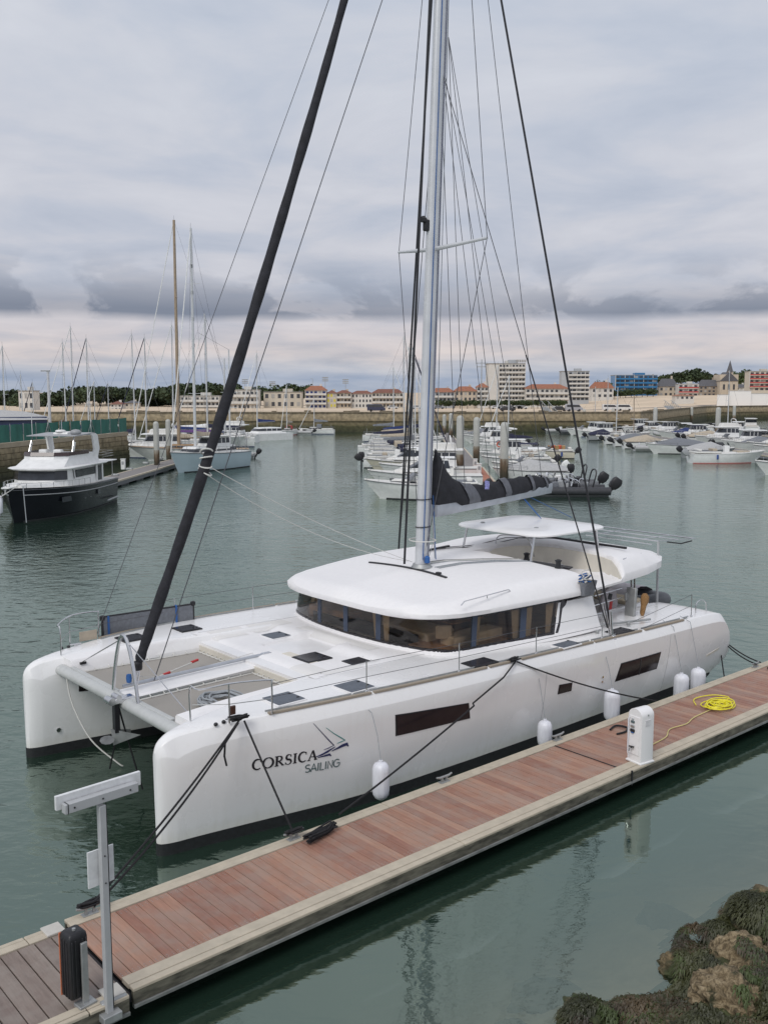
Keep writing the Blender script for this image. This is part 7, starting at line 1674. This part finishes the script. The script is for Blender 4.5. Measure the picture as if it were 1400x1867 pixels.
for i, (lab, Y, kd, _) in enumerate(rr):
    x = 15.4 + (Y - 110) * .02
    if kd == 'sail': boat("sailboat", lab, "sailboat", 15.6, Y, 178, sailboat, L=7.8, mh=aty(851, 677, Y).z - 1.8, cover='canvas_navy', hood=None)
    elif kd == 'sail2': boat("sailboat", lab, "sailboat", (917 - 700) / 1750 * Y - .5, Y, 178, sailboat, L=8, mh=aty(917, 657, Y).z - 2, cover='sailboat_white', hood='canvas_grey')
    elif kd == 'gear':
        b_ = boat("motorboat", lab, "motor boat", 20.5, 117, 176, motorboat, L=5.2, kind='cuddy', m='hull_cream')
        for k in range(5): MB().box((-1.3 + .4 * k, random.uniform(-.5, .5), 1.35), (.4, .4, .5), rz=k).build("orange_gear", M['orange' if k % 2 else 'wood_var'], b_, bevel=.05)
    elif kd == 'cover': boat("motorboat", lab, "motor boat", x, Y, 178, motorboat, L=7.6, kind='covered', top=('cover', 'canvas_grey'))
    else: boat("motorboat", lab, "motor boat", x, Y, 178, motorboat, L=7.4, kind=kd, stripe='canvas_navy' if kd == 'cuddy' else None)

# ---- right marina
RB = []
boat("motorboat", "white bow poking in from the right edge of the photo, nearest boat at the right", "motor boat", 40.2, 93.2, 178, motorboat, L=8.2, kind='cuddy')
boat("speedboat", "white open boat with pale red stripe and a big tilted grey outboard", "motor boat", 39.2, 109.5, 1, motorboat, L=8.6, kind='open', stripe='hull_pink', eng=1, engcol='hull_grey')
boat("speedboat", "sleek white speedboat with a grey pointed cockpit tent", "motor boat", 38.4, 126, 183, motorboat, L=8.4, kind='covered', top=('tent', 'canvas_grey'), eng=0)
boat("motorboat", "low grey and white boat lying between the tent boat and the grey outboard boat", "motor boat", 40.0, 118, 2, motorboat, L=6.4, kind='covered', m='hull_grey', top=('cover', 'rubber_lt'))
for i, (lab, Y, hd, fn, kw) in enumerate([
  ("white inflatable with two black tilted outboards left of the tent boat", 132, 3, rib, dict(L=6.2, m='rubber_lt', eng=2)),
  ("boat under a sand coloured cover with a black outboard, second left of the tent boat", 137.5, 2, motorboat, dict(L=6.4, kind='covered', top=('cover', 'canvas_beige'), eng=1)),
  ("white boat with grey cover and dark outboard, third left of the tent boat", 143, 1, motorboat, dict(L=6.2, kind='covered', top=('cover', 'canvas_grey'), eng=2)),
  ("pale open boat with dark outboard right of the faded red sailboat", 149, 3, motorboat, dict(L=5.8, kind='open', eng=1)),
  ("small sailboat with faded red sheer and cream hull at the marina's left front", 155.5, 182, sailboat, dict(L=7.6, mh=7.5, m='hull_cream', stripe='hull_pink', cover=None, hood=None, furl=False)),
  ("dark covered small boat left of the faded red sailboat", 161.5, 2, motorboat, dict(L=5.0, kind='covered', m='hull_grey', top=('cover', 'canvas_navy'))),
  ("white wheelhouse boat right behind the thick black shroud", 167.5, 184, motorboat, dict(L=7.8, kind='house')),
  ("white wheelhouse boat with bimini left of the shroud", 174, 181, motorboat, dict(L=7.4, kind='house', stripe='canvas_blue')),
  ("white cuddy boat next left of the wheelhouse boats", 181, 181, motorboat, dict(L=7.0, kind='cuddy')),
  ("navy tubed inflatable, rightmost of the inflatables at the pontoon's far corner", 187, 3, rib, dict(L=6.4, m='rubber', eng=2)),
  ("grey tubed inflatable with twin outboards, middle of the inflatables at the far corner", 192, 2, rib, dict(L=6.2, m='rubber_lt', eng=2)),
  ("dark inflatable farthest back of the inflatables at the far corner", 198, 4, rib, dict(L=6.4, m='rubber_dk', eng=2)),
  ("pale dinghy tied alone left of the inflatables by the far wall", 203, 170, rib, dict(L=4.2, m='rubber_lt')),
]):
    L_ = kw['L']; boat("inflatable_boat" if fn is rib else ("sailboat" if fn is sailboat else "motorboat"), lab, "inflatable boat" if fn is rib else ("sailboat" if fn is sailboat else "motor boat"), 34.2 + L_ / 2 + (.0 if Y < 190 else -2), Y, hd, fn, **kw)
def auto_rows(specs, x0, sgn, phrase, seed):
    # descriptions are made from each boat's own look and that of the boats beside it
    rnd = random.Random(seed); kinds = {'house': 'wheelhouse boat', 'cuddy': 'cuddy boat', 'open': 'open boat', 'cruiser': 'cruiser', 'fly': 'flybridge boat', 'covered': 'covered boat', 'rib': 'inflatable'}
    tops = {None: '', ('cover', 'rubber_lt'): 'pale grey', ('cover', 'canvas_grey'): 'dark grey', ('cover', 'canvas_navy'): 'navy', ('cover', 'canvas_beige'): 'sand', ('cover', 'green_cv'): 'green', ('cover', 'canvas_blue'): 'blue', ('bimini', 'canvas_navy'): 'navy topped', ('bimini', 'sailboat_white'): 'white topped', ('bimini', 'canvas_beige'): 'beige topped'}
    desc = [((tops[t] + ' ') if t else 'white ') + kinds[k] for Y, k, L_, t, st_ in specs]
    for i, (Y, k, L_, t, st_) in enumerate(specs):
        a = desc[i - 1] if i else 'pontoon head'; b = desc[i + 1] if i + 1 < len(specs) else 'far wall'
        lab = "%s between %s and %s, %s" % (desc[i], a, b, phrase); x = x0 + sgn * L_ / 2 + rnd.uniform(-.4, .4)
        hd = rnd.choice((1, 181)) + rnd.uniform(-2, 2)
        if k == 'rib': boat("inflatable_boat", lab, "inflatable boat", x, Y, hd, rib, L=L_, m=rnd.choice(('rubber', 'rubber_lt', 'rubber_dk')), eng=2)
        else: boat("motorboat", lab, "motor boat", x, Y, hd, motorboat, L=L_, kind=k, top=t, stripe=st_, eng=0 if k in ('fly', 'cruiser') else rnd.choice((1, 1, 2)))
cv = lambda c: ('cover', c); bi = lambda c: ('bimini', c)
auto_rows([(99, 'fly', 9.5, None, None), (103.5, 'cruiser', 9.0, bi('sailboat_white'), None), (108, 'covered', 8.0, cv('green_cv'), None), (112, 'cuddy', 7.5, bi('canvas_navy'), 'canvas_blue'), (116, 'house', 8.0, None, None), (120, 'covered', 7.5, cv('rubber_lt'), None), (124, 'open', 7.0, bi('canvas_beige'), None), (128, 'cruiser', 9.0, None, None), (132, 'covered', 7.0, cv('canvas_grey'), None), (136, 'house', 7.8, bi('sailboat_white'), 'hull_navy'), (140, 'rib', 6.4, None, None), (144, 'cuddy', 7.2, None, None), (148, 'fly', 8.6, None, None), (152, 'covered', 7.0, cv('canvas_beige'), None), (156, 'open', 6.8, bi('canvas_navy'), 'canvas_blue'), (160, 'house', 7.6, None, None), (164, 'covered', 7.2, cv('canvas_blue'), None), (168, 'cuddy', 7.4, bi('sailboat_white'), None), (172, 'rib', 6.2, None, None), (176, 'house', 7.2, bi('canvas_navy'), None), (180, 'open', 7.0, None, None), (184, 'cruiser', 8.4, None, None), (188, 'covered', 6.8, cv('canvas_navy'), None), (193, 'house', 7.4, None, 'hull_navy'), (198, 'cuddy', 7.0, None, None), (203, 'open', 6.4, bi('sailboat_white'), None)], 47.9, 1, "second row", 4)
auto_rows([(112, 'cruiser', 10.0, None, None), (118, 'house', 8.5, bi('sailboat_white'), None), (124, 'covered', 8.2, cv('rubber_lt'), None), (130, 'fly', 9.4, None, None), (136, 'cuddy', 7.6, bi('canvas_beige'), None), (142, 'covered', 7.6, cv('canvas_grey'), None), (148, 'house', 8.0, None, None), (154, 'open', 7.0, bi('canvas_navy'), None), (160, 'covered', 7.4, cv('green_cv'), None), (166, 'cruiser', 8.6, None, None)], 68, 1, "third row", 9)
simple_pontoon("inner_pontoon", (67, 108), (66.5, 170), 2.2, M['greywalk'])
bl_ = ["white wheelhouse boat at the left end of the back pontoon row", "black tubed inflatable in the middle of the back row below the wall recess", "white cuddy boat with dark outboard in the back row", "white canopy boat right of the tallest pile in the back row", "grey covered boat in the back row near the pink mast", "open white boat far right in the back row", "white cruiser beyond the green covered boat", "small white cabin boat at the right end of the back row"]
for i, lab in enumerate(bl_):
    t_ = i / 7; x = 64 + 38 * t_; y = 180 + 14 * t_ - 6 * (1)
    fn, kw = ((motorboat, dict(L=8, kind='house')), (rib, dict(L=7, m='rubber_dk', eng=2)), (motorboat, dict(L=7, kind='cuddy', eng=2)), (motorboat, dict(L=7.5, kind='open', top=('bimini', 'sailboat_white'))), (motorboat, dict(L=7, kind='covered', top=('cover', 'canvas_grey'))), (motorboat, dict(L=7, kind='open')), (motorboat, dict(L=9, kind='cruiser', eng=0)), (motorboat, dict(L=7.5, kind='house')))[i]
    boat("motorboat" if fn is motorboat else "inflatable_boat", lab, "motor boat" if fn is motorboat else "inflatable boat", x, y, random.choice((70, 255, 250)), fn, **kw)
fl_ = ["white motorboat moored on the far side of the back row, leftmost", "white fishing boat with high wheelhouse below the lattice gangway", "blue covered boat moored just right of the lattice gangway", "white open boat below the wall, right of the blue covered one", "white cruiser below the white screen wall"]
for i, lab in enumerate(fl_):
    fn, kw = ((motorboat, dict(L=8, kind='cuddy')), (motorboat, dict(L=8.5, kind='house', eng=0)), (motorboat, dict(L=7.5, kind='covered', top=('cover', 'canvas_blue'))), (motorboat, dict(L=7, kind='open')), (motorboat, dict(L=9, kind='fly', eng=0)))[i]
    boat("motorboat", lab, "motor boat", 66 + 8.5 * i, 193 + 3 * i, 75, fn, **kw)
for lab, px_, yt, Y, mm in (("sailboat with a pale pinkish mast rising before the far wall in the right marina", 1326, 670, 172, 'mast_w'), ("small sailboat with thin yellowish mast left of the front row's capped pile", 1152, 715, 168, 'mast_wood'), ("sailboat with thin grey mast between the villa and the blue balcony building", 1105, 683, 196, 'mast_w'), ("sailboat with slim mast just left of the thick black shroud", 1082, 700, 200, 'mast_w')):
    tp_ = aty(px_, yt, Y); boat("sailboat", lab, "sailboat", tp_.x, Y, 4, sailboat, L=7.5, mh=tp_.z - 1.8, mm=mm, cover=None, hood=None, furl=False, sp=1)
# ================================================================ weedy rock bank in the near right corner
random.seed(77)
def rock_mat():
    m = bpy.data.materials.new("seaweed_covered_rock"); m.use_nodes = True; t = m.node_tree; b = t.nodes['Principled BSDF']; b.inputs['Roughness'].default_value = .75
    g = N(t, 'ShaderNodeNewGeometry'); P = g.outputs['Position']
    n1 = N(t, 'ShaderNodeTexNoise', ins={'Scale': 1.7, 'Detail': 8.0, 'Roughness': .65}); t.links.new(P, n1.inputs['Vector'])
    n2 = N(t, 'ShaderNodeTexNoise', ins={'Scale': 9.0, 'Detail': 8.0, 'Roughness': .7}); t.links.new(P, n2.inputs['Vector'])
    vo = N(t, 'ShaderNodeTexVoronoi', ins={'Scale': 16.0}); t.links.new(P, vo.inputs['Vector'])
    c1 = ramp(t, [(.36, (.028, .038, .012)), (.46, (.05, .062, .018)), (.52, (.075, .062, .028)), (.60, (.20, .145, .075)), (.72, (.30, .225, .12))], n1.outputs['Fac'])
    c2 = ramp(t, [(.3, .45), (.55, 1.0), (.75, 1.35)], n2.outputs['Fac'])
    c = mixc(t, 1.0, c1.outputs[0], c2.outputs[0], 'MULTIPLY'); t.links.new(c, b.inputs['Base Color'])
    h = math_n(t, 'ADD', n2.outputs['Fac'], math_n(t, 'MULTIPLY', vo.outputs['Distance'], .6))
    bp = N(t, 'ShaderNodeBump', ins={'Strength': .8, 'Distance': .05}); t.links.new(h, bp.inputs['Height']); t.links.new(bp.outputs[0], b.inputs['Normal']); return m
RM = rock_mat()
M['mud'] = mat('sandy_mud_bed', (.36, .29, .22), .95, var=.22, scale=1.3, world=True, bump=.3)
M['weed'] = mat('bladder_wrack', (.030, .036, .011), .55, var=.5, scale=1.5, col2=(.062, .066, .022)); M['weed_br'] = mat('brown_wrack', (.040, .026, .012), .55, var=.5, scale=1.5, col2=(.095, .066, .032)); M['weed_gr'] = mat('green_algae', (.038, .062, .014), .6, var=.4, scale=1.5, col2=(.070, .098, .024))
def edge_y(x):      # waterline of the bank in boat frame
    return -7.62 + .30 * math.sin(x * 1.3 + .6) + .14 * math.sin(x * 3.1) - .02 * (x - 4) ** 2 * .15 + (.06 if x < 2.6 else .06 * max(0, 3.6 - x))
def bank_z(x, y):
    d = edge_y(x) - y
    n = mnoise.fractal(Vector((x * .9, y * .9, 0)), 1.0, 2.0, 5)
    n2 = mnoise.noise(Vector((x * .6, y * .6, 5)))
    if d > 0: z = d * .26 + n * .28 * min(1, d + .35) + .15 * n2
    else: z = d * .34 + n * .07
    return max(z, -3.0)
mb = MB(); X0, X1, Y0, Y1 = -9.0, 14.0, -15.0, -4.2; nx, ny = 300, 150
vs = []
for i in range(nx + 1):
    for j in range(ny + 1):
        x = X0 + (X1 - X0) * i / nx; y = Y0 + (Y1 - Y0) * j / ny; vs.append((x, y, bank_z(x, y)))
fs = [(i * (ny + 1) + j, (i + 1) * (ny + 1) + j, (i + 1) * (ny + 1) + j + 1, i * (ny + 1) + j + 1) for i in range(nx) for j in range(ny)]
top_f = []; bed_f = []
for f_ in fs:
    z = sum(vs[i][2] for i in f_) / 4; (top_f if z > -.10 else bed_f).append(f_)
for nm, ff, mm in (("rocky_bank", top_f, RM), ("sea_bed", bed_f, M['mud'])):
    used = sorted({i for f_ in ff for i in f_}); mp_ = {a: k for k, a in enumerate(used)}
    m2 = MB(); m2.add([W(*vs[a]) for a in used], [tuple(mp_[i] for i in f_) for f_ in ff]); struct(m2.build(nm, mm, None, smooth=70, fix=False))
def rock(x, y, r_, label, mm=None, sub=4, zoff=.0, sq=.65, amp=1.0):
    bm = bmesh.new(); bmesh.ops.create_icosphere(bm, subdivisions=sub, radius=1); sd_ = random.random() * 50
    ax = (random.uniform(.8, 1.2), random.uniform(.8, 1.2), sq)
    for v in bm.verts:
        c = v.co.copy(); n = mnoise.fractal(c * 1.2 + Vector((sd_, 0, 0)), 1.0, 2.0, 6); n3 = mnoise.ridged_multi_fractal(c * 2.3 + Vector((0, sd_, 0)), .9, 2.1, 5, 1.0, 2.0)
        v.co = Vector((c.x * ax[0], c.y * ax[1], c.z * ax[2])) * r_ * (1 + (.34 * n + .13 * (n3 - 1) + .05 * mnoise.noise(c * 9 + Vector((sd_, 0, 0)))) * amp)
    me = bpy.data.meshes.new("rock"); bm.to_mesh(me); bm.free(); me.materials.append(mm or RM); me.polygons.foreach_set('use_smooth', [True] * len(me.polygons))
    o = bpy.data.objects.new("rock", me); COL.objects.link(o); o.location = W(x, y, bank_z(x, y) + zoff); o.rotation_euler = (0, 0, random.random() * 6); tag(o, label, "rock"); return o
tan = bpy.data.materials.new('barnacled_tan_rock'); tan.use_nodes = True; t = tan.node_tree; b_ = t.nodes['Principled BSDF']; b_.inputs['Roughness'].default_value = .9
g_ = N(t, 'ShaderNodeNewGeometry'); mp_ = N(t, 'ShaderNodeMapping'); mp_.inputs['Scale'].default_value = (1, 1, .45); t.links.new(g_.outputs['Position'], mp_.inputs[0])
na = N(t, 'ShaderNodeTexNoise', ins={'Scale': 14.0, 'Detail': 8.0, 'Roughness': .75, 'Distortion': .8}); t.links.new(mp_.outputs[0], na.inputs['Vector'])
nb = N(t, 'ShaderNodeTexNoise', ins={'Scale': 3.2, 'Detail': 6.0, 'Roughness': .65}); t.links.new(g_.outputs['Position'], nb.inputs['Vector'])
ca_ = ramp(t, [(.34, (.030, .022, .012)), (.44, (.15, .11, .06)), (.54, (.30, .23, .135)), (.68, (.46, .37, .24))], na.outputs['Fac'])
cb_2 = ramp(t, [(.34, 0.0), (.44, 1.0)], nb.outputs['Fac'])
t.links.new(mixc(t, cb_2.outputs[0], (.034, .036, .014), ca_.outputs[0]), b_.inputs['Base Color'])
bp_2 = N(t, 'ShaderNodeBump', ins={'Strength': 1.0, 'Distance': .05}); t.links.new(na.outputs['Fac'], bp_2.inputs['Height']); t.links.new(bp_2.outputs[0], b_.inputs['Normal'])
RK = [(5.75, -8.25, .62, "weed hung boulder highest up at the right photo edge above the tan boulders", None), (4.55, -8.4, .44, "tan barnacled boulder, upper one in the lower right corner", tan), (3.55, -8.7, .42, "tan barnacled boulder, lower one in the lower right corner", tan), (2.55, -8.05, .40, "dark weedy boulder at the water's edge left of the tan boulders", None), (1.9, -7.75, .35, "low weedy rock farthest left on the bank, at the bottom photo edge", None), (5.0, -7.85, .30, "small dark rock standing in the water's edge below the highest boulder", None), (3.9, -7.75, .30, "round green topped rock on the bank's edge", None), (2.2, -8.6, .36, "pale flat rock at the bottom edge of the photo", tan), (5.4, -9.1, .55, "big tan topped boulder near the right photo edge, half in shade of its neighbours" if 0 else "big tan topped boulder near the right photo edge", tan), (6.9, -8.5, .6, "weedy boulder just beyond the right photo edge", None)]
rocks = [rock(x, y, r_, lab, mm, 5) for x, y, r_, lab, mm in RK]
for k, (x, y, r_) in enumerate(((2.4, -6.75, .55), (5.2, -6.9, .5), (1.4, -7.0, .30))):
    rock(x, y, r_, ("larger blurred stone lying under water left of the weedy bank", "blurred stone lying under water right of the first, near the photo edge", "smallest blurred stone under water at the bottom left of the bank")[k], M['mud2'] if 'mud2' in M else mat('submerged_stone', (.10, .08, .075), .95, var=.6, scale=3, world=True), 4, -.05 - r_ * .15, .45)
# seaweed fronds: short ribbons hanging over rocks and bank
def weed(name, m, n, seed, up=False, rx=(.6, 8.2)):
    rnd = random.Random(seed); mb = MB()
    for k in range(n):
        x = rnd.uniform(*rx); y = edge_y(x) - rnd.random() ** 1.6 * 2.6 + .05
        best = bank_z(x, y)
        for (a, b, r_, _, mm_) in RK:
            d = math.hypot(x - a, y - b)
            if d < r_ * 1.02:
                if mm_ is tan and mnoise.noise(Vector((x * 3.5, y * 3.5, 2))) < .22: best = None; break
                best = max(best, bank_z(a, b) + math.sqrt(max(0, 1 - (d / (r_ * 1.08)) ** 2)) * r_ * .66)
        if best is None or mnoise.noise(Vector((x * 1.3, y * 1.3, (0, 0, 4.7, 11.3)[seed]))) < (0, -.35, .12, .12)[seed]: continue
        p = W(x, y, best + .01); L_ = rnd.uniform(.05, .16); w = rnd.uniform(.004, .011)
        a = 4.0 + 2.2 * mnoise.noise(Vector((x * 1.1, y * 1.1, 9))) + rnd.gauss(0, .55); d = Vector((math.cos(a), math.sin(a), 0)); s_ = Vector((-d.y, d.x, 0)) * w
        q = p + d * L_ * .5 + Vector((0, 0, .03 + .03 * rnd.random())); e = p + d * L_ + Vector((0, 0, -.035 * rnd.random()))
        mb.add([p - s_, p + s_, q + s_ * 1.3, q - s_ * 1.3, e], [(0, 1, 2, 3), (3, 2, 4)])
    stuff(mb.build(name, m, None, smooth=0, fix=False))
weed("seaweed", M['weed'], 52000, 1); weed("brown_seaweed", M['weed_br'], 52000, 2); weed("green_algae", M['weed_gr'], 42000, 3)
